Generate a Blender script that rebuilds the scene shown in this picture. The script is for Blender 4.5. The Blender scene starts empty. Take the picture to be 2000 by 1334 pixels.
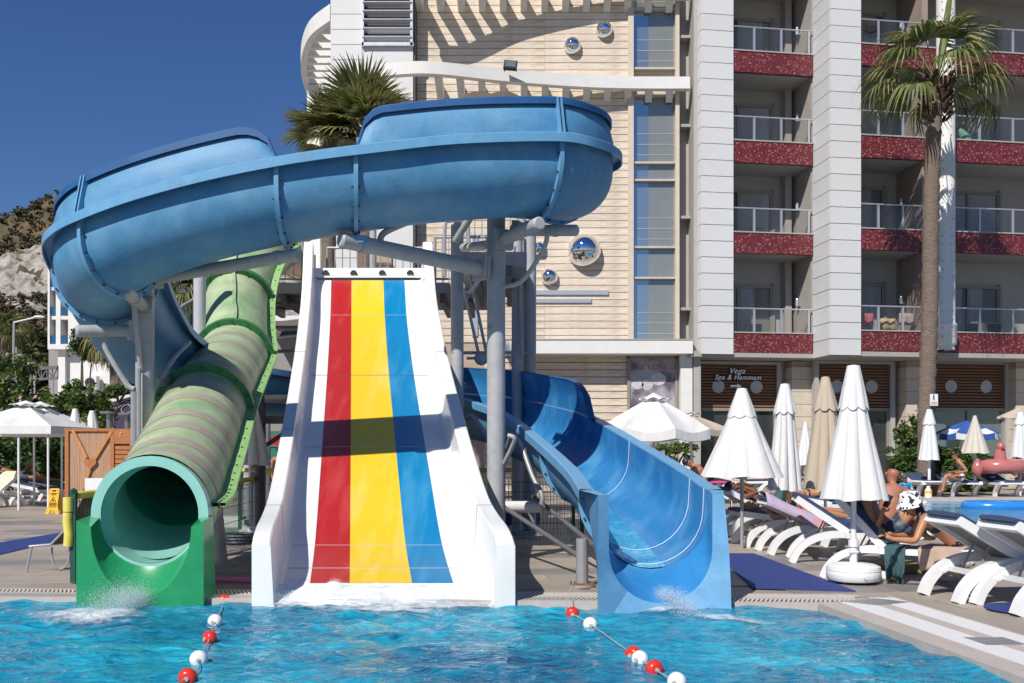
import bpy, bmesh, math, random
from mathutils import Vector, Matrix, Quaternion, noise
random.seed(7)
R = math.radians
sc = bpy.context.scene
COL = sc.collection
# ---------------------------------------------------------------- camera, light, exposure
F = 1900.0
cam_d = bpy.data.cameras.new('camera'); cam = bpy.data.objects.new('camera', cam_d); COL.objects.link(cam)
cam.location = (0, 0, 1.5); cam.rotation_euler = (R(90), 0, 0)
cam_d.sensor_width = 36; cam_d.lens = 36*F/2000; cam_d.shift_y = 213/2000; cam_d.clip_start = .1; cam_d.clip_end = 3000
sc.camera = cam
SUN = Vector((.53, .93, -1.0)).normalized()
w = bpy.data.worlds.new('World'); sc.world = w; w.use_nodes = True
wn = w.node_tree.nodes; wl = w.node_tree.links
sky = wn.new('ShaderNodeTexSky'); sky.sky_type = 'NISHITA'; sky.sun_disc = False
sky.sun_elevation = math.asin(-SUN.z); sky.sun_rotation = math.atan2(-SUN.x, -SUN.y)
sky.air_density = 1.25; sky.dust_density = .0; sky.ozone_density = 10.0; sky.altitude = 0
hsv = wn.new('ShaderNodeHueSaturation'); hsv.inputs['Hue'].default_value = .512; hsv.inputs['Saturation'].default_value = 1.09; wl.new(sky.outputs[0], hsv.inputs['Color']); wl.new(hsv.outputs[0], wn['Background'].inputs[0]); wn['Background'].inputs[1].default_value = .074
sd = bpy.data.lights.new('sun', 'SUN'); so = bpy.data.objects.new('sun', sd); COL.objects.link(so)
sd.energy = 5.0; sd.angle = R(.53); sd.color = (1.0, .955, .89)
so.rotation_euler = SUN.to_track_quat('-Z', 'Y').to_euler(); so.location = (-20, -30, 40)
sc.view_settings.view_transform = 'Standard'; sc.view_settings.look = 'None'
sc.view_settings.exposure = .03; sc.view_settings.gamma = 1; sc.view_settings.use_curve_mapping = False
sc.cycles.max_bounces = 8; sc.cycles.use_denoising = True
# ---------------------------------------------------------------- helpers
def P(x, y, Y):
    return Vector(((x-1000)/F*Y, Y, 1.5+(880-y)/F*Y))
def G(x, y, z=0):
    return P(x, y, F*(1.5-z)/(y-880))
def lerp(a, b, t): return a+(b-a)*t
class MB:
    def __init__(s): s.v = []; s.f = []; s.m = []
    def add(s, vs, fs, m=0):
        b = len(s.v); s.v += [Vector(v) for v in vs]
        for f in fs: s.f.append([b+i for i in f]); s.m.append(m)
        return s
    def box(s, c, d, rz=0, m=0, rot=None):
        c = Vector(c); hx, hy, hz = d[0]/2, d[1]/2, d[2]/2
        q = rot if rot is not None else Matrix.Rotation(rz, 3, 'Z')
        vs = [c+q@Vector((x*hx, y*hy, z*hz)) for z in (-1, 1) for x, y in ((-1,-1),(1,-1),(1,1),(-1,1))]
        return s.add(vs, [(3,2,1,0),(4,5,6,7),(0,1,5,4),(1,2,6,5),(2,3,7,6),(3,0,4,7)], m)
    def bar(s, a, b, w, h=None, m=0, up=(0,0,1)):
        a = Vector(a); b = Vector(b); d = b-a; L = d.length
        if L < 1e-6: return s
        z = d/L; u = Vector(up)
        if abs(z.dot(u)) > .98: u = Vector((0,1,0))
        x = z.cross(u).normalized(); y = x.cross(z)
        q = Matrix((x, y, z)).transposed()
        return s.box((a+b)/2, (w, h or w, L), m=m, rot=q)
    def tube(s, pts, r, n=8, m=0, cap=True, rad=None):
        pts = [Vector(p) for p in pts]; rings = []; prev = None
        for i, p in enumerate(pts):
            t = (pts[min(i+1, len(pts)-1)]-pts[max(i-1, 0)]).normalized()
            if prev is None:
                u = Vector((0,0,1)) if abs(t.z) < .9 else Vector((1,0,0))
                x = t.cross(u).normalized()
            else:
                x = (prev-t*prev.dot(t)).normalized()
            prev = x; y = t.cross(x); rr = rad[i] if rad else r
            rings.append([p+(x*math.cos(2*math.pi*k/n)+y*math.sin(2*math.pi*k/n))*rr for k in range(n)])
        b = [v for rg in rings for v in rg]; fs = []
        for i in range(len(rings)-1):
            for k in range(n):
                a = i*n+k; c = i*n+(k+1) % n; fs.append((a, c, c+n, a+n))
        if cap: fs.append(tuple(range(n))[::-1]); fs.append(tuple((len(rings)-1)*n+k for k in range(n)))
        return s.add(b, fs, m)
    def lathe(s, prof, c=(0,0,0), n=24, m=0, a0=0, wob=None):
        c = Vector(c); vs = []; fs = []
        for i, (r, z) in enumerate(prof):
            for k in range(n):
                a = a0+2*math.pi*k/n; rr = r*(wob(a, i) if wob else 1)
                vs.append(c+Vector((rr*math.cos(a), rr*math.sin(a), z)))
        for i in range(len(prof)-1):
            for k in range(n):
                a = i*n+k; b = i*n+(k+1) % n; fs.append((a, b, b+n, a+n))
        return s.add(vs, fs, m)
    def ball(s, c, r, n=12, m=0, sc3=(1,1,1)):
        h = n//2
        vs = [Vector(c)+Vector((0,0,-r*sc3[2]))]; fs = []
        for i in range(1, h):
            t = -math.pi/2+math.pi*i/h
            for k in range(n):
                a = 2*math.pi*k/n
                vs.append(Vector(c)+Vector((r*sc3[0]*math.cos(t)*math.cos(a), r*sc3[1]*math.cos(t)*math.sin(a), r*sc3[2]*math.sin(t))))
        vs.append(Vector(c)+Vector((0,0,r*sc3[2])))
        for k in range(n):
            fs.append((0, 1+(k+1) % n, 1+k)); q = 1+(h-2)*n
            fs.append((q+k, q+(k+1) % n, len(vs)-1))
        for i in range(h-2):
            for k in range(n):
                a = 1+i*n+k; b = 1+i*n+(k+1) % n; fs.append((a, b, b+n, a+n))
        return s.add(vs, fs, m)
    def grid(s, rows, m=0, close=False):
        n = len(rows[0]); vs = [v for r in rows for v in r]; fs = []
        for i in range(len(rows)-1):
            for k in range(n if close else n-1):
                a = i*n+k; b = i*n+(k+1) % n; fs.append((a, b, b+n, a+n))
        return s.add(vs, fs, m)
    def poly(s, pts, d, m=0):   # polygon extruded by vector d
        n = len(pts); a = [Vector(p) for p in pts]; b = [p+Vector(d) for p in a]
        return s.add(a+b, [tuple(range(n))[::-1], tuple(range(n, 2*n))]+[(k, (k+1) % n, n+(k+1) % n, n+k) for k in range(n)], m)
    def mesh(s, name, mats, off=None, smooth=False, fix=False):
        me = bpy.data.meshes.new(name)
        off = off or Vector((0,0,0))
        me.from_pydata([v-off for v in s.v], [], s.f)
        mats = mats if isinstance(mats, (list, tuple)) else [mats]
        for mt in mats: me.materials.append(mt)
        if len(mats) > 1: me.polygons.foreach_set('material_index', s.m)
        if fix:
            bm = bmesh.new(); bm.from_mesh(me); bmesh.ops.recalc_face_normals(bm, faces=bm.faces); bm.to_mesh(me); bm.free()
        if smooth:
            me.polygons.foreach_set('use_smooth', [True]*len(me.polygons))
            try: me.set_sharp_from_angle(angle=R(smooth if smooth is not True else 40))
            except Exception: pass
        me.update()
        return me
def loc_of(o):
    p = Vector((0,0,0))
    while o is not None: p += Vector(o.location); o = o.parent
    return p
def put(name, me, parent=None, loc=(0,0,0), rot=None):
    o = bpy.data.objects.new(name, me); COL.objects.link(o)
    if parent: o.parent = parent
    o.location = loc
    if rot is not None: o.rotation_euler = rot
    return o
def part(name, mb, mats, parent, smooth=False, label=None, fix=False, stuff=False):
    """world-space (or root-local, if the root sits at 0) geometry -> child mesh whose origin is the parent's"""
    o = put(name, mb.mesh(name, mats, loc_of(parent), smooth, fix), parent)
    if label: o['label'] = label
    if stuff: o['kind'] = 'stuff'
    return o
def tag(o, label, cat=None, group=None, kind=None):
    if label: o['label'] = label
    if cat: o['category'] = cat
    if group: o['group'] = group
    if kind: o['kind'] = kind
    return o
def thing(name, label, cat, loc=(0,0,0), rz=0, group=None):
    o = bpy.data.objects.new(name, None); COL.objects.link(o); o.location = loc; o.rotation_euler = (0,0,rz)
    o.empty_display_size = .2
    return tag(o, label, cat, group)
def single(name, mb, mats, label, cat, group=None, smooth=False, base=None, fix=False):
    b = Vector(base) if base is not None else Vector((sum(v.x for v in mb.v)/len(mb.v), sum(v.y for v in mb.v)/len(mb.v), min(v.z for v in mb.v)))
    o = put(name, mb.mesh(name, mats, b, smooth, fix), None, b)
    return tag(o, label, cat, group)
def struct(name, mb, mats, smooth=False, kind='structure', label=None, fix=False):
    o = put(name, mb.mesh(name, mats, None, smooth, fix)); o['kind'] = kind
    if label: o['label'] = label
    return o
def copy_tree(o, parent=None):
    c = o.copy(); COL.objects.link(c)
    if parent: c.parent = parent
    for ch in [x for x in bpy.data.objects if x.parent == o]: copy_tree(ch, c)
    return c
def spline(pts, n=8):
    pts = [Vector(p) for p in pts]; out = []
    for i in range(len(pts)-1):
        p0 = pts[max(i-1,0)]; p1 = pts[i]; p2 = pts[i+1]; p3 = pts[min(i+2,len(pts)-1)]
        for k in range(n):
            t = k/n
            out.append(.5*((2*p1)+(p2-p0)*t+(2*p0-5*p1+4*p2-p3)*t*t+(3*p1-p0-3*p2+p3)*t**3))
    out.append(pts[-1]); return out
# ---------------------------------------------------------------- materials
def M(name, c, rough=.5, var=.12, vs=3, bump=0, bs=60, metal=0, c2=None, c2s=1.2, c2t=.6, c2w=.1, st=(1,1,1), rnd=0, spec=.5, coat=0, wave=None, trans=0):
    m = bpy.data.materials.new(name); m.use_nodes = True; nt = m.node_tree; N = nt.nodes; L = nt.links
    b = N['Principled BSDF']; b.inputs['Roughness'].default_value = rough; b.inputs['Metallic'].default_value = metal
    b.inputs['Specular IOR Level'].default_value = spec; b.inputs['Coat Weight'].default_value = coat
    b.inputs['Coat Roughness'].default_value = .08
    tc = N.new('ShaderNodeTexCoord'); mp = N.new('ShaderNodeMapping'); mp.inputs['Scale'].default_value = st
    L.new(tc.outputs['Object'], mp.inputs[0])
    col = None
    if c2:
        n2 = N.new('ShaderNodeTexNoise'); n2.inputs['Scale'].default_value = c2s; n2.inputs['Detail'].default_value = 6
        L.new(mp.outputs[0], n2.inputs[0])
        mr = N.new('ShaderNodeMapRange'); mr.inputs[1].default_value = c2t-c2w; mr.inputs[2].default_value = c2t+c2w
        L.new(n2.outputs[0], mr.inputs[0])
        mx = N.new('ShaderNodeMix'); mx.data_type = 'RGBA'; L.new(mr.outputs[0], mx.inputs[0])
        mx.inputs[6].default_value = (*c, 1); mx.inputs[7].default_value = (*c2, 1); col = mx.outputs[2]
    hs = N.new('ShaderNodeHueSaturation')
    if col: L.new(col, hs.inputs['Color'])
    else: hs.inputs['Color'].default_value = (*c, 1)
    nz = N.new('ShaderNodeTexNoise'); nz.inputs['Scale'].default_value = vs; nz.inputs['Detail'].default_value = 8; nz.inputs['Roughness'].default_value = .65
    L.new(mp.outputs[0], nz.inputs[0])
    mr = N.new('ShaderNodeMapRange'); mr.inputs[1].default_value = .3; mr.inputs[2].default_value = .7
    mr.inputs[3].default_value = 1-var; mr.inputs[4].default_value = 1+var; L.new(nz.outputs[0], mr.inputs[0])
    val = mr.outputs[0]
    if rnd:
        oi = N.new('ShaderNodeObjectInfo'); m2 = N.new('ShaderNodeMapRange'); m2.inputs[3].default_value = 1-rnd; m2.inputs[4].default_value = 1+rnd
        L.new(oi.outputs['Random'], m2.inputs[0]); mu = N.new('ShaderNodeMath'); mu.operation = 'MULTIPLY'
        L.new(val, mu.inputs[0]); L.new(m2.outputs[0], mu.inputs[1]); val = mu.outputs[0]
    L.new(val, hs.inputs['Value']); L.new(hs.outputs[0], b.inputs['Base Color'])
    # roughness breakup
    rr = N.new('ShaderNodeMapRange'); rr.inputs[3].default_value = max(0, rough*.85); rr.inputs[4].default_value = min(1, rough*1.2)
    L.new(nz.outputs[0], rr.inputs[0]); L.new(rr.outputs[0], b.inputs['Roughness'])
    if bump:
        nb = N.new('ShaderNodeTexNoise'); nb.inputs['Scale'].default_value = bs; nb.inputs['Detail'].default_value = 4
        L.new(mp.outputs[0], nb.inputs[0]); bp = N.new('ShaderNodeBump'); bp.inputs['Strength'].default_value = bump; bp.inputs['Distance'].default_value = .02
        L.new(nb.outputs[0], bp.inputs['Height']); L.new(bp.outputs[0], b.inputs['Normal'])
    if trans:   # thin translucent sheet (cloth, leaf)
        tr = N.new('ShaderNodeBsdfTranslucent'); ms = N.new('ShaderNodeMixShader'); ms.inputs[0].default_value = trans
        L.new(hs.outputs[0], tr.inputs[0]); L.new(b.outputs[0], ms.inputs[1]); L.new(tr.outputs[0], ms.inputs[2]); L.new(ms.outputs[0], N['Material Output'].inputs[0])
    return m
def ramp_dots(m, scale, thr, dotc, soft=.02, rand=1.0, tex='VORONOI'):
    """spots of another colour over an M() material"""
    nt = m.node_tree; N = nt.nodes; L = nt.links; b = N['Principled BSDF']
    src = b.inputs['Base Color'].links[0].from_socket
    tc = N.new('ShaderNodeTexCoord')
    if tex == 'VORONOI':
        v = N.new('ShaderNodeTexVoronoi'); v.inputs['Scale'].default_value = scale; v.inputs['Randomness'].default_value = rand; out = v.outputs['Distance']
    else:
        v = N.new('ShaderNodeTexNoise'); v.inputs['Scale'].default_value = scale; v.inputs['Detail'].default_value = 1; out = v.outputs[0]
    L.new(tc.outputs['Object'], v.inputs['Vector'])
    mr = N.new('ShaderNodeMapRange'); mr.inputs[1].default_value = thr-soft; mr.inputs[2].default_value = thr+soft; mr.inputs[3].default_value = 1; mr.inputs[4].default_value = 0
    L.new(out, mr.inputs[0]); mx = N.new('ShaderNodeMix'); mx.data_type = 'RGBA'
    L.new(mr.outputs[0], mx.inputs[0]); L.new(src, mx.inputs[6]); mx.inputs[7].default_value = (*dotc, 1); L.new(mx.outputs[2], b.inputs['Base Color'])
    return m
m_flume_out = M('flume_outside_blue', (.058,.225,.42), .55, .12, 6, .12, 25, c2=(.14,.32,.475), c2s=1.6, c2t=.55, c2w=.2, st=(1,1,1))
m_flume_in = M('flume_inside_blue', (.03,.205,.47), .24, .10, 3, c2=(.085,.31,.57), c2s=2.2, c2t=.58, c2w=.12)
m_flume_lip = M('flume_rim_blue', (.13,.33,.53), .42, .12, 5, .1, 30)
m_seam = M('pale_joint_sealant', (.55,.68,.78), .5)
m_gtube = M('tube_faded_green', (.37,.45,.265), .5, .2, 3, .1, 30, c2=(.20,.35,.17), c2s=1.4, c2t=.6, c2w=.12)
m_gband = M('tube_faded_brown_band', (.36,.315,.245), .55, .12, 6)
m_gring = M('flange_green', (.035,.19,.06), .45, .15, 6)
m_gedge = M('flange_light_green', (.24,.43,.15), .5, .15, 8)
m_mint = M('gelcoat_mint', (.27,.56,.48), .3, .06, 4)
m_gblock = M('gelcoat_green', (.02,.27,.10), .24, .12, 4, coat=.4)
m_gdark = M('tube_inside_green', (.05,.34,.26), .3, .25, 3)
m_white = M('gelcoat_white', (.80,.80,.795), .25, .03, 2, c2=(.70,.68,.64), c2s=1.2, c2t=.66, c2w=.14)
m_red = M('gelcoat_red', (.43,.018,.015), .3, .08, 7, .06, 60, c2=(.50,.06,.05), c2s=1.5, c2t=.60, c2w=.10, st=(3,.35,.6))
m_yel = M('gelcoat_yellow', (.80,.54,.02), .3, .06, 7, .06, 60, c2=(.78,.58,.10), c2s=1.5, c2t=.60, c2w=.10, st=(3,.35,.6))
m_sblue = M('gelcoat_blue', (.003,.20,.43), .3, .08, 7, .06, 60, c2=(.04,.27,.49), c2s=1.5, c2t=.60, c2w=.10, st=(3,.35,.6))
m_steel = M('painted_steel_grey', (.38,.38,.39), .5, .14, 5, .08, 40, c2=(.24,.21,.17), c2s=5, c2t=.72, c2w=.04)
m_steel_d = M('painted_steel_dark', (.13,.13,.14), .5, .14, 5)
m_galv = M('galvanised_rail', (.36,.36,.37), .4, .08, 9, metal=.3)
m_chrome = M('polished_chrome', (.80,.80,.81), .035, .02, 3, metal=1)
m_bolt = M('dark_bolt', (.05,.05,.055), .5, .2)
m_plast = M('white_resin', (.76,.76,.75), .36, .04, 6)
m_mesh = M('grey_sling_weave', (.24,.24,.235), .6, .12, 260, .5, 300)
m_cush = M('navy_cushion', (.035,.055,.12), .8, .15, 8, .2, 120)
m_canvas = M('white_canvas', (.76,.76,.745), .8, .05, 8, .55, 10, st=(1,1,.3), trans=.12, c2=(.66,.65,.61), c2s=2.2, c2t=.62, c2w=.12)
m_beige = M('beige_canvas', (.52,.44,.34), .85, .06, 8, .55, 10, st=(1,1,.3), trans=.1)
m_wbeam = M('white_render', (.70,.69,.66), .7, .05, 3, .12, 60)
m_clad = M('white_cladding', (.62,.62,.615), .55, .035, 3, .05, 40, rnd=.03)
m_joint = M('dark_joint', (.10,.10,.10), .8)
m_stone = M('cream_stone', (.68,.585,.475), .85, .12, 5, .9, 14, c2=(.58,.475,.365), c2s=3, c2t=.6, c2w=.12, st=(.5,1,2.4), rnd=.06)
m_stone_s = M('smooth_beige_stone', (.58,.50,.40), .75, .07, 4, .15, 40, rnd=.03)
m_groove = M('stone_groove', (.42,.33,.25), .9)
m_terra = ramp_dots(ramp_dots(M('red_terrazzo', (.125,.016,.020), .4, .2, 4), 10, .27, (.34,.16,.15), .06), 15, .24, (.26,.11,.11), .06)
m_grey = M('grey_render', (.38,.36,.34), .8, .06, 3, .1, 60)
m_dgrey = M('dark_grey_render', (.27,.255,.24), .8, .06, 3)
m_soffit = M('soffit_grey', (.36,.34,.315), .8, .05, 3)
m_alu = M('aluminium', (.55,.56,.60), .35, .05, 9, metal=.6)
m_frame = M('taupe_window_frame', (.27,.24,.20), .5, .08, 9)
m_curtain = M('sheer_curtain', (.74,.75,.77), .9, .12, 18, st=(1,1,.05))
m_wood = M('warm_wood', (.40,.155,.05), .5, .22, 6, .2, 30, st=(1,1,6))
m_slat = M('timber_slat', (.20,.095,.045), .6, .2, 6, .2, 30, st=(.3,1,8), rnd=.15)
m_reed = M('reed_matting', (.47,.29,.18), .75, .28, 45, .5, 90, st=(1,1,.04))
m_deck = M('deck_tile_tan', (.40,.335,.275), .55, .14, 2.2, .08, 40, c2=(.285,.245,.205), c2s=1.1, c2t=.55, c2w=.15, rnd=.09)
m_deck2 = M('deck_tile_grey', (.235,.215,.20), .5, .14, 2.2, .08, 40, rnd=.10)
m_grout = M('dark_grout', (.16,.14,.12), .9)
m_coping = M('pale_coping', (.48,.42,.37), .6, .08, 6, .1, 60)
m_grate = M('cream_grating', (.60,.55,.50), .5, .06, 8)
m_grwhite = M('white_grating', (.72,.71,.70), .45, .04, 8)
m_matblue = M('blue_rubber_mat', (.022,.045,.20), .75, .18, 5, .4, 160)
m_black = M('black_plastic', (.02,.02,.022), .45, .2)
m_pinkf = M('pink_foam', (.62,.16,.38), .7, .06)
m_yelf = M('yellow_foam', (.68,.60,.12), .75, .12, 6, .2, 60)
m_dkgreen = M('dark_green_paint', (.008,.075,.06), .45, .1)
m_buoyr = M('red_float', (.68,.035,.02), .25, .05); m_buoyw = M('white_float', (.78,.78,.77), .25, .05)
m_rope = M('rope', (.42,.40,.37), .9, .2, 60)
m_signy = M('yellow_sign_plastic', (.80,.44,.01), .4, .05)
m_ink = M('dark_print', (.055,.03,.01), .6, .2)
m_leaf = [M('leaf_dark', (.042,.078,.02), .5, .25, 3, trans=.25), M('leaf_mid', (.10,.165,.032), .5, .25, 3, trans=.3), M('leaf_light', (.19,.26,.06), .5, .2, 3, trans=.3)]
m_hedge = [M('hedge_dark', (.04,.085,.02), .5, .25, 3, trans=.2), M('hedge_mid', (.085,.165,.033), .5, .25, 3, trans=.25), M('hedge_light', (.15,.25,.055), .5, .2, 3, trans=.3)]
m_pine = [M('pine_dark', (.038,.05,.015), .7, .3, 3, trans=.15), M('pine_mid', (.075,.08,.022), .7, .3, 3, trans=.2), M('pine_light', (.13,.125,.035), .7, .3, 3, trans=.2)]
m_frond = [M('palm_green', (.17,.20,.055), .5, .25, 3, trans=.3), M('palm_dark', (.08,.105,.028), .5, .25, 3, trans=.3), M('palm_dry', (.30,.25,.12), .7, .25, 3, trans=.2)]
m_trunk = M('palm_trunk', (.17,.125,.095), .95, .35, 7, 1.0, 9, st=(1,1,3.5))
m_bark = M('bark', (.10,.075,.055), .95, .3, 8, .8, 12)
m_flower = M('oleander_pink', (.70,.34,.42), .7, .1)
def skin(name, c): 
    m = M(name, c, .45, .14, 9, .08, 60); b = m.node_tree.nodes['Principled BSDF']
    b.inputs['Subsurface Weight'].default_value = .08; b.inputs['Subsurface Radius'].default_value = (.02,.008,.004); return m
m_skin_tan = skin('tanned_skin', (.44,.205,.105)); m_skin_red = skin('sunburnt_skin', (.38,.15,.095)); m_skin_pale = skin('pale_skin', (.60,.36,.26)); m_skin_dk = skin('tan_and_shade_skin', (.20,.085,.042))
m_hair_d = M('dark_hair', (.022,.014,.010), .5, .3, 30); m_hair_b = M('blond_hair', (.42,.27,.11), .5, .3, 30); m_hair_g = M('brown_hair', (.10,.06,.035), .5, .3, 30)
def glass_mat(name, c, metal, rough=.03, alpha=1):
    m = M(name, c, rough, .05, 2, metal=metal); b = m.node_tree.nodes['Principled BSDF']; b.inputs['Alpha'].default_value = alpha
    return m
m_gblue = glass_mat('reflective_stair_glass', (.46,.52,.54), .8)
m_gside = glass_mat('painted_reflection_glass', (.30,.32,.29), .4, .06)  # grey tint painted for the pillar's reflection in half of each pane
m_gdoor = glass_mat('balcony_door_glass', (.10,.11,.12), .15, .05, .22)
m_grail = glass_mat('rail_glass', (.25,.26,.26), .7, .03, .12)
m_gshop = glass_mat('shop_glass', (.18,.22,.23), .35, .06)
# ================================================================ SETTING
# ---- pool water
def water_mat(name, deep, lite, sc_=1.0):
    m = M(name, deep, .04, .05, 2, spec=.5); nt = m.node_tree; N = nt.nodes; L = nt.links; b = N['Principled BSDF']
    b.inputs['IOR'].default_value = 1.33
    for l in list(b.inputs['Roughness'].links): L.remove(l)
    b.inputs['Roughness'].default_value = .05
    tc = N.new('ShaderNodeTexCoord'); mp = N.new('ShaderNodeMapping'); mp.inputs['Scale'].default_value = (.55*sc_, 1.0*sc_, 1); L.new(tc.outputs['Object'], mp.inputs[0])
    # slow patches of light and deep water plus a broken net of refracted tile light, painted into the colour
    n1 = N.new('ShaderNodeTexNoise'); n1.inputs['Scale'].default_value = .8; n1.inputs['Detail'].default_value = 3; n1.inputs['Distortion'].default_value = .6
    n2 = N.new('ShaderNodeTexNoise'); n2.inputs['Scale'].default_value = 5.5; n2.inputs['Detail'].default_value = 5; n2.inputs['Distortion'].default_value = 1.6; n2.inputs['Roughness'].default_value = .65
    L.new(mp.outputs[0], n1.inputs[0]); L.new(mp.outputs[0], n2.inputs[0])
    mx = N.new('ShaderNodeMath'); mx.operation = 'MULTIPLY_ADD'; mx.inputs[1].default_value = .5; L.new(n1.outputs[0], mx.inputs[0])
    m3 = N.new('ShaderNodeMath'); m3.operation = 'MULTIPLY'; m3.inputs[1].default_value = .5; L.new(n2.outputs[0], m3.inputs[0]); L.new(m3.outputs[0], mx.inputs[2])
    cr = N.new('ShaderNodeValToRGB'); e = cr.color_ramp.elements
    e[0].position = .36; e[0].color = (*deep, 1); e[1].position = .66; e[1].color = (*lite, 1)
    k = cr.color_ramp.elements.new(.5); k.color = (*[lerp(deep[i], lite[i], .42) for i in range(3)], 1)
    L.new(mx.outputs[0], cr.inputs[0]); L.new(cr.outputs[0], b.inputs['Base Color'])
    nb = N.new('ShaderNodeTexNoise'); nb.inputs['Scale'].default_value = 9; nb.inputs['Detail'].default_value = 4; nb.inputs['Distortion'].default_value = .8; L.new(mp.outputs[0], nb.inputs[0])
    bp = N.new('ShaderNodeBump'); bp.inputs['Strength'].default_value = .8; bp.inputs['Distance'].default_value = .08; L.new(nb.outputs[0], bp.inputs['Height']); L.new(bp.outputs[0], b.inputs['Normal'])
    return m
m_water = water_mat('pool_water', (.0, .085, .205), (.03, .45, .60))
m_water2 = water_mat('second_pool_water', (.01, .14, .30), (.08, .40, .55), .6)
WZ = -.045
def wave(x, y, k=1.0):
    z = .042*noise.noise(Vector((x*1.1, y*1.7, 3.1)))+.032*noise.noise(Vector((x*2.6+.8*noise.noise(Vector((x,y,1))), y*4.2, 7.7)))+.013*noise.noise(Vector((x*6.5, y*9.5, 1.3)))
    d = math.hypot((x+1.3)/2.2, (y-9.0)/1.2); z += .02*math.exp(-d*d)*noise.noise(Vector((x*5, y*6, 0)))*2
    return z*k
mb = MB(); nx, ny = 460, 210
mb.grid([[Vector((lerp(-8.5, 8.5, i/nx), yy, WZ+wave(lerp(-8.5, 8.5, i/nx), yy))) for i in range(nx+1)] for yy in [lerp(3.0, 10.4, j/ny) for j in range(ny+1)]])
struct('pool_water', mb, m_water, True)
# ---- ground, deck, copings
mb = MB(); mb.grid([[Vector((x, y, -.42)) for x in (-1500, -300, 300, 1500)] for y in (-200, 300, 2200)])
struct('ground', mb, M('dry_ground', (.16,.125,.08), .95, .2, .3))
AX = Vector((-.117, 1, 0)).normalized(); PX = Vector((1, .117, 0)).normalized()       # pool axis and its perpendicular
C0 = Vector((2.99, 9.5, 0)); BL = Vector((-5.2, 9.9, 0)); BD = (C0-BL).normalized(); BN = Vector((-BD.y, BD.x, 0))
def edge(d, y): return Vector((C0.x+(C0.y-y)*.117+d, y, 0))
def back(x, d): return Vector((x, C0.y-(C0.x-x)*BD.y/BD.x+d, 0))
GW = .62
pl2 = [(7.6,16.6), (24,18.6), (24,27.7), (6.9,27.7)]                               # second pool
mb = MB(); z0 = Vector((0,0,-.012)); dn = (0,0,-.4)
mb.poly([z0+back(-60,GW), z0+back(2.0,GW), z0+edge(.95,back(3.9,GW).y), z0+Vector((7.6,16.6,0)), z0+Vector((6.9,27.7,0)), z0+Vector((6.9,75,0)), z0+Vector((-60,75,0))], dn)
mb.poly([z0+edge(.95,back(3.9,GW).y), z0+edge(.95,1.5), z0+Vector((60,1.5,0)), z0+Vector((60,18.6,0)), z0+Vector((7.6,16.6,0))], dn)
mb.poly([z0+Vector((24,18.6,0)), z0+Vector((60,18.6,0)), z0+Vector((60,75,0)), z0+Vector((6.9,75,0)), z0+Vector((6.9,27.7,0)), z0+Vector((24,27.7,0))], dn)
deck = struct('deck', mb, m_deck)
# individual paving tiles, rows parallel to PX
tw, td, gap = 1.2, .6, .008
tm = MB(); tm.box((0,0,-.006), (tw-gap, td-gap, .012)); tmes = tm.mesh('tile', m_deck); tm2 = MB(); tm2.box((0,0,-.006), (tw-gap, td-gap, .012)); tmes2 = tm2.mesh('tile', m_deck2)
rt = random.Random(3); cnt = 0; ang = math.atan2(.117, 1)
cand = []
for j in range(-5, 26):
    for i in range(-12, 10):
        p = Vector((0,9.9,0))+PX*(i*tw+(.6 if j % 2 else 0))+AX*(j*td+.3)
        cor = [p+PX*a*tw/2+AX*b*td/2 for a in (-1,1) for b in (-1,1)]
        x = 1000+p.x/p.y*F
        if not(-60 < x < 2080): continue
        if any((c.y < back(min(c.x,3.9),GW).y) if c.x < edge(.95,c.y).x else False for c in cor): continue
        if any(c.y < 9.9 and c.x < edge(.95,c.y).x for c in cor): continue
        if p.y > 5.9+.7*p.x+9.5 and p.x > 4.7: continue
        if p.y > 16.0 and p.x > 6.5: continue
        cand.append((p.y, p, j, i))
cand.sort(key=lambda t: t[0])
for yy, p, j, i in cand[:290]:
    g = rt.random() < (.75 if j % 3 == 0 else .22)
    o = put('tile', tmes2 if g else tmes, deck, p+Vector((0,0,rt.uniform(-.0012,.0012))), (0,0,ang))
mb = MB()
mb.poly([back(-60,0)+Vector((0,0,.012)), back(2.99,0)+Vector((0,0,.012)), edge(0,back(2.99,0).y)+Vector((0,0,.012)), edge(.24,back(3.2,.06).y)+Vector((0,0,.012)), back(-60,.06)+Vector((0,0,.012))], (0,0,-.14))
mb.poly([edge(0,9.48)+Vector((0,0,.010)), edge(0,1.5)+Vector((0,0,.010)), edge(.24,1.5)+Vector((0,0,.010)), edge(.24,9.62)+Vector((0,0,.010))], (0,0,-.135))
mb.poly([back(-60,.295)+Vector((0,0,.010)), back(3.2,.295)+Vector((0,0,.010)), back(3.2,.345)+Vector((0,0,.010)), back(-60,.345)+Vector((0,0,.010))], (0,0,-.1))
mb.poly([back(-60,.58)+Vector((0,0,.008)), back(3.45,.58)+Vector((0,0,.008)), back(3.45,.64)+Vector((0,0,.008)), back(-60,.64)+Vector((0,0,.008))], (0,0,-.1))
mb.poly([edge(.52,9.9)+Vector((0,0,.010)), edge(.52,1.5)+Vector((0,0,.010)), edge(.66,1.5)+Vector((0,0,.010)), edge(.66,9.95)+Vector((0,0,.010))], (0,0,-.1))
mb.poly([edge(.93,10.1)+Vector((0,0,.006)), edge(.93,1.5)+Vector((0,0,.006)), edge(.97,1.5)+Vector((0,0,.006)), edge(.97,10.1)+Vector((0,0,.006))], (0,0,-.1))
cop = struct('pool_coping', mb, m_coping)
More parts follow.
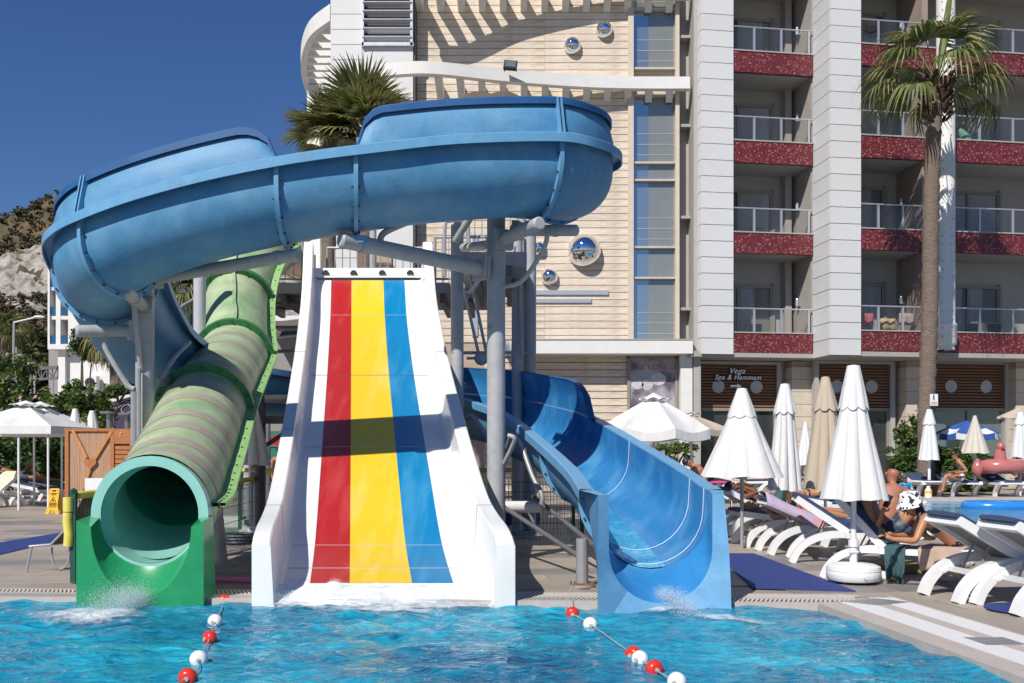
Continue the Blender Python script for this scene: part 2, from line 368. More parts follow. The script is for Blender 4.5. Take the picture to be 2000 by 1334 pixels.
mb = MB(); mb.poly([back(-60,.03)+Vector((0,0,-.05)), back(3.2,.03)+Vector((0,0,-.05)), back(3.4,.62)+Vector((0,0,-.05)), back(-60,.62)+Vector((0,0,-.05))], (0,0,-.2))
mb.poly([edge(.2,9.6)+Vector((0,0,-.052)), edge(.2,1.5)+Vector((0,0,-.052)), edge(.96,1.5)+Vector((0,0,-.052)), edge(.96,9.9)+Vector((0,0,-.052))], (0,0,-.2))
part('gutter_channel', mb, m_grout, cop)
def grating(name, pts_fn, n, mat, wbar):
    mb = MB()
    for k in range(n):
        a, b = pts_fn(k); mb.bar(a, b, .022, wbar)
    return part(name, mb, mat, cop, stuff=True)
z1 = Vector((0,0,-.004))
grating('grating', lambda k: (back(-6.6+k*.045,.065)+z1, back(-6.6+k*.045+.09,.29)+z1), 226, m_grate, .028)
grating('grating', lambda k: (back(-6.6+k*.045+.09,.35)+z1, back(-6.6+k*.045,.575)+z1), 226, m_grate, .028)
grating('grating', lambda k: (edge(.245,9.55-k*.04)+z1, edge(.515,9.55-k*.04)+z1), 150, m_grwhite, .033)
grating('grating', lambda k: (edge(.665,9.85-k*.04)+z1, edge(.925,9.85-k*.04)+z1), 158, m_grwhite, .030)
mb = MB(); mb.poly([edge(.26,9.6)+Vector((0,0,.014)), edge(.50,9.35)+Vector((0,0,.014)), edge(.92,9.55)+Vector((0,0,.014)), edge(.70,9.8)+Vector((0,0,.014))], (0,0,-.01))
mb.poly([edge(.40,7.75)+Vector((0,0,.014)), edge(.40,7.45)+Vector((0,0,.014)), edge(.72,7.45)+Vector((0,0,.014)), edge(.72,7.75)+Vector((0,0,.014))], (0,0,-.01))
part('drain_cover', mb, M('drain_steel', (.36,.36,.36), .4, .2, 20, metal=.5), cop)
mb = MB(); mb.poly([back(-60,0)+Vector((0,.03,-.02)), back(2.99,0)+Vector((0,.03,-.02)), edge(.03,1.5)+Vector((0,0,-.02)), edge(.08,1.5)+Vector((0,0,-.02)), back(3.05,.06)+Vector((0,0,-.02)), back(-60,.06)+Vector((0,0,-.02))], (0,0,-.3))
part('waterline_tile', mb, M('navy_waterline_tile', (.015,.02,.07), .2, .3, 40), cop)
# ---- second pool
mb = MB(); mb.grid([[Vector((lerp(6.5,24,i/60), y, .06+.012*noise.noise(Vector((lerp(6.5,24,i/60)*1.5, y*2.5, 0))))) for i in range(61)] for y in [lerp(16.4,27.9,j/60) for j in range(61)]])
struct('second_pool_water', mb, m_water2, True)
mb = MB(); q = [Vector((*p,0)) for p in pl2]
for k in range(4):
    a, b = q[k], q[(k+1) % 4]; d = (b-a).normalized(); n = Vector((d.y, -d.x, 0))
    mb.poly([a+Vector((0,0,.15)), b+Vector((0,0,.15)), b+n*.45+d*.3+Vector((0,0,.15)), a+n*.45-d*.3+Vector((0,0,.15))], (0,0,-.3))
struct('second_pool_coping', mb, m_coping, fix=True)
mb = MB(); mb.box((23,50,.06), (32.2,44,.16)); struct('terrace', mb, m_deck)
# ---- hill, scrub, forest
def hillz(x, y):
    # ridge near Y=330
    r = 74+11*math.exp(-((x+150)/45)**2)-.10*max(0, x+120)-.12*max(0,-(x+190))
    t = (y-190)/(335-190)
    s = 0 if t < 0 else (t**1.25 if t < 1 else max(0, 1-(t-1)*.6))
    return max(-.4, r*s+s*(9*noise.noise(Vector((x/28, y/28, 0)))+4*noise.noise(Vector((x/9, y/9, 4)))+2.4*noise.noise(Vector((x/3.4, y/3.4, 9)))+1.3*noise.noise(Vector((x/1.3, y/1.3, 3)))) + (9*math.exp(-((y-296)/10)**2)*max(0, noise.noise(Vector((x/26, 1.7, 2)))+.45) if s > 0 else 0))
m_hill = M('dry_hillside', (.135,.082,.048), .95, .35, .25, .6, .8, c2=(.075,.068,.030), c2s=.07, c2t=.5, c2w=.10)
m_rock = M('pale_limestone', (.37,.335,.295), .95, .4, .9, 1.0, 1.2, c2=(.15,.125,.095), c2s=.45, c2t=.56, c2w=.07, st=(1,1,.45))
mb = MB(); rows = [[Vector((x, y, hillz(x, y))) for x in [-330+12*i for i in range(10)]+[lerp(-210, -80, i/260) for i in range(261)]+[-70+12*i for i in range(20)]] for y in [lerp(186, 400, j/190) for j in range(191)]]
mb.grid(rows)
for fi, f in enumerate(mb.f):
    c = mb.v[f[0]]; n = noise.noise(Vector((c.x/14, c.y/14, 5)))+.6*noise.noise(Vector((c.x/5, c.y/5, 2)))+.5*noise.noise(Vector((c.x/1.6, c.y/1.6, 2)))
    sl = abs(mb.v[f[3]].z-mb.v[f[0]].z)
    if (270 < c.y < 306 and n > -.52+abs(c.y-288)/55) or n > .72: mb.m[fi] = 1
struct('hill', mb, [m_hill, m_rock], True)
def leaf_cloud(mb, c, r, n, size, rnd, nm=3, flat=.5, clump=14, hang=0, elong=1.5):
    """leaf-sized faces gathered in clumps through an ellipsoid"""
    c = Vector(c); r = Vector(r) if hasattr(r, '__len__') else Vector((r,r,r))
    per = max(4, n//clump)
    for k in range(clump):
        while True:
            d = Vector((rnd.uniform(-1,1), rnd.uniform(-1,1), rnd.uniform(-1,1)))
            if .05 < d.length < 1: break
        d = d.normalized()*(rnd.random()**.45)
        cc = c+Vector((d.x*r.x, d.y*r.y, d.z*r.z)); cr = rnd.uniform(.22,.42); tone = rnd.choices(range(nm), [.38,.40,.22][:nm])[0]
        for q in range(per):
            e = Vector((rnd.gauss(0,1), rnd.gauss(0,1), rnd.gauss(0,1)))*.42*cr
            p = cc+Vector((e.x*r.x, e.y*r.y, e.z*r.z))
            a = Vector((rnd.gauss(0,1), rnd.gauss(0,1), rnd.gauss(0,.7)-hang)).normalized(); b = a.cross(Vector((rnd.gauss(0,1), rnd.gauss(0,1), rnd.gauss(0,1)+.8))).normalized()
            s = size*rnd.uniform(.6,1.35); t = tone if rnd.random() < .65 else rnd.randrange(nm)
            mb.add([p-a*s*elong*.5, p+b*s*.42+a*s*.05, p+a*s*elong*.5, p-b*s*.42+a*s*.05], [(0,1,2,3)], t)
rs = random.Random(11); mb = MB()
for k in range(1500):
    y = rs.uniform(225, 345); x = (rs.uniform(-40, 190)-1000)/F*y
    if noise.noise(Vector((x/14, y/14, 8))) < (-.28 if not 274 < y < 304 else .12): continue
    leaf_cloud(mb, (x, y, hillz(x, y)+.8), (rs.uniform(.6,1.9), rs.uniform(1.0,2.2), rs.uniform(.5,1.1)), 44, .6, rs, clump=6)
struct('hillside_scrub', mb, [M('scrub_dark', (.085,.078,.042), .9, .3, .5), M('scrub_mid', (.11,.09,.05), .9, .3, .5), M('scrub_brown', (.13,.095,.055), .9, .3, .5)], kind='stuff', label='dark scrub dotted over the dry rocky hillside')
mb = MB()
for k in range(95):
    y = rs.uniform(95, 185); xx = rs.uniform(-30, 330); x = (xx-1000)/F*y
    base = max(0, (y-95)*.09); h = rs.uniform(9, 13)*(1.0 if y < 140 else 1.05)
    for q in range(5):
        leaf_cloud(mb, (x+rs.uniform(-2.4,2.4), y+rs.uniform(-2,2), base+h*(.34+.15*q)), (rs.uniform(2.0,3.4), 2.4, rs.uniform(1.5,2.3)), 230, .62, rs, clump=11, elong=1.7)
struct('pine_forest', mb, m_pine, kind='stuff', label='olive green pine wood covering the slope below the rocky hill')
# ---- hotel
TH = math.atan(.152); E1 = Vector((math.cos(TH), math.sin(TH), 0)); E2 = Vector((-math.sin(TH), math.cos(TH), 0)); O = Vector((6.245, 34, 0))
def H(u, v, z): return O+E1*u+E2*v+Vector((0,0,z))
def U(x, v):
    t = (x-1000)/F; return (t*(O.y+E2.y*v)-O.x-E2.x*v)/(E1.x-E1.y*t)
def ZH(y, u, v): return 1.5+(880-y)/F*H(u, v, 0).y
def hb(mb, u0, u1, v0, v1, z0, z1, m=0): return mb.box(H((u0+u1)/2, (v0+v1)/2, (z0+z1)/2), (abs(u1-u0), abs(v1-v0), abs(z1-z0)), TH, m)
hotel = thing('hotel_building', 'large cream and white hotel with red balcony fronts and a curved slatted pergola', 'hotel', O)
TOPZ = 19.0
# wing core: back walls, floors
slab_top = [5.65, 9.20, 12.44, 15.61, 18.9]; slab_bot = [4.96, 8.48, 11.68, 14.87, 18.2]
VF = [.05, -1.15]; VBK = [VF[0]+1.75, VF[1]+1.85]       # parapet plane and back wall of each bay; the wide bay steps forward
bays = [(U(1432,VF[0]), U(1588,VF[0])), (U(1681,VF[1]), U(2120,VF[1]))]
uend = bays[1][1]
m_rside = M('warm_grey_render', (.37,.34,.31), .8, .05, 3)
for bi, (a, b) in enumerate(bays):
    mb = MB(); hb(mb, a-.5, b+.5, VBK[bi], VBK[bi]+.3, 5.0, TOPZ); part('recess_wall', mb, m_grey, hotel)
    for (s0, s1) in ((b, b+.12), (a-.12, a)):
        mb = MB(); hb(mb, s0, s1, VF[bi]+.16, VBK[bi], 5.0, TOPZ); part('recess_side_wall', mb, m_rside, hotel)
    for uu in ((b-.42,) if bi == 0 else (a+3.0, a+9.0)):
        mb = MB(); hb(mb, uu, uu+.24, VBK[bi]-.38, VBK[bi], 5.0, TOPZ); part('recess_pier', mb, m_rside, hotel)
def panel_mesh(w_, h_, t_=.05):
    m_ = MB(); m_.box((0,0,0), (w_, t_, h_)); return m_.mesh('cladding_panel', m_clad)
def pillar(x0, x1, v0, zb):
    a, b = U(x0,v0), U(x1,v0); mb = MB(); hb(mb, a+.04, b-.02, v0+.04, v0+1.8, zb, TOPZ); pp = part('pillar', mb, m_joint, hotel)
    pm = panel_mesh(b-a, .545); sm = panel_mesh(1.30, .545)
    z = zb
    while z < 18.6:
        put('cladding_panel', pm, pp, H((a+b)/2, v0, z+.2725)-O, (0,0,TH))
        put('cladding_panel', sm, pp, H(a+.012, v0+.68, z+.2725)-O, (0,0,TH+math.pi/2))
        z += .568
pillar(1370, 1432, 0, 4.89); pillar(1622, 1681, -1.2, 4.80)
rail_posts = {0: [1474, 1527, 1581], 1: [1717, 1765, 1812, 1915, 1980]}
colu = U(1847, VF[1]-.27)
def door(u0, u1, zf, parent, vb):
    h = 2.28; v = vb-.06
    mb = MB(); hb(mb, u0, u1, v-.03, v+.05, zf+h, zf+h+.10); hb(mb, u0, u0+.07, v-.03, v+.05, zf, zf+h); hb(mb, u1-.07, u1, v-.03, v+.05, zf, zf+h)
    um = (u0+u1)/2-.25; hb(mb, um-.05, um+.05, v-.045, v+.05, zf, zf+h); hb(mb, u0+.07, u1-.07, v-.03, v+.05, zf, zf+.09)
    hb(mb, u1+.001, u1+.10, v-.06, v+.06, zf, zf+h+.16)
    dp = part('balcony_door', mb, m_frame, parent)
    for (p, q_) in ((u0+.07, um-.05), (um+.05, u1-.07)):
        g = MB(); hb(g, p, q_, v+.0, v+.012, zf+.09, zf+h); part('pane', g, m_gdoor, dp)
        gap = rdoor.choice((0,0,.25,.5)); q2 = lerp(q_, p, gap)
        cu = MB(); n = 16
        cu.grid([[H(lerp(p, q2, k/n), v+.035+.012*math.sin(k*2.4), z) for k in range(n+1)] for z in (zf+.05, zf+h)]); part('curtain', cu, m_curtain, dp, True)
rdoor = random.Random(6)
for bi, (a, b) in enumerate(bays):
    vf, vb = VF[bi], VBK[bi]
    for fi in range(5):
        zt, zb = slab_top[fi], slab_bot[fi]
        mb = MB(); hb(mb, a, b, vf, vf+.16, zb, zt); bal = part('balcony', mb, m_terra, hotel)
        mb = MB(); hb(mb, a, b, vf-.03, vf+.20, zt, zt+.045); part('ledge', mb, m_soffit, bal)
        mb = MB(); hb(mb, a, b, vf+.162, vb, zb+.03, zb+.28); part('slab', mb, m_soffit, bal)
        if fi == 4: continue
        zr = zt+.88
        segs = [(a, b)] if bi == 0 else [(a, colu-.3), (colu+.3, b)]
        for (s0, s1) in segs:
            mb = MB(); mb.tube([H(s0+.02, vf+.06, zr), H(s1-.02, vf+.06, zr)], .030, 8); part('rail', mb, m_alu, bal, True)
        us = [U(x, vf) for x in rail_posts[bi]]
        if bi: us += [us[-1]+1.35*k for k in range(1, 3)]
        for u in us:
            mb = MB(); hb(mb, u-.038, u+.038, vf+.03, vf+.09, zt+.05, zr-.03); part('post', mb, m_alu, bal)
        ed = [a]+us+[b]
        for k in range(len(ed)-1):
            if ed[k+1]-ed[k] < .3: continue
            mb = MB(); hb(mb, ed[k]+.05, ed[k+1]-.05, vf+.055, vf+.067, zt+.08, zr-.06); part('glass_pane', mb, m_grail, bal)
        dz = zb+.30
        if bi == 0: door(U(1400,vb), U(1506,vb), dz, hotel, vb)
        else:
            door(U(1660,vb), U(1724,vb), dz, hotel, vb); door(U(1852,vb), U(1948,vb), dz, hotel, vb)
        lx = b-.02 if bi == 0 else colu-.75
        mb = MB(); c = H(lx-.12, vb-.75, zt+1.15)
        mb.tube([c, c+Vector((0,0,.22))], .06, 10); mb.bar(c+Vector((0,0,.03)), c+E1*.12+Vector((0,0,.03)), .05); mb.ball(c+Vector((0,0,.24)), .05, 8)
        part('wall_lamp', mb, m_alu, hotel, True)
# round white column through the wide bay, and a partition behind it
cz = H(colu, VF[1]-.27, 0); mb = MB()
mb.lathe([(.30,5.0),(.30,5.08),(.27,5.09),(.27,5.16),(.33,5.17),(.36,5.22),(.36,5.80),(.38,5.82),(.38,5.90),(.33,5.91),(.31,6.0),(.31,TOPZ)], cz, 28)
part('round_column', mb, m_wbeam, hotel, 50)
mb = MB(); rb = random.Random(5)
for k in range(46):
    z = 5.45+k*.29
    for a in (-2.3, -1.3): 
        d = Vector((math.cos(a+rb.uniform(-.1,.1)), math.sin(a+rb.uniform(-.1,.1)), 0)); r_ = .312 if z > 5.95 else .362
        mb.bar(cz+d*(r_-.01)+Vector((0,0,z)), cz+d*(r_+.006)+Vector((0,0,z)), .03)
part('column_fixing', mb, m_bolt, hotel, stuff=True)
mb = MB(); hb(mb, colu-.62, colu-.40, VF[1]+.17, VBK[1]-.02, 5.1, TOPZ); part('partition', mb, M('pinkish_partition', (.30,.235,.20), .8), hotel)
# soffit above the ground floor, ground walls
usp = U(1622,-1.2)
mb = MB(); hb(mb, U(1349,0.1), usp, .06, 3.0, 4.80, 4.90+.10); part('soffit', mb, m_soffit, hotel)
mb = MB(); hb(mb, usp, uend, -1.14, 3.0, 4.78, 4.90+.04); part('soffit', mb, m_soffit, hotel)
G1, G2 = 1.36, .62
mb = MB(); hb(mb, U(1345,G1), U(1602,G1+.25), G1+.25, G1+.6, 0, 4.8); part('ground_wall', mb, m_grey, hotel)
mb = MB(); hb(mb, U(1597,G2+.25), uend, G2+.25, G2+.6, 0, 4.78); part('ground_wall', mb, m_grey, hotel)
def panelwood(x0, x1, y0, y1, glass, GV):
    a, b = U(x0,GV), U(x1,GV); zt, zb = ZH(y0,a,GV), ZH(y1,a,GV)
    mb = MB(); hb(mb, a, b, GV+.10, GV+.2, zb, zt); pp = part('timber_panel', mb, m_pback, hotel)
    n = 14; h = (zt-zb)/n; sm = MB(); sm.box((0,0,0), (b-a-.02, .05, h*.62)); me = sm.mesh('slat', m_slat)
    for k in range(n): put('slat', me, pp, H((a+b)/2, GV+.07, zb+h*(k+.5))-O, (0,0,TH))
    mb = MB(); hb(mb, a-.03, b+.03, GV+.04, GV+.24, zb-.13, zb-.02); part('lintel', mb, m_frame, pp)
    for (u0_, u1_, z0_, z1_) in ((a-.20, a-.03, .2, zt+.06), (b+.03, b+.20, .2, zt+.06), (a-.20, b+.20, zt+.06, 4.77)):
        mb = MB(); hb(mb, u0_, u1_, GV-.02, GV+.24, z0_, z1_); part('opening_surround', mb, m_sgrey, pp)
    mb = MB(); hb(mb, a, b, GV+.16, GV+.18, .2, zb-.13); gp = part('shop_window', mb, glass, hotel)
    for (u0_, u1_, v1_) in ((a-.02, a+.06, .2), ((a+b)/2-.03, (a+b)/2+.03, .155), (b-.06, b+.02, .2)):
        mb = MB(); hb(mb, u0_, u1_, GV+.10, GV+v1_, .2, zb-.13); part('window_frame', mb, m_frame, gp)
    for f in (.247, .745):
        mb = MB(); c = H(lerp(a,b,f), GV+.02, lerp(zb,zt,.5)); r_ = .235
        mb.poly([c+E1*r_*math.cos(2*math.pi*k/24)+Vector((0,0,r_*math.sin(2*math.pi*k/24))) for k in range(24)], E2*.05); part('round_porthole', mb, m_port, pp, 40, fix=True)
    return a, b, zb, zt, pp
m_pback = M('panel_backing', (.05,.028,.018), .8); m_port = M('porthole_grey', (.42,.42,.42), .5); m_sgrey = M('surround_grey', (.40,.385,.36), .8, .06, 3, .1, 60)
m_gdarkshop = glass_mat('dark_shop_glass', (.05,.055,.06), .2, .06); GV = G1
sa, sb, szb, szt, spanel = panelwood(1366, 1516, 714, 795, m_gdarkshop, G1); panelwood(1601, 1738, 713, 795, m_gdarkshop, G2); panelwood(1824, 1962, 713, 795, m_gshop, G2)
for (x0, x1, gv) in ((1546,1590,G1),(1770,1802,G2),(1984,2030,G2)):
    a, b = U(x0,gv-.4), U(x1,gv-.4); mb = MB(); hb(mb, a+.03, b-.03, gv-.37, gv+.24, 0, 4.77); pl = part('pilaster', mb, m_groove, hotel)
    bm_ = MB(); bm_.box((0,0,0), (b-a, .62, .44)); me = bm_.mesh('stone_block', m_stone_s)
    for k in range(10): put('stone_block', me, pl, H((a+b)/2, gv-.10, .23+k*.456)-O, (0,0,TH))
# lettering on the first timber panel
def text_mesh(s, size, shear=.0, ext=.01, bold=0):
    cu = bpy.data.curves.new('lettering', 'FONT'); cu.body = s; cu.size = size; cu.shear = shear; cu.extrude = ext; cu.align_x = 'CENTER'; cu.offset = bold; cu.resolution_u = 4; cu.space_character = 1.12 if shear else 1.0
    o = bpy.data.objects.new('lettering', cu); COL.objects.link(o); dg = bpy.context.evaluated_depsgraph_get()
    me = bpy.data.meshes.new_from_object(o.evaluated_get(dg)); bpy.data.objects.remove(o); return me
m_letter = M('letter_white', (.9,.9,.9), .5); m_letbk = M('letter_backing', (.03,.03,.035), .5)
lr = (R(90), 0, TH)
for (s, cx, y_, sz) in (('Vega', 1438, 729.5, .29), ('Spa & Hammam', 1440, 741.5, .25)):
    u = U(cx, GV); z = ZH(y_, u, GV)
    for (bold, dv, mt) in ((.032, -.015, m_letbk), (.003, -.05, m_letter)):
        me = text_mesh(s, sz, .35, .012, bold); me.materials.clear(); me.materials.append(mt); put('lettering', me, spanel, H(u, GV+dv, z)-O, lr)
mb = MB(); u = U(1437,GV); z = ZH(754,u,GV)
mb.poly([H(u+dx, GV-.03, z+dz) for dx, dz in ((-.21,-.035),(.05,-.035),(.05,-.085),(.22,0),(.05,.085),(.05,.035),(-.21,.035))], E2*.03); part('arrow', mb, m_letter, spanel, fix=True)
# grey set-back strip between stair window and first pillar
mb = MB(); mb.box((6.22,35.6,9.7), (.9,.3,19.4))
mb.box((6.55,35.0,9.7), (.25,1.2,19.4)); part('setback_wall', mb, m_grey, hotel)
for zz in (6.6, 9.9, 13.2, 16.4):
    mb = MB(); mb.box((6.2,35.25,zz), (.62,.5,.10)); part('setback_ledge', mb, m_soffit, hotel)
# cream wall built course by course
XL, XR, YW = -3.42, 4.20, 35.0
mb = MB(); mb.box(((XL+XR)/2, YW+.25, 9.5), (XR-XL, .49, 19)); wall = part('cream_wall', mb, m_groove, hotel)
rw = random.Random(2)
ch = .258; k = 0
while True:
    z = 5.38+k*ch
    if z > 18.8: break
    xs = [XL, (XL+1.1 if False else 1.17+rw.choice((0,0,.02))), XR]
    for i in range(2):
        cm = MB(); cm.box((0,0,0), (xs[i+1]-xs[i]-.006, .10, ch-.024)); 
        put('stone_course', cm.mesh('stone_course', m_stone), wall, Vector(((xs[i]+xs[i+1])/2, YW+.02+rw.uniform(-.006,.006), z+ch/2))-O)
    k += 1
for k in range(19):
    z = .02+k*ch; cm = MB(); cm.box((0,0,0), (XR+1.0, .10, ch-.036)); put('stone_course', cm.mesh('stone_course', m_stone), wall, Vector(((XR-1.0)/2, YW+.02+rw.uniform(-.006,.006), z+ch/2))-O)
mb = MB(); mb.box((XL-.10, YW+.1, 9.5), (.19,.4,19)); mb.box((XR+.06, YW+.05, 11.9), (.20,.4,13.2)); mb.box((5.93, YW+.05, 11.9), (.14,.4,13.2)); part('stone_trim', mb, m_stone_s, hotel)
mb = MB(); mb.box((3.05, YW-.45, 5.13), (6.55,1.1,.47)); part('cornice', mb, m_wbeam, hotel)
mb = MB(); mb.box((3.05, YW-.45, 5.385), (6.60,1.15,.04)); part('cornice_cap', mb, m_soffit, hotel)
# stair window
ty = [668, 543, 483, 352, 318, 187, 134, 18, -70]
m_cf = M('cream_frame', (.50,.45,.38), .5); mb = MB(); mb.box((5.06, YW+.06, 1.5+(880-ty[0])/F*YW), (1.68,.22,.07)); sw = part('stair_window', mb, m_cf, hotel)
for y_ in ty[1:]: mb = MB(); mb.box((5.06, YW+.06, 1.5+(880-y_)/F*YW), (1.68,.22,.07)); part('transom', mb, m_cf, sw)
for k in range(len(ty)-1):
    za, zb_ = 1.5+(880-ty[k])/F*YW+.04, 1.5+(880-ty[k+1])/F*YW-.04
    for (xa, xb, mt_) in ((4.25,4.92,m_gblue),(4.924,5.87,m_gside)):
        g = MB(); g.box(((xa+xb)/2, YW+.14, (za+zb_)/2), (xb-xa,.02,zb_-za)); part('pane', g, m_stone_s if k == 5 else mt_, sw)
    if zb_-za > 1.5 and k != 5:
        g = MB()
        for q in range(3): g.box((5.06, YW+.122, za+.28+.38*q), (1.6,.01,.014))
        part('glazing_bar', g, m_stone_s, sw, stuff=True)
# lower and upper pergolas: curved beam and slats back to the wall
def pergola(pts, zb, h, slats, wallY):
    pts = spline([(p[0], p[1], 0) for p in pts], 8); mb = MB(); prof = [(-.14,zb),(.14,zb),(.14,zb+h),(-.14,zb+h)]
    rows = []
    for i, p in enumerate(pts):
        t = (pts[min(i+1,len(pts)-1)]-pts[max(i-1,0)]).normalized(); n = Vector((-t.y, t.x, 0))
        rows.append([p+n*a+Vector((0,0,z)) for a, z in prof])
    mb.grid(rows, close=True); mb.add(rows[0], [(0,1,2,3)]); mb.add(rows[-1], [(3,2,1,0)])
    pg = part('pergola', mb, m_wbeam, hotel, 30, fix=True)
    for x in slats:
        yb = min(pts, key=lambda p: abs(p.x-x)).y; L_ = wallY-yb
        if L_ < .1: continue
        sm = MB(); sm.poly([(x-.12, yb+.12, zb-.02), (x-.12, wallY, zb-.30), (x-.12, wallY, zb+.24), (x-.12, yb+.12, zb+.24)], (.24,0,0)); part('slat', sm, m_wbeam, pg, fix=True)
PG = [(-5.4,33.75), (-3.05,33.2), (-.4,33.85), (2.2,34.38), (4.2,34.56), (6.3,34.58)]
pergola(PG, 14.32, .42, [-2.55+k*.745 for k in range(12)], YW)
pergola([(-3.6,33.1), (-2.6,33.1), (-.4,33.85), (2.2,34.38), (4.2,34.56), (6.3,34.58)], 17.55, .42, [-3.3+k*.745 for k in range(13)], YW)
# metal strips on the wall
mb = MB(); mb.box((1.59, YW-.06, 1.5+308/F*YW), (3.75,.06,.16)); part('metal_strip', mb, m_alu, hotel)
mb = MB(); mb.box((.55, YW-.06, 1.5+292/F*YW), (4.6,.06,.14)); part('metal_strip', mb, m_alu, hotel)
mb = MB(); mb.box((-1.33, YW-.06, 7.4), (.2,.06,3.6)); part('metal_strip', mb, m_alu, hotel)
# window on the ground floor
mb = MB(); X0 = (1088-1000)/F*YW; mb.box((X0+.2, YW-.03, 2.5), (1.0,.12,3.0)); gwn = part('ground_window', mb, m_stone_s, hotel); mb = MB(); mb.box((X0+.1, YW-.10, 2.4), (.6,.03,2.6)); part('pane', mb, m_gdarkshop, gwn)
# white tower with louvres
mb = MB(); mb.box((-4.9, 38.5, 9.5), (2.95, 8.3, 19)); tower = part('white_tower', mb, m_joint, hotel)
pm = panel_mesh(1.08, .515); z = 4.0; wr = panel_mesh(1.80, 1.05)
while z < 18.6:
    put('cladding_panel', pm, tower, Vector((-5.83,34.30,z+.26))-O); z += .537
z = 3.2
while z < 15.2:
    put('cladding_panel', wr, tower, Vector((-4.39,34.32,z+.53))-O); z += 1.075
sm = MB(); sm.box((0,0,0), (.05,8.2,18.9)); put('cladding_panel', sm.mesh('cladding_panel', m_clad), tower, Vector((-6.39,38.5,9.5))-O)
mb = MB(); mb.box((-4.38, 34.30, 15.78), (1.84,.3,.12)); mb.box((-5.24,34.30,17.4),(.07,.3,3.4)); mb.box((-3.53,34.30,17.4),(.09,.3,3.4)); lv = part('louvre_frame', mb, m_alu, tower)
lm = MB(); lm.box((0,0,0), (1.72,.20,.05), rot=Matrix.Rotation(R(-28),3,'X')); me = lm.mesh('louvre_slat', m_alu)
for k in range(10): put('louvre_slat', me, tower, Vector((-4.38,34.20,15.98+k*.305))-O)
# ring pergola at the corner behind the tower
pts = spline([(-6.42,34.9,0), (-7.5,36.4,0), (-8.35,39,0), (-8.75,42,0), (-8.8,45,0)], 8); mb = MB(); rows = []
for i, p in enumerate(pts):
    t = (pts[min(i+1,len(pts)-1)]-pts[max(i-1,0)]).normalized(); n = Vector((-t.y, t.x, 0)); rows.append([p+n*a+Vector((0,0,z)) for a, z in ((-.12,16.9),(.12,16.9),(.12,17.5),(-.12,17.5))])
mb.grid(rows, close=True); rp = part('pergola', mb, m_wbeam, hotel, 30, fix=True)
for k in range(13):
    y_ = 36+k*.72; xb = min(pts, key=lambda p: abs(p.y-y_)).x; sm = MB(); sm.box(((xb-6.4)/2, y_, 17.15), (abs(xb+6.4), .22, .4)); part('slat', sm, m_wbeam, rp)
mb = MB(); mb.box((-8.35,41.2,8), (.55,.55,17.8)); mb.box((-7.4,44.5,7.5), (2.2,.5,15)); part('corner_column', mb, m_wbeam, hotel)
# brown brick strip low on the tower
mb = MB(); mb.box((-4.55,34.25,6.6), (.62,.1,3.6)); bs_ = part('brick_strip', mb, m_groove, tower)
bmh = MB(); bmh.box((0,0,0), (.29,.08,.10)); me = bmh.mesh('brick', M('brown_brick', (.18,.13,.10), .9, .3, 9, rnd=.3))
for r_ in range(28):
    for c_ in range(2): put('brick', me, bs_, Vector((-4.70+c_*.305+(.06 if r_ % 2 else 0)-.03,34.19,4.95+r_*.115))-O)
# chrome balls, floodlight
for (x, y, r_, lab) in ((1118,90,.31,'chrome ball on the cream wall above the curved beam, lower of two'), (1180,59,.30,'chrome ball high on the cream wall beside the stair window'), (1141,490,.60,'largest chrome ball on the cream wall under the blue flume'), (1073,541,.31,'small chrome ball just below the largest one on the cream wall'), (1053,485,.25,'small chrome ball half hidden by grey flume pipes')):
    c = P(x, y, 34.93); mb = MB(); mb.ball(c, r_*34.93/34.5, 40); o = single('mirror_ball', mb, m_chrome, lab, 'decorative ball', 'chrome balls on the hotel wall', True, base=c)
c = P(997,128,33.35); fl = thing('floodlight', 'black floodlight fixed on top of the white curved pergola beam', 'floodlight', c-Vector((0,0,.2)))
mb = MB(); rq = Matrix.Rotation(R(-25),3,'X')@Matrix.Rotation(R(6),3,'Y'); mb.box(c, (.46,.14,.34), rot=rq); mb.bar(c-Vector((.2,0,.2)), c-Vector((.2,0,0)), .04); mb.bar(c-Vector((-.2,0,.2)), c-Vector((-.2,0,0)), .04); part('lamp_body', mb, m_black, fl)
mb = MB(); mb.box(c+rq@Vector((0,-.075,0)), (.36,.012,.25), rot=rq); part('lamp_glass', mb, m_gshop, fl)
# poster beside the stair window
po = thing('spa_poster', 'tall grey and mauve poster of stones and a reclining figure beside the entrance', 'poster', P(1274,870,35.0))
m_post = M('poster_print', (.36,.36,.38), .4, .25, 1.4, c2=(.12,.09,.13), c2s=1.1, c2t=.56, c2w=.06)
zt = 1.5+180/F*34.9; mb = MB(); mb.box((5.03,34.9,(zt+1.3)/2), (1.62,.05,zt-1.3)); part('print', mb, m_post, po)
mb = MB(); mb.box((4.18,34.88,(zt+1.3)/2), (.10,.09,zt-1.2)); mb.box((5.89,34.88,(zt+1.3)/2), (.10,.09,zt-1.2)); mb.box((5.03,34.88,zt+.05), (1.82,.09,.1)); part('frame', mb, m_frame, po)
m_pl = M('poster_rose_print', (.34,.10,.15), .5); me = text_mesh('ISI YONLU', .30, 0, .004); me.materials.clear(); me.materials.append(m_pl); put('lettering', me, po, Vector((5.15,34.865,zt-.42))-po.location, (R(90),0,0))
mb = MB()
for (cx, cz_, rx, rz_) in ((4.5,-.95,.22,.16),(4.85,-.95,.2,.2),(5.25,-.75,.28,.22)):
    mb.poly([(5.03-5.03+cx+rx*math.cos(2*math.pi*k/18), 34.868, zt+cz_+rz_*math.sin(2*math.pi*k/18)) for k in range(18)], (0,.006,0))
part('printed_stones', mb, M('poster_stone_print', (.50,.48,.50), .5, .3, 5), po, fix=True)
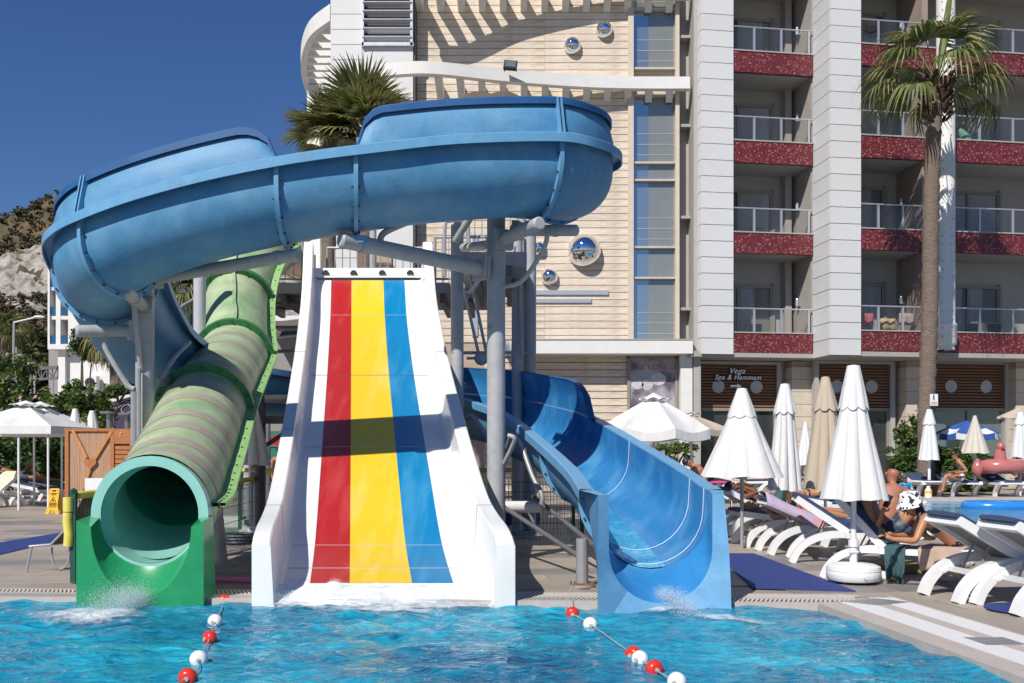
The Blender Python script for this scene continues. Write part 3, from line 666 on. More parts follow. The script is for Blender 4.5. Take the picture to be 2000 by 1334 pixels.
mb = MB(); mb.poly([(4.25+ .9*t+.0, 34.869, zt-2.35+.55*math.sin(t*3.0)) for t in [k/14 for k in range(15)]], (0,.006,0)); part('printed_figure', mb, M('poster_figure_print', (.55,.54,.53), .5, .15, 4), po, fix=True)
mb = MB(); mb.box((6.18,34.7,2.45), (.42,.5,4.9)); part('entrance_pier', mb, m_wbeam, hotel)
# ---- white neighbouring hotel
nb = thing('white_apartment_block', 'white block with blue glass balconies behind the hedge', 'building', (-26,60,0))
def bx(mb, x0, x1, y0, y1, Y0, Y1, m=0):
    a = P(x0,y1,Y0); b = P(x1,y0,Y0); return mb.box(((a.x+b.x)/2, (Y0+Y1)/2, (a.z+b.z)/2), (b.x-a.x, Y1-Y0, b.z-a.z), m=m)
mb = MB(); bx(mb,133,330,470,672,58,66); bx(mb,93,97,470,672,57.9,62); bx(mb,109,118,470,672,58,62); bx(mb,93,134,672,682,57.9,62); bx(mb,93,133,470,672,61,62)
for y_ in (560,617,470): bx(mb,97.2,132.8,y_,y_+7,58.02,60.9)
part('wall', mb, m_wbeam, nb); mb = MB(); bx(mb,113,127,682,900,58.3,62); bx(mb,128,330,676,900,58.6,66); part('wall', mb, m_wbeam, nb)
mb = MB(); bx(mb,95,113,682,780,60.5,61.5); part('wall', mb, m_dgrey, nb)
for (x0,x1) in ((97.4,108.6),(118.4,129.5)):
    for y_ in (600,656,545):
        mb = MB(); bx(mb,x0,x1,y_-1,y_+15,58.0,58.05); part('balcony_glass', mb, glass_mat('blue_balcony_glass', (.03,.12,.25), .2, .1), nb)
c = P(176,748,58.2); mb = MB(); mb.box(c, (.95,.5,.8)); ac = single('air_conditioner', mb, m_wbeam, 'white air conditioner unit on the wall of the white block', 'air conditioner'); 
mb = MB(); mb.poly([c+Vector((.1+.3*math.cos(2*math.pi*k/20),-.26,.3*math.sin(2*math.pi*k/20))) for k in range(20)], (0,-.02,0)); part('fan_grille', mb, m_black, ac, fix=True)
# truss beside it
tr = thing('truss_walkway', 'metal truss walkway with rails in front of the pine wood', 'walkway', P(92,790,50)); mb = MB()
a, b = P(60,742,50), P(113,738,50); mb.bar(a,b,.12); mb.bar(a+Vector((0,0,.55)),b+Vector((0,0,.55)),.16); 
for k in range(6):
    p = a+(b-a)*k/5; mb.bar(p,p+Vector((0,0,.55)),.05); 
    if k < 5: mb.bar(p+Vector((0,0,.55*(k%2))), a+(b-a)*(k+1)/5+Vector((0,0,.55*(1-k%2))), .05)
part('truss', mb, m_steel_d, tr); mb = MB()
for p in (a, a+(b-a)*.14):
    mb.bar(p-Vector((0,0,2.5)), p+Vector((0,0,.9)), .08)
for k in range(4): mb.bar(a+Vector((0,0,.2+.22*k)), a+(b-a)*.14+Vector((0,0,.2+.22*k)), .05)
mb.bar(a-Vector((0,0,2.5))+(b-a)*.8, a+(b-a)*.8, .08); part('trestle', mb, m_galv, tr)
# mural wall with white sloping roof
mw = thing('mural_hut', 'low hut with sloping white roof and a purple mural wall', 'hut', P(230,930,37)); mb = MB()
p0, p1 = P(185,788,37), P(275,748,37); mb.poly([p0, p1, p1+Vector((4,0,.3)), p1+Vector((4,0,-.05)), p1+Vector((0,0,-.40)), p0+Vector((0,0,-.14))], (0,4,0)); part('roof', mb, m_wbeam, mw, fix=True)
mb = MB(); a = P(200,800,37.2); mb.poly([(a.x,37.2,0),(a.x+5,37.2,0),(a.x+5,37.2,p1.z-.2),(p1.x,37.2,p1.z-.42),(a.x,37.2,a.z)], (0,.2,0)); part('wall', mb, M('mural_purple', (.055,.035,.075), .7, .25, 2, c2=(.14,.09,.15), c2s=1.4, c2t=.62, c2w=.05), mw, fix=True)
mb = MB(); rr = random.Random(4)
for k in range(4):
    cx = lerp(222, 268, k/3); cy = rr.uniform(790,812); q0 = P(cx,cy,37.17); mb.tube([q0+Vector((.22*math.cos(t)*(1+.2*k), 0, .16*math.sin(1.3*t+k))) for t in [j*.4 for j in range(13)]], .016, 5)
part('painted_swirl', mb, M('mural_pale_line', (.45,.38,.50), .7), mw)
# ================================================================ SLIDES
# ---- blue open flume
def sweep_frames(pts):
    out = []
    for i, p in enumerate(pts):
        t = pts[min(i+1, len(pts)-1)]-pts[max(i-1, 0)]; h = Vector((t.x, t.y, 0)).normalized()
        out.append((p, Vector((-h.y, h.x, 0)), h))
    return out
outer_pts = [(-2.2,15.45,6.0),(-1.3,15.42,5.95),(-.2,15.32,5.86),(.65,14.95,5.74),(1.28,14.2,5.6),(1.50,13.35,5.48),(1.40,12.55,5.39),(1.03,11.9,5.32),(.58,11.58,5.29),(-.26,11.36,5.21),(-1.04,11.25,5.12),(-1.78,11.10,4.98),(-2.56,11.02,4.85),(-3.497,11.0,4.655),(-4.28,11.05,4.46),(-4.963,11.2,4.282),(-5.453,11.5,4.157),(-5.817,12.0,4.10),(-6.063,12.7,3.99),(-6.20,13.4,3.78),(-6.26,14.2,3.50)]
osp = spline(outer_pts, 8)
for _ in range(10): osp = [osp[0]]+[(osp[i-1]+osp[i]*2+osp[i+1])/4 for i in range(1, len(osp)-1)]+[osp[-1]]
ctrl = []
for i in range(0, len(osp), 8):
    t_ = osp[min(i+1,len(osp)-1)]-osp[max(i-1,0)]; t_ = Vector((t_.x, t_.y, 0)).normalized(); ctrl.append(osp[i]-Vector((-t_.y, t_.x, 0))*.73)
ctrl += [(-5.53,14.9,3.28),(-5.45,16.3,3.08),(-5.0,17.8,2.98),(-4.1,18.8,2.92),(-2.9,19.3,2.80),(-1.6,19.0,2.66),(-.55,18.0,2.5),(.10,16.6,2.28),(.56,15.0,2.05),(1.02,13.0,1.63),(1.34,11.2,1.28),(1.40,10.35,1.14),(1.41,9.85,1.10)]
fp = spline(ctrl, 8)
for _ in range(6): fp = [fp[0]]+[(fp[i-1]+fp[i]*2+fp[i+1])/4 for i in range(1, len(fp)-1)]+[fp[-1]]
fr = sweep_frames(fp)
def ftan(i): return fr[i][2]
ROUT = .58
def fsec(p, N, off=0.0, up=0):
    out = [p+N*(ROUT+off)]
    zc = -.22
    for k in range(19):
        a = math.pi*k/18; out.append(p+N*((ROUT+off)*math.cos(a))+Vector((0,0,zc-(ROUT+off)*math.sin(a))))
    out.append(p+N*(-ROUT-off)); return out
flume = thing('blue_flume', 'long faded blue open water flume looping high overhead and curving down to the pool', 'water slide', fp[-1])
# section limits by spline index, found from the picture's joints
def idx_at(test): return min(range(len(fp)), key=test)
def px(p): return 1000+p.x/p.y*F
nfront = [i for i in range(len(fp)) if fp[i].y < 13.2 and fp[i].z > 4.0 and fp[i].y < 12.5]
def front_at(x): return min(nfront, key=lambda i: abs(px(fp[i]+fr[i][1]*ROUT)-x))
j1, j2, j3, j4 = front_at(1092), front_at(697), front_at(548), front_at(166)
jl = idx_at(lambda i: abs(fp[i].y-12.75)+(10 if fp[i].x > -4.6 or fp[i].z > 4.3 else 0))
jn = len(fp)-1
jb = idx_at(lambda i: (fp[i]-Vector((-5.45,16.3,3.08))).length); jc = idx_at(lambda i: (fp[i]-Vector((-2.9,19.3,2.78))).length)
jd = idx_at(lambda i: (fp[i]-Vector((.35,15.8,2.15))).length); je = idx_at(lambda i: (fp[i]-Vector((1.02,13.0,1.63))).length); jf = idx_at(lambda i: (fp[i]-Vector((1.38,10.7,1.18))).length)
cuts = [0, idx_at(lambda i: (fp[i]-Vector((.6,13.9,5.55))).length), j1, j2, j3, j4, jl, jb, jc, jd, je, jf, jn]
for s in range(len(cuts)-1):
    i0, i1 = cuts[s], cuts[s+1]
    mb = MB(); mb.grid([fsec(fr[i][0], fr[i][1], .022) for i in range(i0, i1+1)], 0)
    sec = part('flume_section', mb, m_flume_out, flume, True)
    mb = MB(); mb.grid([fsec(fr[i][0], fr[i][1], 0)[::-1] for i in range(i0, i1+1)], 0); part('inner_surface', mb, m_flume_in, sec, True)
    for sg in (1, -1):
        mb = MB(); rows = []
        for i in range(i0, i1+1):
            p, N = fr[i][0], fr[i][1]*sg
            rows.append([p+N*a+Vector((0,0,z)) for a, z in ((ROUT-.003,.0),(ROUT+.135,.012),(ROUT+.15,.0),(ROUT+.15,-.105),(ROUT+.135,-.105),(ROUT+.13,-.02),(ROUT-.003,-.02))])
        mb.grid(rows, close=True); part('rim', mb, m_flume_lip, sec, 30, fix=True)
# splash walls on the outer side of the bends
def splash_wall(i0, i1, t0, t1, hh=.46):
    rows_o, rows_i, lip = [], [], []
    n = (i1-i0)
    for i in range(i0, i1+1):
        p, N = fr[i][0], fr[i][1]
        e = min(1, (i-i0)/max(1, t0*8) if t0 else 1); g = min(1, (i1-i)/max(1, t1*8) if t1 else 1); f = math.sqrt(max(0, 1-(1-min(e,g))**2))
        h = hh*max(.04, f)
        prof = [(ROUT+.03, .012), (ROUT+.03, h*.35), (ROUT-.01, h*.7), (ROUT-.075, h)]
        rows_o.append([p+N*a+Vector((0,0,z)) for a, z in prof]); rows_i.append([p+N*(a-.02)+Vector((0,0,z)) for a, z in prof][::-1])
        lip.append([p+N*a+Vector((0,0,z)) for a, z in ((ROUT-.10,h),(ROUT-.10,h+.02),(ROUT+.0,h+.02),(ROUT+.01,h+.005),(ROUT+.01,h-.07),(ROUT-.075,h-.004))])
    mb = MB(); mb.grid(rows_o); sw_ = part('splash_wall', mb, m_flume_out, flume, True)
    mb = MB(); mb.grid(rows_i); part('inner_surface', mb, m_flume_in, sw_, True)
    mb = MB(); mb.grid(lip, close=True); part('rim', mb, M('painted_shade_rim', (.02,.10,.26), .5), sw_, 30, fix=True)  # rim coloured dark blue to stand for the shade under its flange
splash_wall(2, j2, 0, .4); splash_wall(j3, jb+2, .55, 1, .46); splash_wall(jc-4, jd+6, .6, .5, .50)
# joint flanges with bolts
def joint(i, wall=False):
    p, N, T = fr[i]; mb = MB()
    for dt in (0,):
        rows = [fsec(p+T*(dt-.026), N, .022), fsec(p+T*(dt-.026), N, .085), fsec(p+T*(dt+.026), N, .085), fsec(p+T*(dt+.026), N, .022)]
        mb.grid(rows)
    jt = part('joint_flange', mb, m_flume_lip, flume, 30)
    if wall:
        mb = MB(); 
        for dt in (-.025,.025): mb.poly([p+T*dt+N*(ROUT+.03)+Vector((0,0,.01)), p+T*dt+N*(ROUT+.12)+Vector((0,0,.01)), p+T*dt+N*(ROUT+.02)+Vector((0,0,.47)), p+T*dt+N*(ROUT-.07)+Vector((0,0,.45))], T*.02)
        part('wall_flange', mb, m_flume_lip, jt, fix=True)
    mb = MB(); sc_ = fsec(p, N, .056)
    for k in range(1, len(sc_)-1, 2): mb.tube([sc_[k]-T*.05, sc_[k]+T*.05], .014, 6)
    part('bolt', mb, m_bolt, jt, stuff=True)
for i, wl_ in ((cuts[1], True), (j1, True), (j2, False), (j3, False), (j4, True), (jl, True), (jb, False), (jc, False), (jd, False), (je, False), (jf, False)): joint(i, wl_)
# sealant seams seen inside the run-out
for i in (je, jf, jf+8):
    mb = MB(); mb.tube([q-(q-(fr[i][0]+Vector((0,0,-.22)))).normalized()*.008 if k not in (0,20) else q for k, q in enumerate(fsec(fr[i][0], fr[i][1], -.004))], .005, 5); part('sealant_seam', mb, m_seam, flume)
# flared mouth standing in the pool
pm_, Nm, Tm = fr[-1]; Tm = Vector((.13,-1,0)).normalized(); Nm = Vector((-Tm.y, Tm.x, 0))
def mouth_ring(y, zr, half, depth, drop):
    c = Vector((1.41+(9.85-y)*.13, y, zr)); out = [c+Nm*half]
    for k in range(19):
        a = math.pi*k/18; out.append(c+Nm*(half*math.cos(a))+Vector((0,0,-depth+half-half*math.sin(a)*1.0)))
    out.append(c-Nm*half); return out
rows = [fsec(fr[-1][0], fr[-1][1], 0)]+[mouth_ring(9.62, lerp(1.10,1.08,.5), .545, 1.0, 0), mouth_ring(9.50, 1.07, .52, 1.06, 0)]
mb = MB(); mb.grid([r[::-1] for r in rows]); part('mouth_trough', mb, m_flume_in, flume, True)
front = rows[-1]; c = (front[0]+front[-1])/2
mb = MB(); outer = []
for k, q in enumerate(front):       # flat front face from the trough out to the side posts and down into the water
    s = k/20; u = (q-c).dot(Nm); 
    if k in (0,): o = c+Nm*.63+Vector((0,0,0))
    elif k == 20: o = c-Nm*.63
    elif k <= 6: o = c+Nm*.655+Vector((0,0,q.z-c.z))
    elif k >= 14: o = c-Nm*.655+Vector((0,0,q.z-c.z))
    else: o = Vector((q.x, q.y, 0))+Nm*(u*.35)
    lean = (c.z-o.z)*.14
    if 6 < k < 14: o.z = -.25
    o = Vector((o.x, o.y, o.z))+Tm*(.02+max(0, lean)); outer.append(o)
outer[6] = Vector((outer[6].x, outer[6].y, -.25))+Tm*.03; outer[14] = Vector((outer[14].x, outer[14].y, -.25))+Tm*.03
mb.grid([front, outer]); part('mouth_face', mb, m_flume_lip, flume, 25)
mb = MB(); mb.grid([outer, [q+Vector((0,.02,0)) for q in fsec(fr[-6][0], fr[-6][1], .03)]]); part('mouth_shell', mb, m_flume_out, flume, 30)
for sg in (1,-1):
    mb = MB(); a = outer[0 if sg > 0 else 20]; b = outer[6 if sg > 0 else 14]; q0 = fr[-9][0]+fr[-9][1]*sg*(ROUT+.14)
    mb.add([a, b, b+Vector((0,.16,0)), a+Vector((0,.30,0))], [(0,1,2,3)])
    mb.add([a, front[0 if sg > 0 else 20], fr[-1][0]+fr[-1][1]*sg*ROUT, fr[-1][0]+fr[-1][1]*sg*(ROUT+.15)], [(0,1,2,3)])
    part('mouth_cheek', mb, m_flume_lip, flume, fix=True)
me = text_mesh('NIPROYAL' if 0 else 'SLIDE', .16, 0, .006) if 0 else None
# thin sheet of running water in the trough
mb = MB(); rows = []
for i in range(jd+4, len(fr)):
    p, N = fr[i][0], fr[i][1]; sh = .18 if i < je else .10
    rows.append([p+N*((ROUT-.012)*math.sin(a))+Vector((0,0,-.22-(ROUT-.012)*math.cos(a)+.006*noise.noise(p*7+N*a*9))) for a in [lerp(-.55-sh, .25, k/14) for k in range(15)]])
mb.grid(rows)
m_run = water_mat('running_water', (.01,.24,.52), (.16,.52,.72), 3.0); part('running_water', mb, m_run, flume, True)
# ---- green tube
gctrl = [(-5.02,21.3,6.1),(-5.10,20.4,5.75),(-5.18,19.5,5.30),(-5.24,18.6,4.40),(-5.05,17.7,3.72),(-4.80,16.8,3.12),(-4.56,15.2,2.55),(-4.30,13.6,2.05),(-4.05,12.2,1.53),(-3.86,11.1,1.13),(-3.75,10.5,.95),(-3.72,10.13,.885)]
gp_ = spline(gctrl, 8); GR = .585
gt = thing('green_tube_slide', 'closed faded green tube slide with brown bands ending in a mint rimmed mouth', 'water slide', (-3.7,9.8,0))
def gframe(i):
    t = (gp_[min(i+1,len(gp_)-1)]-gp_[max(i-1,0)]).normalized(); x = t.cross(Vector((0,0,1))).normalized(); return t, x, x.cross(t)
def gring(i, r, n=40, dt=0):
    t, x, y = gframe(i); return [gp_[i]+t*dt+(x*math.cos(2*math.pi*k/n)+y*math.sin(2*math.pi*k/n))*r for k in range(n)]
gj = [0, 24, 40, 56, len(gp_)-1]
gj = [0, min(range(len(gp_)), key=lambda i: abs(gp_[i].y-18.6)), min(range(len(gp_)), key=lambda i: abs(gp_[i].y-16.8)), min(range(len(gp_)), key=lambda i: abs(gp_[i].y-13.55)), len(gp_)-1]
for s in range(4):
    mb = MB(); mb.grid([gring(i, GR) for i in range(gj[s], gj[s+1]+1)], close=True)
    sec = part('tube_section', mb, m_gtube, gt, True)
    mb = MB(); mb.grid([gring(i, GR-.05)[::-1] for i in range(gj[s], gj[s+1]+1)], close=True); part('inner_surface', mb, m_gdark, sec, True)
    if s >= 2:      # worn painted hoops
        ys = [16.2,15.55,14.85,14.2] if s == 2 else [13.1,12.5,11.95,11.42,10.92,10.5]
        for yb in ys:
            i = min(range(gj[s]+1, gj[s+1]-1), key=lambda i: abs(gp_[i].y-yb)); b2 = MB(); b2.grid([gring(i, GR+.004, 40, d) for d in (-.11,-.04,.04,.11)], close=True); part('faded_band', b2, m_gband, sec, True)
    mb = MB()       # lengthwise flange with bolt holes, lower side
    for sg in (1,):
        rows = []
        for i in range(gj[s], gj[s+1]+1):
            t, x, y = gframe(i); rows.append([gp_[i]-x*a+y*b for a, b in ((GR-.02,.07),(GR+.14,.07),(GR+.14,.03),(GR-.02,.03))])
        mb.grid([[ (gp_[i]*2-q if False else q) for q in r] for i, r in zip(range(gj[s], gj[s+1]+1), rows)], close=True)
    part('side_flange', mb, m_gedge, sec, fix=True)
    mb = MB()
    for i in range(gj[s]+1, gj[s+1], 2):
        t, x, y = gframe(i); q = gp_[i]-x*(GR+.075)+y*.06; mb.tube([q-y*.05, q+y*.02], .014, 6)
    part('bolt', mb, m_bolt, sec, stuff=True)
for i in gj[1:4]:
    mb = MB(); mb.grid([gring(i, GR-.02, 40, -.045), gring(i, GR+.10, 40, -.045), gring(i, GR+.10, 40, .045), gring(i, GR-.02, 40, .045)], close=True)
    rg = part('joint_ring', mb, m_gring, gt, 30, fix=True)
    mb = MB(); t, x, y = gframe(i)
    for k in range(16):
        a = 2*math.pi*k/16; q = gp_[i]+(x*math.cos(a)+y*math.sin(a))*(GR+.055); mb.tube([q-t*.08, q+t*.08], .016, 6)
    part('bolt', mb, m_bolt, rg, stuff=True)
mb = MB(); i0 = gj[1]; rows = []         # raised seam down the upper section
for i in range(0, gj[2]+1):
    t, x, y = gframe(i); rows.append([gp_[i]+y*(GR-.01)+x*a+y*b for a, b in ((-.03,0),(-.03,.05),(.03,.05),(.03,0))])
mb.grid(rows, close=True); part('top_seam', mb, m_gtube, gt, fix=True)
mb = MB(); i0 = min(range(len(gp_)), key=lambda i: abs(gp_[i].y-11.15)); mb.grid([gring(i, GR-.056)[::-1] for i in range(i0, len(gp_))], close=True); part('mint_liner', mb, m_mint, gt, True)
# mouth
mc = Vector((-3.70, 9.96, .845)); ri, ro = .50, .60
mb = MB(); n = 48
circ = lambda r, y: [Vector((mc.x+r*math.cos(2*math.pi*k/n), y, mc.z+r*math.sin(2*math.pi*k/n))) for k in range(n)]
mb.grid([circ(GR,10.10), circ(ro,10.02), circ(ro,9.93), circ(ri,9.93), circ(ri,10.25)], close=True); part('mouth_rim', mb, m_mint, gt, 30, fix=True)
mb = MB(); mb.grid([[Vector((mc.x+(ri-.004)*math.sin(a), y, mc.z-(ri-.004)*math.cos(a))) for a in [lerp(-.95,.95,k/16) for k in range(17)]] for y in (9.94,10.05,10.2,10.33)]); part('mouth_floor', mb, m_mint, gt, True)
# square-fronted run-out block
x0, x1, yf, yb, zt = -4.345, -3.075, 9.70, 10.02, .80
def ucurve(y, z0, dep, half):
    return [Vector((mc.x+half*math.cos(math.pi*k/24), y, z0-dep*math.sin(math.pi*k/24))) for k in range(25)]
ub = ucurve(9.93, mc.z-.03, .50, .51); uf = ucurve(yf, zt-.06, .70, .50)
um = [a.lerp(b,.5)+Vector((0,0,-.06*math.sin(math.pi*k/24))) for k, (a, b) in enumerate(zip(ub, uf))]
mb = MB(); mb.grid([ub, um, uf])
part('runout_trough', mb, m_gblock, gt, True)
mb = MB(); out = []
for k in range(25):
    a = math.pi*k/24; c_, s_ = math.cos(a), math.sin(a); m_ = max(abs(c_)/1, abs(s_)/1.0); q = Vector((mc.x+.0, yf, 0))
    if k == 0: o = Vector((x1,yf,zt))
    elif k == 24: o = Vector((x0,yf,zt))
    elif a < R(62): o = Vector((x1,yf,lerp(zt,-.3,(a/R(62)))))
    elif a > R(118): o = Vector((x0,yf,lerp(zt,-.3,((math.pi-a)/R(62)))))
    else: o = Vector((lerp(x1,x0,(a-R(62))/R(56)),yf,-.3))
    out.append(o)
mb.grid([uf, out])
mb.add([Vector((x1,yf,zt)), uf[0], ub[0], Vector((x1,yb,zt+.03))], [(0,1,2,3)]); mb.add([Vector((x0,yf,zt)), uf[24], ub[24], Vector((x0,yb,zt+.03))], [(0,1,2,3)])
for x in (x0, x1): mb.add([Vector((x,yf,-.3)), Vector((x,yf,zt)), Vector((x,yb,zt+.03)), Vector((x,yb+.1,-.3))], [(0,1,2,3)])
mb.add([Vector((x0,yb+.05,-.3)), Vector((x0,yb+.02,zt+.03)), Vector((mc.x-.52,yb+.02,zt+.03)), Vector((mc.x-.52,yb+.05,-.3))], [(0,1,2,3)]); mb.add([Vector((x1,yb+.05,-.3)), Vector((x1,yb+.02,zt+.03)), Vector((mc.x+.52,yb+.02,zt+.03)), Vector((mc.x+.52,yb+.05,-.3))], [(0,1,2,3)])
part('runout_block', mb, m_gblock, gt, 25, fix=True)
# ---- white multi-lane slide
ws = thing('white_racing_slide', 'wide white slide with red, yellow and blue stripes running down into the pool', 'water slide', (-1.3,9.7,0))
zs = [(9.55,-.12),(9.72,.0),(9.9,.10),(10.1,.145),(10.55,.22),(11.3,.39),(12.0,.66),(13.0,1.12),(14.1,1.62),(15.4,2.22),(16.6,2.78),(17.6,3.32),(18.3,3.72),(18.95,4.14),(19.4,4.66),(19.75,5.02)]
def wz(y):
    for (a, za), (b, zb) in zip(zs, zs[1:]):
        if y <= b: t = (y-a)/(b-a); return za+(zb-za)*t
    return zs[-1][1]
def wzs(y): return sum(wz(min(19.75, max(9.55, y+d)))*w_ for d, w_ in ((-.28,1),(-.14,2),(0,3),(.14,2),(.28,1)))/9 if y > 9.85 else wz(y)
WD = Vector((-.163,1,0)).normalized(); WN = Vector((1,.163,0)).normalized()
def wc(y): return Vector((-1.35-.163*(y-10.1), y, 0))
def wp(y, u, z): return wc(y)+Vector((u,0,z))
ys = [9.55+k*.17 for k in range(61)]; ys = [y for y in ys if y < 19.75]+[19.75]
lanes = [('white_lane', -1.02, -.745, m_white), ('red_lane', -.74, -.335, m_red), ('yellow_lane', -.335, .31, m_yel), ('blue_lane', .31, .735, m_sblue), ('white_lane', .735, 1.02, m_white)]
for nm, a, b, mt in lanes:
    lo = 9.55 if mt is m_white else 10.06
    yy = [lo]+[y for y in ys if y > lo+.02]
    mb = MB(); mb.grid([[wp(y, lerp(a,b,k/6), wzs(y)+(.0 if mt is m_white else .002)) for k in range(7)] for y in yy]); part(nm, mb, mt, ws, True)
mb = MB(); yy = [9.55,9.65,9.75,9.85,9.95,10.06]; mb.grid([[wp(y, lerp(-.745,.735,k/8), wzs(y)) for k in range(9)] for y in yy]); part('lip', mb, m_white, ws, True)
hp = [(9.6,.66),(10.0,.60),(10.6,.56),(11.6,.50),(13,.42),(15,.38),(17,.40),(18.6,.46),(19.2,.55),(19.75,.78)]
def wh(y):
    for (a, ha), (b, hb_) in zip(hp, hp[1:]):
        if y <= b: return lerp(ha, hb_, max(0, (y-a)/(b-a)))
    return hp[-1][1]
for sg in (-1, 1):
    rows = []
    for y in [9.60]+[y for y in ys if y > 9.65]+([20.0]):
        zf = wzs(min(y,19.75)); h = wh(y); top = zf+h
        prof = [(1.02,zf),(1.06,zf+.015),(1.085,zf+.06),(1.10,zf+h*.55),(1.115,top-.015),(1.13,top),(1.285,top),(1.30,top-.015),(1.30,zf-.30 if y > 10.4 else -.4)]
        rows.append([wp(y, sg*u, z) for u, z in prof])
    mb = MB(); mb.grid(rows if sg > 0 else [r[::-1] for r in rows])
    mb.add(rows[0], [tuple(range(9)) if sg < 0 else tuple(range(9))[::-1]]); mb.add(rows[-1], [tuple(range(9))])
    sw_ = part('side_wall', mb, m_white, ws, 35)
    # joints in the wall sections
    mb = MB()
    for y in (11.1, 13.6, 16.62, 18.9):
        zf = wzs(y); h = wh(y); pts = [wp(y, sg*u, z) for u, z in ((1.085,zf+.06),(1.10,zf+h*.55),(1.116,zf+h),(1.13,zf+h+.003),(1.29,zf+h+.003),(1.303,zf+h-.015),(1.303,zf-.2))]; mb.tube(pts, .0035, 4)
    part('wall_joint', mb, M('joint_grey', (.22,.22,.23), .7), sw_, stuff=True)
m_jp = M('joint_pale_grey', (.42,.42,.43), .6); m_jd = M('joint_dark_grey', (.10,.10,.11), .7)
for y, mt in ((10.55,m_jp),(11.3,m_jp),(13.95,m_jp),(16.6,m_jd),(18.9,m_jp)): mb = MB(); mb.bar(wp(y,-1.0,wzs(y)+.003), wp(y,1.0,wzs(y)+.003), .012 if mt is m_jp else .022, .006); part('lane_joint', mb, mt, ws)
mb = MB(); mb.grid([[wp(y, lerp(-1.3,1.3,k/4), wzs(y)-.16) for k in range(5)][::-1] for y in ys if y > 10.4]); part('hull', mb, m_white, ws, True)
# start riser with four water jets
yr = 19.78; mb = MB(); mb.poly([wp(yr,-1.1,5.02), wp(yr,1.1,5.02), wp(yr+.05,1.1,5.22), wp(yr+.05,-1.1,5.22)], (0,.5,0)); rs_ = part('start_riser', mb, m_white, ws, fix=True)
for u in (-.86,-.29,.29,.86):
    mb = MB(); c = wp(yr-.005,u,5.10); mb.poly([c+Vector((.075*math.cos(math.pi*k/10),0,-.02+.09*math.sin(math.pi*k/10))) for k in range(11)], (0,-.012,0))
    part('water_jet', mb, m_black, rs_, fix=True)
# ---- steel supports
def Q(x, y, Y): return P(x, y, Y)
def flange_plate(mb, p, d, s=.30):
    d = Vector(d).normalized(); mb.bar(Vector(p)-d*.02, Vector(p)+d*.02, s, s)
def arm(root, a, b, r=.085, cap=True):
    a = Vector(a); b = Vector(b); mb = MB(); d = (b-a).normalized(); mb.tube([a, b-d*.02, b], r, 16, rad=[r, r, r*.8]); 
    flange_plate(mb, a+d*.06, d, r*3.0); flange_plate(mb, a+d*.11, d, r*3.0); mb.tube([b-d*.34, b-d*.28], r*1.12, 16); return part('arm', mb, m_steel, root, 30)
def brace(root, pts, r=.032):
    mb = MB(); mb.tube(spline(pts, 6), r, 10); return part('brace', mb, m_steel, root, True)
def column(x, Y, ytop, r, label, grp='grey steel columns carrying the slides', mat=None):
    X = (x-1000)/F*Y; zt_ = 1.5+(880-ytop)/F*Y
    t = thing('steel_support_column', label, 'support column', (X,Y,0), 0, grp)
    mb = MB(); mb.tube([(X,Y,.03),(X,Y,zt_)], r, 24); part('shaft', mb, mat or m_steel, t, 30)
    mb = MB(); mb.lathe([(r*2.1,0),(r*2.1,.03),(r*1.02,.03)], (X,Y,0), 20); part('base_plate', mb, mat or m_steel, t, 30)
    return t, Vector((X,Y,0))
t, b_ = column(969, 13.0, 412, .122, 'thick grey column under the flume loop beside the white slide')
arm(t, Q(950,527,12.95), Q(664,468,11.62), .098); arm(t, Q(978,470,12.9), Q(1055,436,11.9), .085); arm(t, Q(1000,450,12.9), Q(1128,450,12.5), .075)
brace(t, [Q(985,560,12.95), Q(1020,548,12.8), Q(1060,490,12.5), Q(1070,455,12.4)]); brace(t, [Q(742,478,12.0), Q(750,455,12.0), Q(800,432,12.1), Q(822,420,12.1)], .04); brace(t, [Q(952,478,12.9), Q(905,484,13.9)], .06); brace(t, [Q(890,470,13.6), Q(925,415,13.2)], .05)
brace(t, [Q(985,905,12.9), Q(1005,860,12.6), Q(992,850,12.6)], .03)
mb = MB(); mb.tube([Q(703,462,11.75), Q(703,476,11.75)], .10, 12); part('saddle', mb, m_flume_lip, t, 30)
t, b_ = column(283, 12.7, 556, .118, 'thick grey column under the flume bend beside the green tube')
arm(t, Q(292,546,12.65), Q(582,497,11.7), .078); arm(t, Q(285,602,12.6), Q(243,566,11.9), .085); arm(t, Q(270,645,12.7), Q(148,647,12.3), .078)
brace(t, [Q(262,592,12.3), Q(266,650,12.4), Q(276,722,12.58)], .035); brace(t, [Q(203,655,12.5), Q(206,680,12.5), Q(246,748,12.6), Q(262,760,12.62)], .035); brace(t, [Q(370,668,13.6), Q(340,700,13.2), Q(316,738,12.9)], .03)
mb = MB(); mb.tube([Q(300,745,12.8), Q(378,745,14.6)], .07, 14); part('cross_tube', mb, m_steel, t, 30)
mb = MB(); mb.tube([Q(262,765,12.55), Q(262,870,12.55)], .045, 8); mb.tube([Q(271,720,12.5), Q(271,870,12.5)], .03, 8); part('service_pipe', mb, m_galv, t, 30)
t, b_ = column(390, 17.0, 490, .105, 'tall pale grey column between the green tube and the flume', mat=M('pale_painted_steel', (.46,.46,.47), .5, .10, 5, c2=(.30,.29,.28), c2s=5, c2t=.70, c2w=.02))
t, b_ = column(893, 16.4, 440, .108, 'grey column against the white slide wall below the tower stairs')
brace(t, [Q(907,566,16.3), Q(920,568,16.2), Q(944,532,15.5)], .035)
t, b_ = column(1010, 17.8, 452, .10, 'slim grey column behind the thick one, with slanting brace rods')
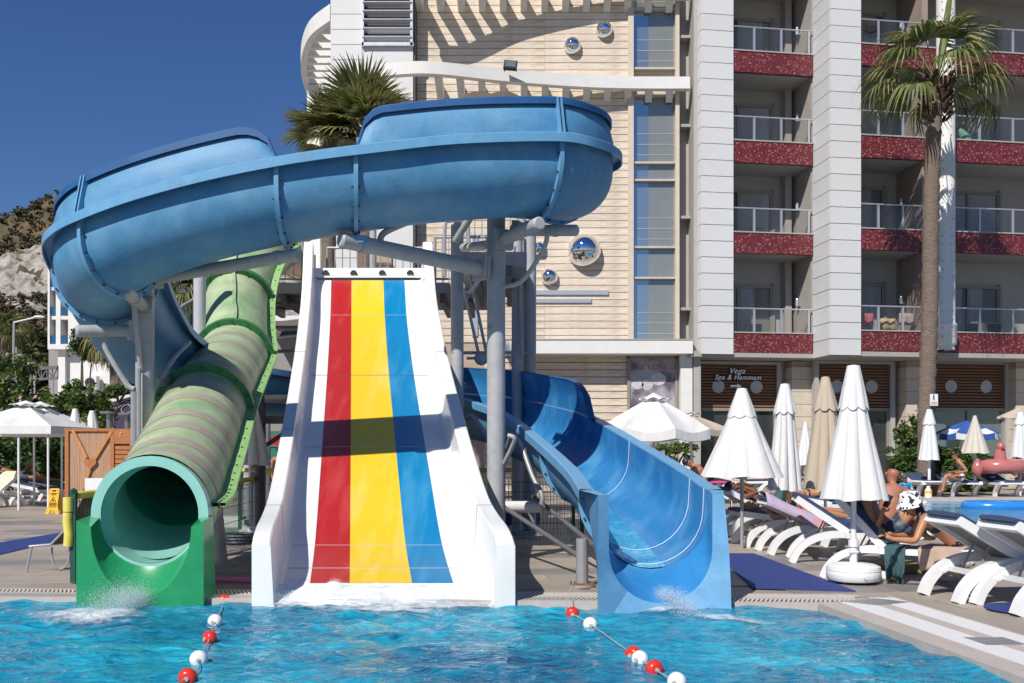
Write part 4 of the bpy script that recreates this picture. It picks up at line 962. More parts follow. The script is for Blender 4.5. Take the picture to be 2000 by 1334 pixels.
for (q0, q1) in ((Q(1005,480,17.7), Q(948,690,17.6)), (Q(1012,490,17.75), Q(1020,700,17.6)), (Q(915,520,17.4), Q(952,700,17.5)), (Q(905,560,17.3), Q(938,705,17.5)), (Q(985,470,17.5), Q(992,560,17.5))):
    mb = MB(); mb.tube([q0, q1], .028, 8); part('brace_rod', mb, m_steel, t, 30)
mb = MB(); mb.tube([Q(906,689,17.5), Q(1030,689,17.8)], .03, 8); mb.tube([Q(912,700,17.5), Q(1020,697,17.8)], .025, 8); mb.ball(Q(940,700,17.5), .13, 10); part('cross_rod', mb, m_steel, t, 30)
t, b_ = column(1035, 18.0, 455, .115, 'outer slim grey column standing clear in front of the cream wall')
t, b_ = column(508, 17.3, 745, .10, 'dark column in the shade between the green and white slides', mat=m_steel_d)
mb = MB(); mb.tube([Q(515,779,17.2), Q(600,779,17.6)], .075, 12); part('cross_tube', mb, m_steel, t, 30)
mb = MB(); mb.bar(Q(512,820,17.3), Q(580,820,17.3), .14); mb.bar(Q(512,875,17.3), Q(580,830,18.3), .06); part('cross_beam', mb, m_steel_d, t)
t, b_ = column(433, 12.6, 955, .085, 'leaning grey strut propping the lower green tube'); 
for ch in t.children:
    if ch.name.startswith('shaft'):
        for v in ch.data.vertices: v.co.x -= max(0, v.co.z)*.10
t, b_ = column(1137, 10.72, 1052, .068, 'short pale pipe stub with rusty base under the flume mouth', mat=m_galv)
mb = MB(); mb.box((b_.x,b_.y,.035), (.26,.2,.02)); part('rusty_base', mb, M('rust', (.20,.08,.035), .9, .4, 20), t)
for (a0, a1, lab) in ((Q(960,975,13.4), Q(1140,1092,11.2), 'long dark pipe brace slanting down to the short pipe stub'), (Q(1042,970,14.2), Q(1160,1065,11.6), 'upper dark pipe brace slanting under the flume run')):
    mb = MB(); mb.tube([a0, a1], .03, 8); single('pipe_brace', mb, m_steel_d, lab, 'pipe', 'pipe braces under the flume', 30)
pb = thing('bent_support_pipe', 'bent grey pipe rising from the deck to hold the flume side', 'pipe', G(1058,1000)); mb = MB(); mb.tube(spline([Q(913,815,14.6), Q(925,815,14.5), Q(955,855,14.2), Q(985,880,14.0), Q(1000,850,13.6), Q(1015,862,13.5), Q(1040,930,13.3), Q(1058,965,13.2), Q(1058,985,13.2)],5), .034, 10); part('pipe', mb, m_galv, pb, True)
# ---- tower behind the slides
tw_ = thing('slide_tower', 'grey steel slide tower with railed platforms, stairs and a beige canopy', 'tower', (-2.6,21,0))
def slab(x0, x1, Y0, Y1, z, th=.22):
    mb = MB(); mb.box(((x0+x1)/2,(Y0+Y1)/2,z-th/2), (x1-x0,Y1-Y0,th)); s_ = part('platform', mb, m_steel, tw_)
    mb = MB(); k = x0+.3
    while k < x1: mb.bar((k,Y0+.05,z-th-.10),(k,Y1-.05,z-th-.10), .10, .18); k += .55
    part('joist', mb, m_steel_d, s_); return s_
slab(-5.6,-.3,20.15,22.6,4.98); slab(-.9,.25,16.4,19.9,4.85)
def railing(a, b, z, h=.95, step=.115, top2=False):
    a = Vector((*a,z)); b = Vector((*b,z)); L_ = (b-a).length; n = int(L_/step); mb = MB()
    mb.tube([a+Vector((0,0,h)), b+Vector((0,0,h))], .028, 8); mb.tube([a+Vector((0,0,.08)), b+Vector((0,0,.08))], .02, 6); mb.tube([a, a+Vector((0,0,h))], .03, 8); mb.tube([b, b+Vector((0,0,h))], .03, 8)
    rl = part('railing', mb, m_galv, tw_, 30); bm_ = MB(); bm_.tube([(0,0,.08),(0,0,h)], .012, 6); me = bm_.mesh('baluster', m_galv, None, 30)
    for k in range(1, n): put('baluster', me, rl, a+(b-a)*k/n-loc_of(tw_))
railing((-5.6,20.2),(-4.35,20.2),4.98,.95,.16); railing((-4.1,21.6),(-1.75,21.6),5.0,1.0,.16); railing((-1.6,20.2),(-.35,20.2),4.98,.95,.16)
railing((-1.6,22.5),(-.35,22.5),4.98,1.5,.13); railing((-.9,19.8),(.25,19.8),5.5,.9,.13)
# grab loop
mb = MB(); mb.tube(spline([(-1.35,19.6,5.0),(-1.35,19.6,6.0),(-1.25,19.6,6.12),(-.95,19.6,6.12),(-.88,19.6,6.0),(-.88,19.6,5.15),(-.98,19.6,5.05),(-1.2,19.6,5.05)],5), .035, 8); part('grab_loop', mb, m_galv, tw_, True)
mb = MB(); 
for (x,y,z0_,z1_,r_) in ((-1.1,19.7,0,6.6,.085),(-5.5,20.3,0,5,.1),(-.4,22.4,0,8.6,.08),(-3.2,22.4,0,8.6,.08),(-.4,20.3,0,8.6,.07),(.2,19.8,0,8.4,.08),(-4.6,22.4,0,6,.08)): mb2 = MB(); mb2.tube([(x,y,z0_),(x,y,z1_)], r_, 14); part('post', mb2, m_steel, tw_, 30)
# spiral-ish stair rail seen beside the green tube
mb = MB(); pts = spline([Q(340,690,19), Q(345,615,19), Q(370,590,19.4), Q(415,570,19.8)], 6); mb.tube(pts, .035, 8); 
rl = part('stair_railing', mb, m_galv, tw_, True); bm_ = MB(); bm_.tube([(0,0,-.85),(0,0,0)], .014, 6); me = bm_.mesh('baluster', m_galv, None, 30)
for k in range(3, len(pts)): put('baluster', me, rl, pts[k]-loc_of(tw_))
mb = MB()
for k in range(9): mb2 = MB(); mb2.box((-4.9+k*.02, 20.6+.0*k, .6+k*.5), (.9,.3,.05)); part('stair_tread', mb2, m_steel_d, tw_)
# canopy: two shallow arches of beige cloth
mb = MB(); rows = []
for j in range(5):
    y = lerp(19.4,22.2,j/4); rows.append([Vector((lerp(-1.25,.42,k/20), y, 8.36+.26*math.sin(math.pi*k/20)+.10*abs(math.sin(2*math.pi*k/20))*(1 if j in (0,4) else .6)-.0)) for k in range(21)])
mb.grid(rows); part('canopy', mb, m_beige, tw_, True); mb = MB(); mb.tube([(-1.25,19.4,8.34),(.42,19.4,8.34)], .04, 8); mb.tube([(-1.25,22.2,8.34),(.42,22.2,8.34)], .04, 8); part('canopy_frame', mb, m_galv, tw_, 30)
# dark awning and clutter under the platform
aw = thing('dark_awning', 'sagging brown awning with white edge under the slide platform', 'awning', (-5.6,23.5,0)); mb = MB()
mb.grid([[P(lerp(520,605,k/6), lerp(625,660,j/3)+2*math.sin(k), lerp(24,21.5,j/3)) for k in range(7)] for j in range(4)]); part('cloth', mb, M('brown_awning', (.13,.10,.085), .85, .1), aw, True)
for (q0, q1, r_) in ((P(520,645,22), P(605,645,22), .025), (P(522,662,21.4), P(605,652,21.4), .03), (P(550,604,24.2), P(605,612,24.2), .06)): mb = MB(); mb.tube([q0, q1], r_, 6); part('edge_tube', mb, m_wbeam, aw, True)
mb = MB(); 
for x in (524, 600): mb.tube([P(x,650,22)*1, Vector((P(x,650,22).x,22,0))], .05, 8)
part('post', mb, m_steel_d, aw, 30)
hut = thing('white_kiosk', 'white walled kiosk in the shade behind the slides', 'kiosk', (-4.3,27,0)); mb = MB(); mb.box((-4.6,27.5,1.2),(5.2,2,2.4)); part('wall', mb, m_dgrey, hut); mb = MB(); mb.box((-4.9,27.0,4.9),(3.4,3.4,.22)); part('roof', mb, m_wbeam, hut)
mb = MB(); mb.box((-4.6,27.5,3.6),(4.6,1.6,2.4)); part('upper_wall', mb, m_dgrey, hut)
# ================================================================ PLANTS
rp_ = random.Random(21)
def fan_mesh(name, n, L, lp, spread, droop, mats, rnd, width=.045, cup=.25):
    mb = MB(); mb.bar((0,0,0), (lp,0,0), .03, .025, 0)
    for k in range(n):
        a = lerp(-spread/2, spread/2, k/(n-1))+rnd.uniform(-.02,.02); Lk = L*(1-.22*abs(a)/(spread/2))*rnd.uniform(.88,1.05); d = Vector((math.cos(a), math.sin(a), 0)); s = Vector((-d.y, d.x, 0))
        dr = droop*rnd.uniform(.7,1.3); mt = rnd.choices((0,1,2), (.55,.32,.13))[0]; pts = []
        for j in range(6):
            t = j/5; bend = max(0, t-.35)/.65; x = Lk*(t if t < .5 else .5+(t-.5)*(1-.35*bend*dr))
            pts.append(Vector((lp,0,0))+d*x+Vector((0,0,cup*abs(math.sin(a))*t*.6-dr*Lk*.75*bend**1.7)))
        wd = [.35,1,1,.75,.45,.06]
        for j in range(5):
            mb.add([pts[j]-s*width*wd[j], pts[j+1]-s*width*wd[j+1], pts[j+1]+s*width*wd[j+1], pts[j]+s*width*wd[j]], [(0,1,2,3)], mt if j < 4 else (2 if rnd.random() < .5 else mt))
    return mb.mesh(name, mats)
m_boot = M('old_leaf_base', (.10,.055,.035), .95, .4, 8)
def palm(label, trunk_pts, r0, r1, nf, L, lp, droop, els, spread=3.6, scal=True, mats=None, group='palm trees around the hotel', cat='palm tree', nb_=30):
    base = Vector(trunk_pts[0]); top = Vector(trunk_pts[-1]); t = thing('palm_tree', label, cat, base, 0, group)
    pts = spline(trunk_pts, 14); mb = MB(); n = len(pts); rows = []
    for i, p in enumerate(pts):
        f = i/(n-1); r = lerp(r0, r1, f)*(1+.05*math.sin(i*2.1))*(1.45 if f > .86 and scal else 1)*(1+.9*max(0, (f-.90)*3) if scal else 1)
        rows.append([p+Vector((r*math.cos(2*math.pi*k/14)*(1+.06*math.sin(i*3+k*2)), r*math.sin(2*math.pi*k/14)*(1+.06*math.sin(i*3+k*2)), 0)) for k in range(14)])
    mb.grid(rows, close=True)
    part('trunk', mb, m_trunk, t, True)
    if scal:   # stubs of old leaf bases
        mb = MB()
        for k in range(150):
            a = rp_.uniform(0,6.28); h = rp_.uniform(-1.3,.1); d = Vector((math.cos(a), math.sin(a), 0)); p = top+Vector((0,0,h))+d*(r1*(1.5+.5*(h+1.3)/1.4)); mb.bar(p-d*.05, p+d*rp_.uniform(.08,.22)+Vector((0,0,rp_.uniform(.12,.3))), .09, .04)
        part('leaf_base', mb, m_boot, t, stuff=True)
    ms = [fan_mesh('frond', nb_, L, lp, spread, droop, mats or m_frond, rp_) for _ in range(4)]
    for k in range(nf):
        az = k*2.39996+rp_.uniform(-.2,.2); el = lerp(els[0], els[1], (k/nf)**.9)+rp_.uniform(-.12,.12)
        q = Matrix.Rotation(az,4,'Z')@Matrix.Rotation(-el,4,'Y')@Matrix.Rotation(rp_.uniform(-.35,.35),4,'X')
        o = put('frond', ms[k % 4], t, top-base+Vector((0,0,.05)), q.to_euler()); s_ = rp_.uniform(.85,1.1); o.scale = (s_,s_,s_)
    return t
pb_ = [P(1808,955,30.2), P(1810,780,30.2), P(1816,620,30.2), P(1818,420,30.2), P(1824,250,30.2), P(1830,162,30.2)]
pt = palm('tall palm with ringed brown trunk in front of the red balconies', pb_, .265, .215, 22, 1.30, 1.35, 1.05, (1.25,-.50), 3.0, nb_=22)
mb = MB(); a = P(1830,170,30.2); mb.add([a, a+Vector((.03,-.05,1.2)), P(1848,5,30.2), P(1862,-30,30.2), P(1858,20,30.2), a+Vector((.22,-.05,1.1))], [(0,1,2,5),(5,2,3,4)]); part('unopened_frond', mb, m_frond[0], pt)
palm('bushy palm rising behind the blue flume next to the white tower', [P(712,960,27), P(714,600,27), P(712,262,27)], .24, .24, 36, 1.30, .75, .30, (1.35,-.15), 3.2, False)
palm('smaller palm clump behind the blue flume at the sky side', [P(640,960,27.6), P(642,500,27.6), P(645,275,27.6)], .2, .2, 16, 1.1, .5, .35, (1.1,-.4), 3.0, False)
palm('palm with drooping leaves between the grey columns and the flume', [P(335,960,28), P(337,760,28), P(338,575,28)], .22, .2, 26, 1.1, .8, .8, (1.3,-.6), 3.2, False)
palm('palm with yellowish hanging leaves in front of the white block', [P(232,960,38), P(230,800,38), P(226,664,38)], .3, .25, 24, 1.05, .55, 1.1, (1.2,-.8), 3.2, False)
palm('palm standing at the edge of the pine wood by the street lamp', [P(12,900,75), P(12,760,75), P(10,650,75)], .4, .35, 20, 1.5, .9, .8, (1.3,-.5), 3.2, False)
def shrub(name, label, cat, base, ells, n, size, mats, rnd, group=None, stems=3, clump=26, flowers=0, elong=1.6):
    t = thing(name, label, cat, base, 0, group); mb = MB()
    for c, r in ells: leaf_cloud(mb, c, r, n, size, rnd, clump=clump, elong=elong)
    part('foliage', mb, mats, t); mb = MB(); b = Vector(base)
    for k in range(stems):
        c = Vector(ells[k % len(ells)][0]); mb.tube([b+Vector((rnd.uniform(-.2,.2),rnd.uniform(-.2,.2),-.05)), b.lerp(c,.5)+Vector((rnd.uniform(-.1,.1),0,0)), c], .05, 6, rad=[.06,.045,.02])
    part('stem', mb, m_bark, t, True, stuff=True)
    if flowers:
        mb = MB()
        for k in range(flowers):
            c, r = rnd.choice(ells); d = Vector((rnd.gauss(0,1), -abs(rnd.gauss(0,1))-.3, rnd.gauss(0,1))).normalized(); mb.ball(Vector(c)+Vector((d.x*r[0], d.y*r[1], d.z*r[2])), rnd.uniform(.03,.075), 6)
        part('blossom', mb, m_flower, t, stuff=True)
    return t
rq_ = random.Random(33)
shrub('oleander_bush', 'tall oleander bush with pink blossoms behind the white square parasol', 'bush', P(30,930,33), [(P(20,745,33),(.95,1,.95)),(P(45,790,33),(.9,1,.9)),(P(-20,800,33),(1.1,1,1.1)),(P(70,815,32.6),(.65,.8,.75)),(P(20,870,32.6),(1.1,1,1.0))], 1600, .085, m_leaf, rq_, flowers=34, elong=2.4)
shrub('citrus_bush', 'bright green glossy bush in front of the white block', 'bush', P(140,930,32), [(P(150,790,32),(.7,.7,.58)),(P(120,815,31.6),(.8,.7,.75)),(P(195,795,32.4),(.52,.6,.62)),(P(165,845,31.6),(.9,.7,.75)),(P(90,850,31.6),(.75,.7,.75)),(P(145,768,32.4),(.35,.5,.38))], 1600, .10, [m_leaf[0], m_leaf[1], m_leaf[2]], rq_)
shrub('hedge_bush', 'dark leafy hedge in the shade under the square parasols', 'hedge', P(60,930,30.5), [(P(20,885,30.5),(1.1,.7,.78)),(P(75,880,30.5),(.9,.7,.84)),(P(115,895,30),(.6,.6,.78)),(P(95,925,30),(.8,.6,.48)),(P(20,925,30),(1.05,.6,.48))], 1400, .10, [m_hedge[0], m_hedge[0], m_hedge[1]], rq_)
shrub('roof_shrub', 'low green shrubs along the top of the white sloping roof', 'bush', P(225,790,35.5), [(P(200,768,35.5),(.5,.5,.4)),(P(240,760,35.5),(.5,.5,.3)),(P(265,752,36),(.3,.4,.25))], 600, .1, m_leaf, rq_)
t = shrub('round_tree', 'clipped round dark green tree beside the drooping palm', 'tree', P(165,900,40), [(P(160,672,40),(.62,.6,.62)),(P(180,690,40),(.4,.5,.5))], 1600, .09, [m_hedge[0], m_hedge[1], m_hedge[1]], rq_)
shrub('garden_shrub', 'dark shrub seen through the gap between the green and white slides', 'bush', P(550,930,27), [(P(545,790,27),(.6,.5,.4)),(P(575,830,27),(.6,.5,.5)),(P(535,850,27),(.5,.5,.5)),(P(610,800,27.5),(.6,.5,.5))], 900, .08, [m_leaf[0],m_leaf[0],m_leaf[1]], rq_)
shrub('garden_shrub', 'low leafy shrub behind the yellow padded fence rail', 'bush', P(550,950,24), [(P(550,925,24),(.55,.4,.3)),(P(590,930,24),(.5,.4,.3)),(P(500,920,24.4),(.5,.4,.3))], 900, .07, m_leaf, rq_)
shrub('climbing_shrub', 'leafy shrub climbing beside the palm trunk at the hotel wall', 'bush', P(1785,930,32.6), [(P(1790,830,32.6),(.36,.4,.62)),(P(1765,845,32.6),(.3,.4,.45)),(P(1785,868,32.6),(.5,.4,.4))], 900, .075, m_leaf, rq_)
shrub('potted_shrub', 'small shrub in the shade of the big open white parasol', 'bush', P(1305,930,30), [(P(1300,878,30),(.55,.5,.28)),(P(1340,880,30),(.4,.5,.25))], 700, .07, m_leaf, rq_)
shrub('potted_shrub', 'small green plant at the wall between the white and beige closed parasols', 'bush', P(1575,930,31), [(P(1574,882,31),(.28,.3,.26))], 500, .06, m_leaf, rq_)
# clipped hedge in front of the spa windows
t = thing('clipped_hedge', 'clipped rectangular green hedge in front of the spa windows', 'hedge', (P(1830,945,32.0).x,32,.1)); mb = MB(); x0, x1 = P(1728,0,32).x, P(1945,0,32).x
for k in range(150):
    x = lerp(x0+.2, x1-.2, rq_.random()); zz = rq_.uniform(.3,1.58); leaf_cloud(mb, (x, 32+(rq_.uniform(-.42,-.30) if zz < 1.40 else rq_.uniform(-.4,.4)), zz), (.30,.16,.16), 150, .062, rq_, clump=7)
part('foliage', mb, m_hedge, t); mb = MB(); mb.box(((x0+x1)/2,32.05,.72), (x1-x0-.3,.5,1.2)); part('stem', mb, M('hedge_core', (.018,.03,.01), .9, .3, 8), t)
# ================================================================ STREET FURNITURE, FENCES
t = thing('street_lamp', 'grey street lamp with angled arm in front of the pine wood', 'street lamp', P(24,890,60)); mb = MB(); p0 = P(24,890,60); p1 = P(27,630,60); p2 = P(70,620,60); mb.tube([p0,p1], .075, 8, rad=[.10,.07]); mb.tube([p1,p2], .06, 8); part('pole', mb, m_galv, t, 30)
mb = MB(); mb.ball(p2+Vector((.18,0,.03)), .3, 12, sc3=(1.25,.5,.3)); part('lamp_head', mb, m_wbeam, t, True)
t = thing('street_lamp', 'second smaller street lamp post among the oleanders', 'street lamp', P(33,890,66)); mb = MB(); mb.tube([P(33,890,66), P(32,678,66)], .07, 8); mb.ball(P(38,694,66), .2, 10, sc3=(1.3,.5,.4)); part('pole', mb, m_galv, t, True)
# green mesh fence with yellow padding
def fence(label, pts, h, pad, step=.055, grp='mesh fences with yellow foam padding'):
    t = thing('mesh_fence', label, 'fence', pts[0], 0, grp)
    for p in pts:
        p = Vector(p); mb = MB(); mb.box(p+Vector((0,0,h/2)), (.06,.06,h)); mb.lathe([(.045,h),(.045,h+.03),(.0,h+.06)], p, 4); part('post', mb, m_dkgreen, t)
    mb = MB()
    for a, b in zip(pts, pts[1:]):
        a, b = Vector(a), Vector(b); L_ = (b-a).length; n = int(L_/step)
        for k in range(n+1): q = a+(b-a)*k/n; mb.bar(q+Vector((0,0,.06)), q+Vector((0,0,h-.08)), .006)
        for z in (.1,.35,.6,.85,h-.1): mb.bar(a+Vector((0,0,z)), b+Vector((0,0,z)), .007)
    part('wire_mesh', mb, m_dkgreen, t, stuff=True)
    for a, b in zip(pts, pts[1:]):
        a, b = Vector(a), Vector(b); mb = MB(); q0, q1 = a.lerp(b,.02), a.lerp(b,.98)
        if pad: mb.tube([q0.lerp(q1,k/8)+Vector((0,0,h-.03+.008*math.sin(k*2.2))) for k in range(9)], .045, 10); part('foam_padding', mb, m_yelf, t, True)
    return t
f1 = fence('green mesh fence with yellow foam beside the green tube', [G(144,1138), (-3.98-.45,14.2,0), (-4.6,17.5,0)], 1.02, True)
mb = MB(); p = G(144,1138)+Vector((-.05,-.03,0)); mb.tube([p+Vector((.01*math.sin(k*2),0,z)) for k, z in enumerate((.42,.55,.7,.8))], .052, 12); part('foam_padding', mb, m_yelf, f1, True); mb = MB(); mb.tube([p+Vector((0,0,.81)), p+Vector((0,0,.97))], .055, 12); part('foam_padding', mb, m_yelf, f1, True)
fence('dark mesh fence with yellow foam seen behind the white slide', [(-5.2,18.6,0), (-3.2,18.9,0), (-1.4,19.0,0), (1.2,19.0,0)], 1.15, True)
fence('dark mesh fence panel under the blue flume run', [(-.6,15.6,0), (1.1,15.3,0)], 1.1, False)
# reed cabin
def cabin():
    Yc = 23.7; a, b = P(128,945,Yc), P(257,945,Yc); base = Vector((a.x,Yc,0)); t = thing('reed_cabin', 'reed changing cabin with wooden frame and carved heart', 'cabin', base); z0, z1 = .05, 1.5+44/F*Yc; xm = P(220,0,Yc).x
    mb = MB(); n = 46
    for k in range(n):
        x = lerp(a.x+.08, xm-.06, k/(n-1)); mb.tube([(x,Yc+.02+.006*math.sin(k*3.3),z0+.05),(x,Yc+.02,z1-.06)], .016, 5)
    part('reed', mb, m_reed, t, stuff=True); mb = MB(); mb.box(((a.x+b.x)/2,Yc+.07,(z0+z1)/2), (b.x-a.x-.1,.04,z1-z0-.1)); part('back_board', mb, m_wood, t)
    for nm, p, q, w_ in (('post',(a.x+.04,Yc,z0),(a.x+.04,Yc,z1),.09),('post',(xm,Yc,z0),(xm,Yc,z1),.09),('post',(b.x,Yc,z0),(b.x,Yc,z1),.06),('top_rail',(a.x+.085,Yc,z1-.045),(xm-.045,Yc,z1-.045),.085)):
        mb = MB(); mb.bar(p, q, w_, .07); part(nm, mb, m_wood, t)
    hc = P(178,905,Yc); m_wl = M('light_wood', (.50,.23,.075), .5, .2, 6, .2, 30)
    for p, q in ((P(143,840,Yc), P(170,894,Yc)), (P(219,842,Yc), P(186,896,Yc)), (P(177,915,Yc), P(163,955,Yc))):
        mb = MB(); mb.bar(p+Vector((0,-.03,0)), q+Vector((0,-.03,0)), .075, .035, up=(0,1,0)); part('brace', mb, m_wl, t)
    mb = MB(); hs = []
    for k in range(28):
        u = 2*math.pi*k/28; hs.append(hc+Vector((.0095*16*math.sin(u)**3, -.03, .0095*(13*math.cos(u)-5*math.cos(2*u)-2*math.cos(3*u)-math.cos(4*u)))))
    mb.poly(hs, (0,-.035,0)); part('heart', mb, m_wood, t, fix=True)
    mb = MB(); mb.box(((xm+b.x)/2+.01,Yc-.01,z1-.20), (b.x-xm-.08,.05,.36)); bd = part('door_panel', mb, m_wood, t)
    mb = MB(); c = Vector(((xm+b.x)/2-.02,Yc-.04,z1-.15)); mb.ball(c+Vector((0,0,.02)), .026, 8); mb.bar(c+Vector((-.03,0,-.05)), c+Vector((.03,0,-.02)), .012); mb.bar(c+Vector((.03,0,-.05)), c+Vector((-.03,0,-.02)), .012); part('carved_mark', mb, M('mark_cream', (.55,.48,.36), .6), bd)
    for k in range(9): mb = MB(); mb.box(((xm+b.x)/2+.01,Yc+.01,z1-.48-.11*k), (b.x-xm-.08,.03,.09)); part('slat', mb, m_wood, t)
cabin()
for (x, w_, y0) in ((215,.21,805),(250,.20,808)):
    c = P(x,0,26.5); t = thing('bar_stove' if 0 else 'steel_flue', f'{"taller" if x == 215 else "shorter"} dark steel flue with flat cap behind the reed cabin', 'flue', (c.x,26.5,0), 0, 'steel flues behind the cabin'); zt = 1.5+(880-y0)/F*26.5; mb = MB(); mb.tube([(c.x,26.5,0),(c.x,26.5,zt-.05)], .095, 14); part('pipe', mb, M('brushed_steel', (.30,.30,.30), .3, .1, 20, metal=.8), t, 30); mb = MB(); mb.lathe([(.0,zt+.02),(.26,zt+.02),(.26,zt-.05),(.1,zt-.06)], (c.x,26.5,0), 18); part('cap', mb, m_steel_d, t, 30)
# wet floor sign
def wet_sign():
    b = G(107,1003); t = thing('wet_floor_sign', 'yellow folding caution wet floor sign on the deck', 'floor sign', b, R(-4)); s_ = 62/F*b.y  # height in metres ~
    h = .60; mb = MB()
    def board(dy0, dy1):
        o = [(-.17,0),(-.085,0),(-.075,.05),(-.03,.10),(.03,.10),(.075,.05),(.085,0),(.17,0),(.115,.20),(.125,h-.03),(.10,h),(-.10,h),(-.125,h-.03),(-.115,.20)]
        mb = MB(); n = len(o); pts = [Vector((x, lerp(dy0,dy1,z/h), z)) for x, z in o]; mb.poly(pts, (0,.018,0)); return mb
    root = loc_of(t)
    def addp(nm, mb, mt, par=None): 
        o = put(nm, mb.mesh(nm, mt, None, False, True), par or t); return o
    fb = addp('front_board', board(-.13,-.012), m_signy); addp('back_board', board(.13,.0), m_signy)
    f = lambda x, z, d=.004: Vector((x, lerp(-.13,-.012,z/h)-d, z))
    mb = MB(); tri = [(-.085,.245),(.085,.245),(0,.40)]
    for k in range(3): mb.bar(f(*tri[k]), f(*tri[(k+1)%3]), .014, .004, up=(0,1,0))
    mb.bar(f(-.02,.33), f(.01,.30), .022, .004, up=(0,1,0)); mb.bar(f(.01,.30), f(.035,.265), .012, .004, up=(0,1,0)); mb.bar(f(0,.30), f(-.03,.275), .012, .004, up=(0,1,0)); mb.bar(f(-.02,.32), f(.03,.335), .01, .004, up=(0,1,0)); mb.ball(f(-.022,.352), .012, 6)
    mb.box(f(0,h-.055,.0), (.085,.03,.032)); 
    for x in (-.085,.085): mb.ball(f(x,h-.055,0), .012, 6); 
    for x in (-.12,.12): mb.ball(f(x,.05,0), .012, 6)
    addp('pictogram', mb, m_ink, fb)
    for s2, z, sz in (('CAUTION',.205,.042),('WET FLOOR',.172,.034),('KAYGAN ZEMIN',.475,.026),('DIKKAT',.448,.03)):
        me = text_mesh(s2, sz, 0, .001, .0012); me.materials.clear(); me.materials.append(m_ink); o = put('lettering', me, fb, f(0,z,.006), (R(90)-math.atan(.118/h),0,0))
    mb = MB(); mb.box(f(0,.145,.001), (.16,.004,.008)); mb.box(f(0,.425,.001), (.16,.004,.006)); addp('printed_line', mb, m_ink, fb)
wet_sign()
# small white box, stacked cushions, hose, pipes on the deck
mb = MB(); c = P(192,938,18.5); mb.box((c.x+.03,18.5,.5), (.44,.3,.95)); single('white_cabinet', mb, m_plast, 'white cabinet standing behind the padded fence by the green tube', 'cabinet')
mb = MB(); mb.tube([G(402,1142)+Vector((0,.06,.045)), G(447,1142)+Vector((0,.06,.05)), G(497,1143)+Vector((0,.06,.045))], .035, 12); single('pool_noodle', mb, m_pinkf, 'pink foam pool noodle lying along the pool gutter', 'pool noodle', None, True)
mb = MB(); rz_ = random.Random(9)
for k in range(5): mb.tube(spline([G(985,1025)+Vector((.35+.33*math.cos(a)+rz_.uniform(-.03,.03), .3+.22*math.sin(a)*1.2, .05+.055*k)) for a in [j*.7 for j in range(10)]],3), .045, 8)
single('hose_coil', mb, M('blue_hose', (.03,.045,.22), .5, .15), 'coiled flat blue hose on the shaded deck behind the grey column', 'hose', None, True)
mb = MB(); mb.tube([P(983,990,13.9), P(1052,990,14.1)], .085, 18); o = single('filter_cylinder', mb, m_plast, 'white horizontal pipe cylinder above the coiled blue hose', 'pipe', None, 30)
mb = MB()
for k in range(3): mb.tube(spline([G(470,1062)+Vector((.32*math.cos(a)*(1+.1*k), .3*math.sin(a), .04+.05*k)) for a in [j*.6 for j in range(12)]],3), .028, 6)
single('hose_coil', mb, M('dark_hose', (.02,.022,.05), .5), 'dark hose coil in the shade beside the white slide', 'hose', None, True)
def paver_base(x, y, label):
    b = G(x, y); mb = MB(); mb.box(b+Vector((0,.25,.07)), (.62,.5,.14)); mb.box(b+Vector((0,.25,.17)), (.46,.36,.06)); return single('parasol_base', mb, m_wbeam, label, 'parasol base', 'white parasol bases behind the green tube')
paver_base(446,1030,'white parasol base in the shade behind the leaning strut'); 
# ================================================================ POOL TOYS, ROPES
def buoy(x, y, mt, label):
    Y = F*(1.5-WZ-.02)/(y+4-880); c = Vector(((x-1000)/F*Y, Y, WZ+.022)); mb = MB(); n = 20
    prof = [(.0,-.044),(.035,-.046),(.056,-.032),(.066,0),(.056,.032),(.035,.046),(.0,.044)]
    q = Matrix.Rotation(R(90),3,'X')@Matrix.Rotation(R(rr.uniform(-30,30)),3,'Y'); q = Matrix.Rotation(rr.uniform(-.5,.5),3,'Z')@q
    m2 = MB(); m2.lathe(prof, (0,0,0), n); mb.add([c+q@v for v in m2.v], m2.f)
    o = single('lane_float', mb, mt, label, 'lane float', 'floats strung on the lane ropes', True, base=c, fix=True)
    mb = MB(); mb.tube([c+q@Vector((0,0,-.055)), c+q@Vector((0,0,.055))], .016, 8); part('hub', mb, m_rope, o); return c
rr = random.Random(8)
la = [buoy(438,1170,m_buoyr,'red float at the pool edge between the green and white slides'), buoy(420,1210,m_buoyw,'white float next out from the edge between the green and white slides'), buoy(410,1243,m_buoyr,'red float between two white ones on the green slide rope'), buoy(388,1284,m_buoyw,'white float between two red ones out in the pool'), buoy(367,1320,m_buoyr,'red float farthest out on the rope beside the green slide')]
lb = [buoy(1118,1195,m_buoyr,'small red float between the white slide and the blue flume mouth'), buoy(1153,1216,m_buoyw,'white float just in front of the blue flume mouth'), buoy(1237,1275,m_buoyr,'red float touching a white one on the flume rope'), buoy(1250,1284,m_buoyw,'white float squeezed between two red ones on the flume rope'), buoy(1278,1303,m_buoyr,'red float near the rope end in front of the flume mouth'), buoy(1322,1328,m_buoyw,'last white float on the rope, cut by the picture edge')]
def rope(label, pts):
    mb = MB(); mb.tube(spline(pts, 6), .0045, 6); single('lane_rope', mb, m_rope, label, 'rope', 'lane ropes across the pool', True)
rope('lane rope with red and white floats tied to the white slide foot', [G(497,1075)+Vector((0,0,.25)), G(447,1118)+Vector((0,0,.05))]+la+[la[-1]+Vector((-.25,-1.2,-.04))])
rope('lane rope with floats beside the blue flume mouth', [Vector((.62,9.75,.2)), lb[0]+Vector((-.05,.25,.02))]+lb+[lb[-1]+Vector((.4,-1.0,-.04))])
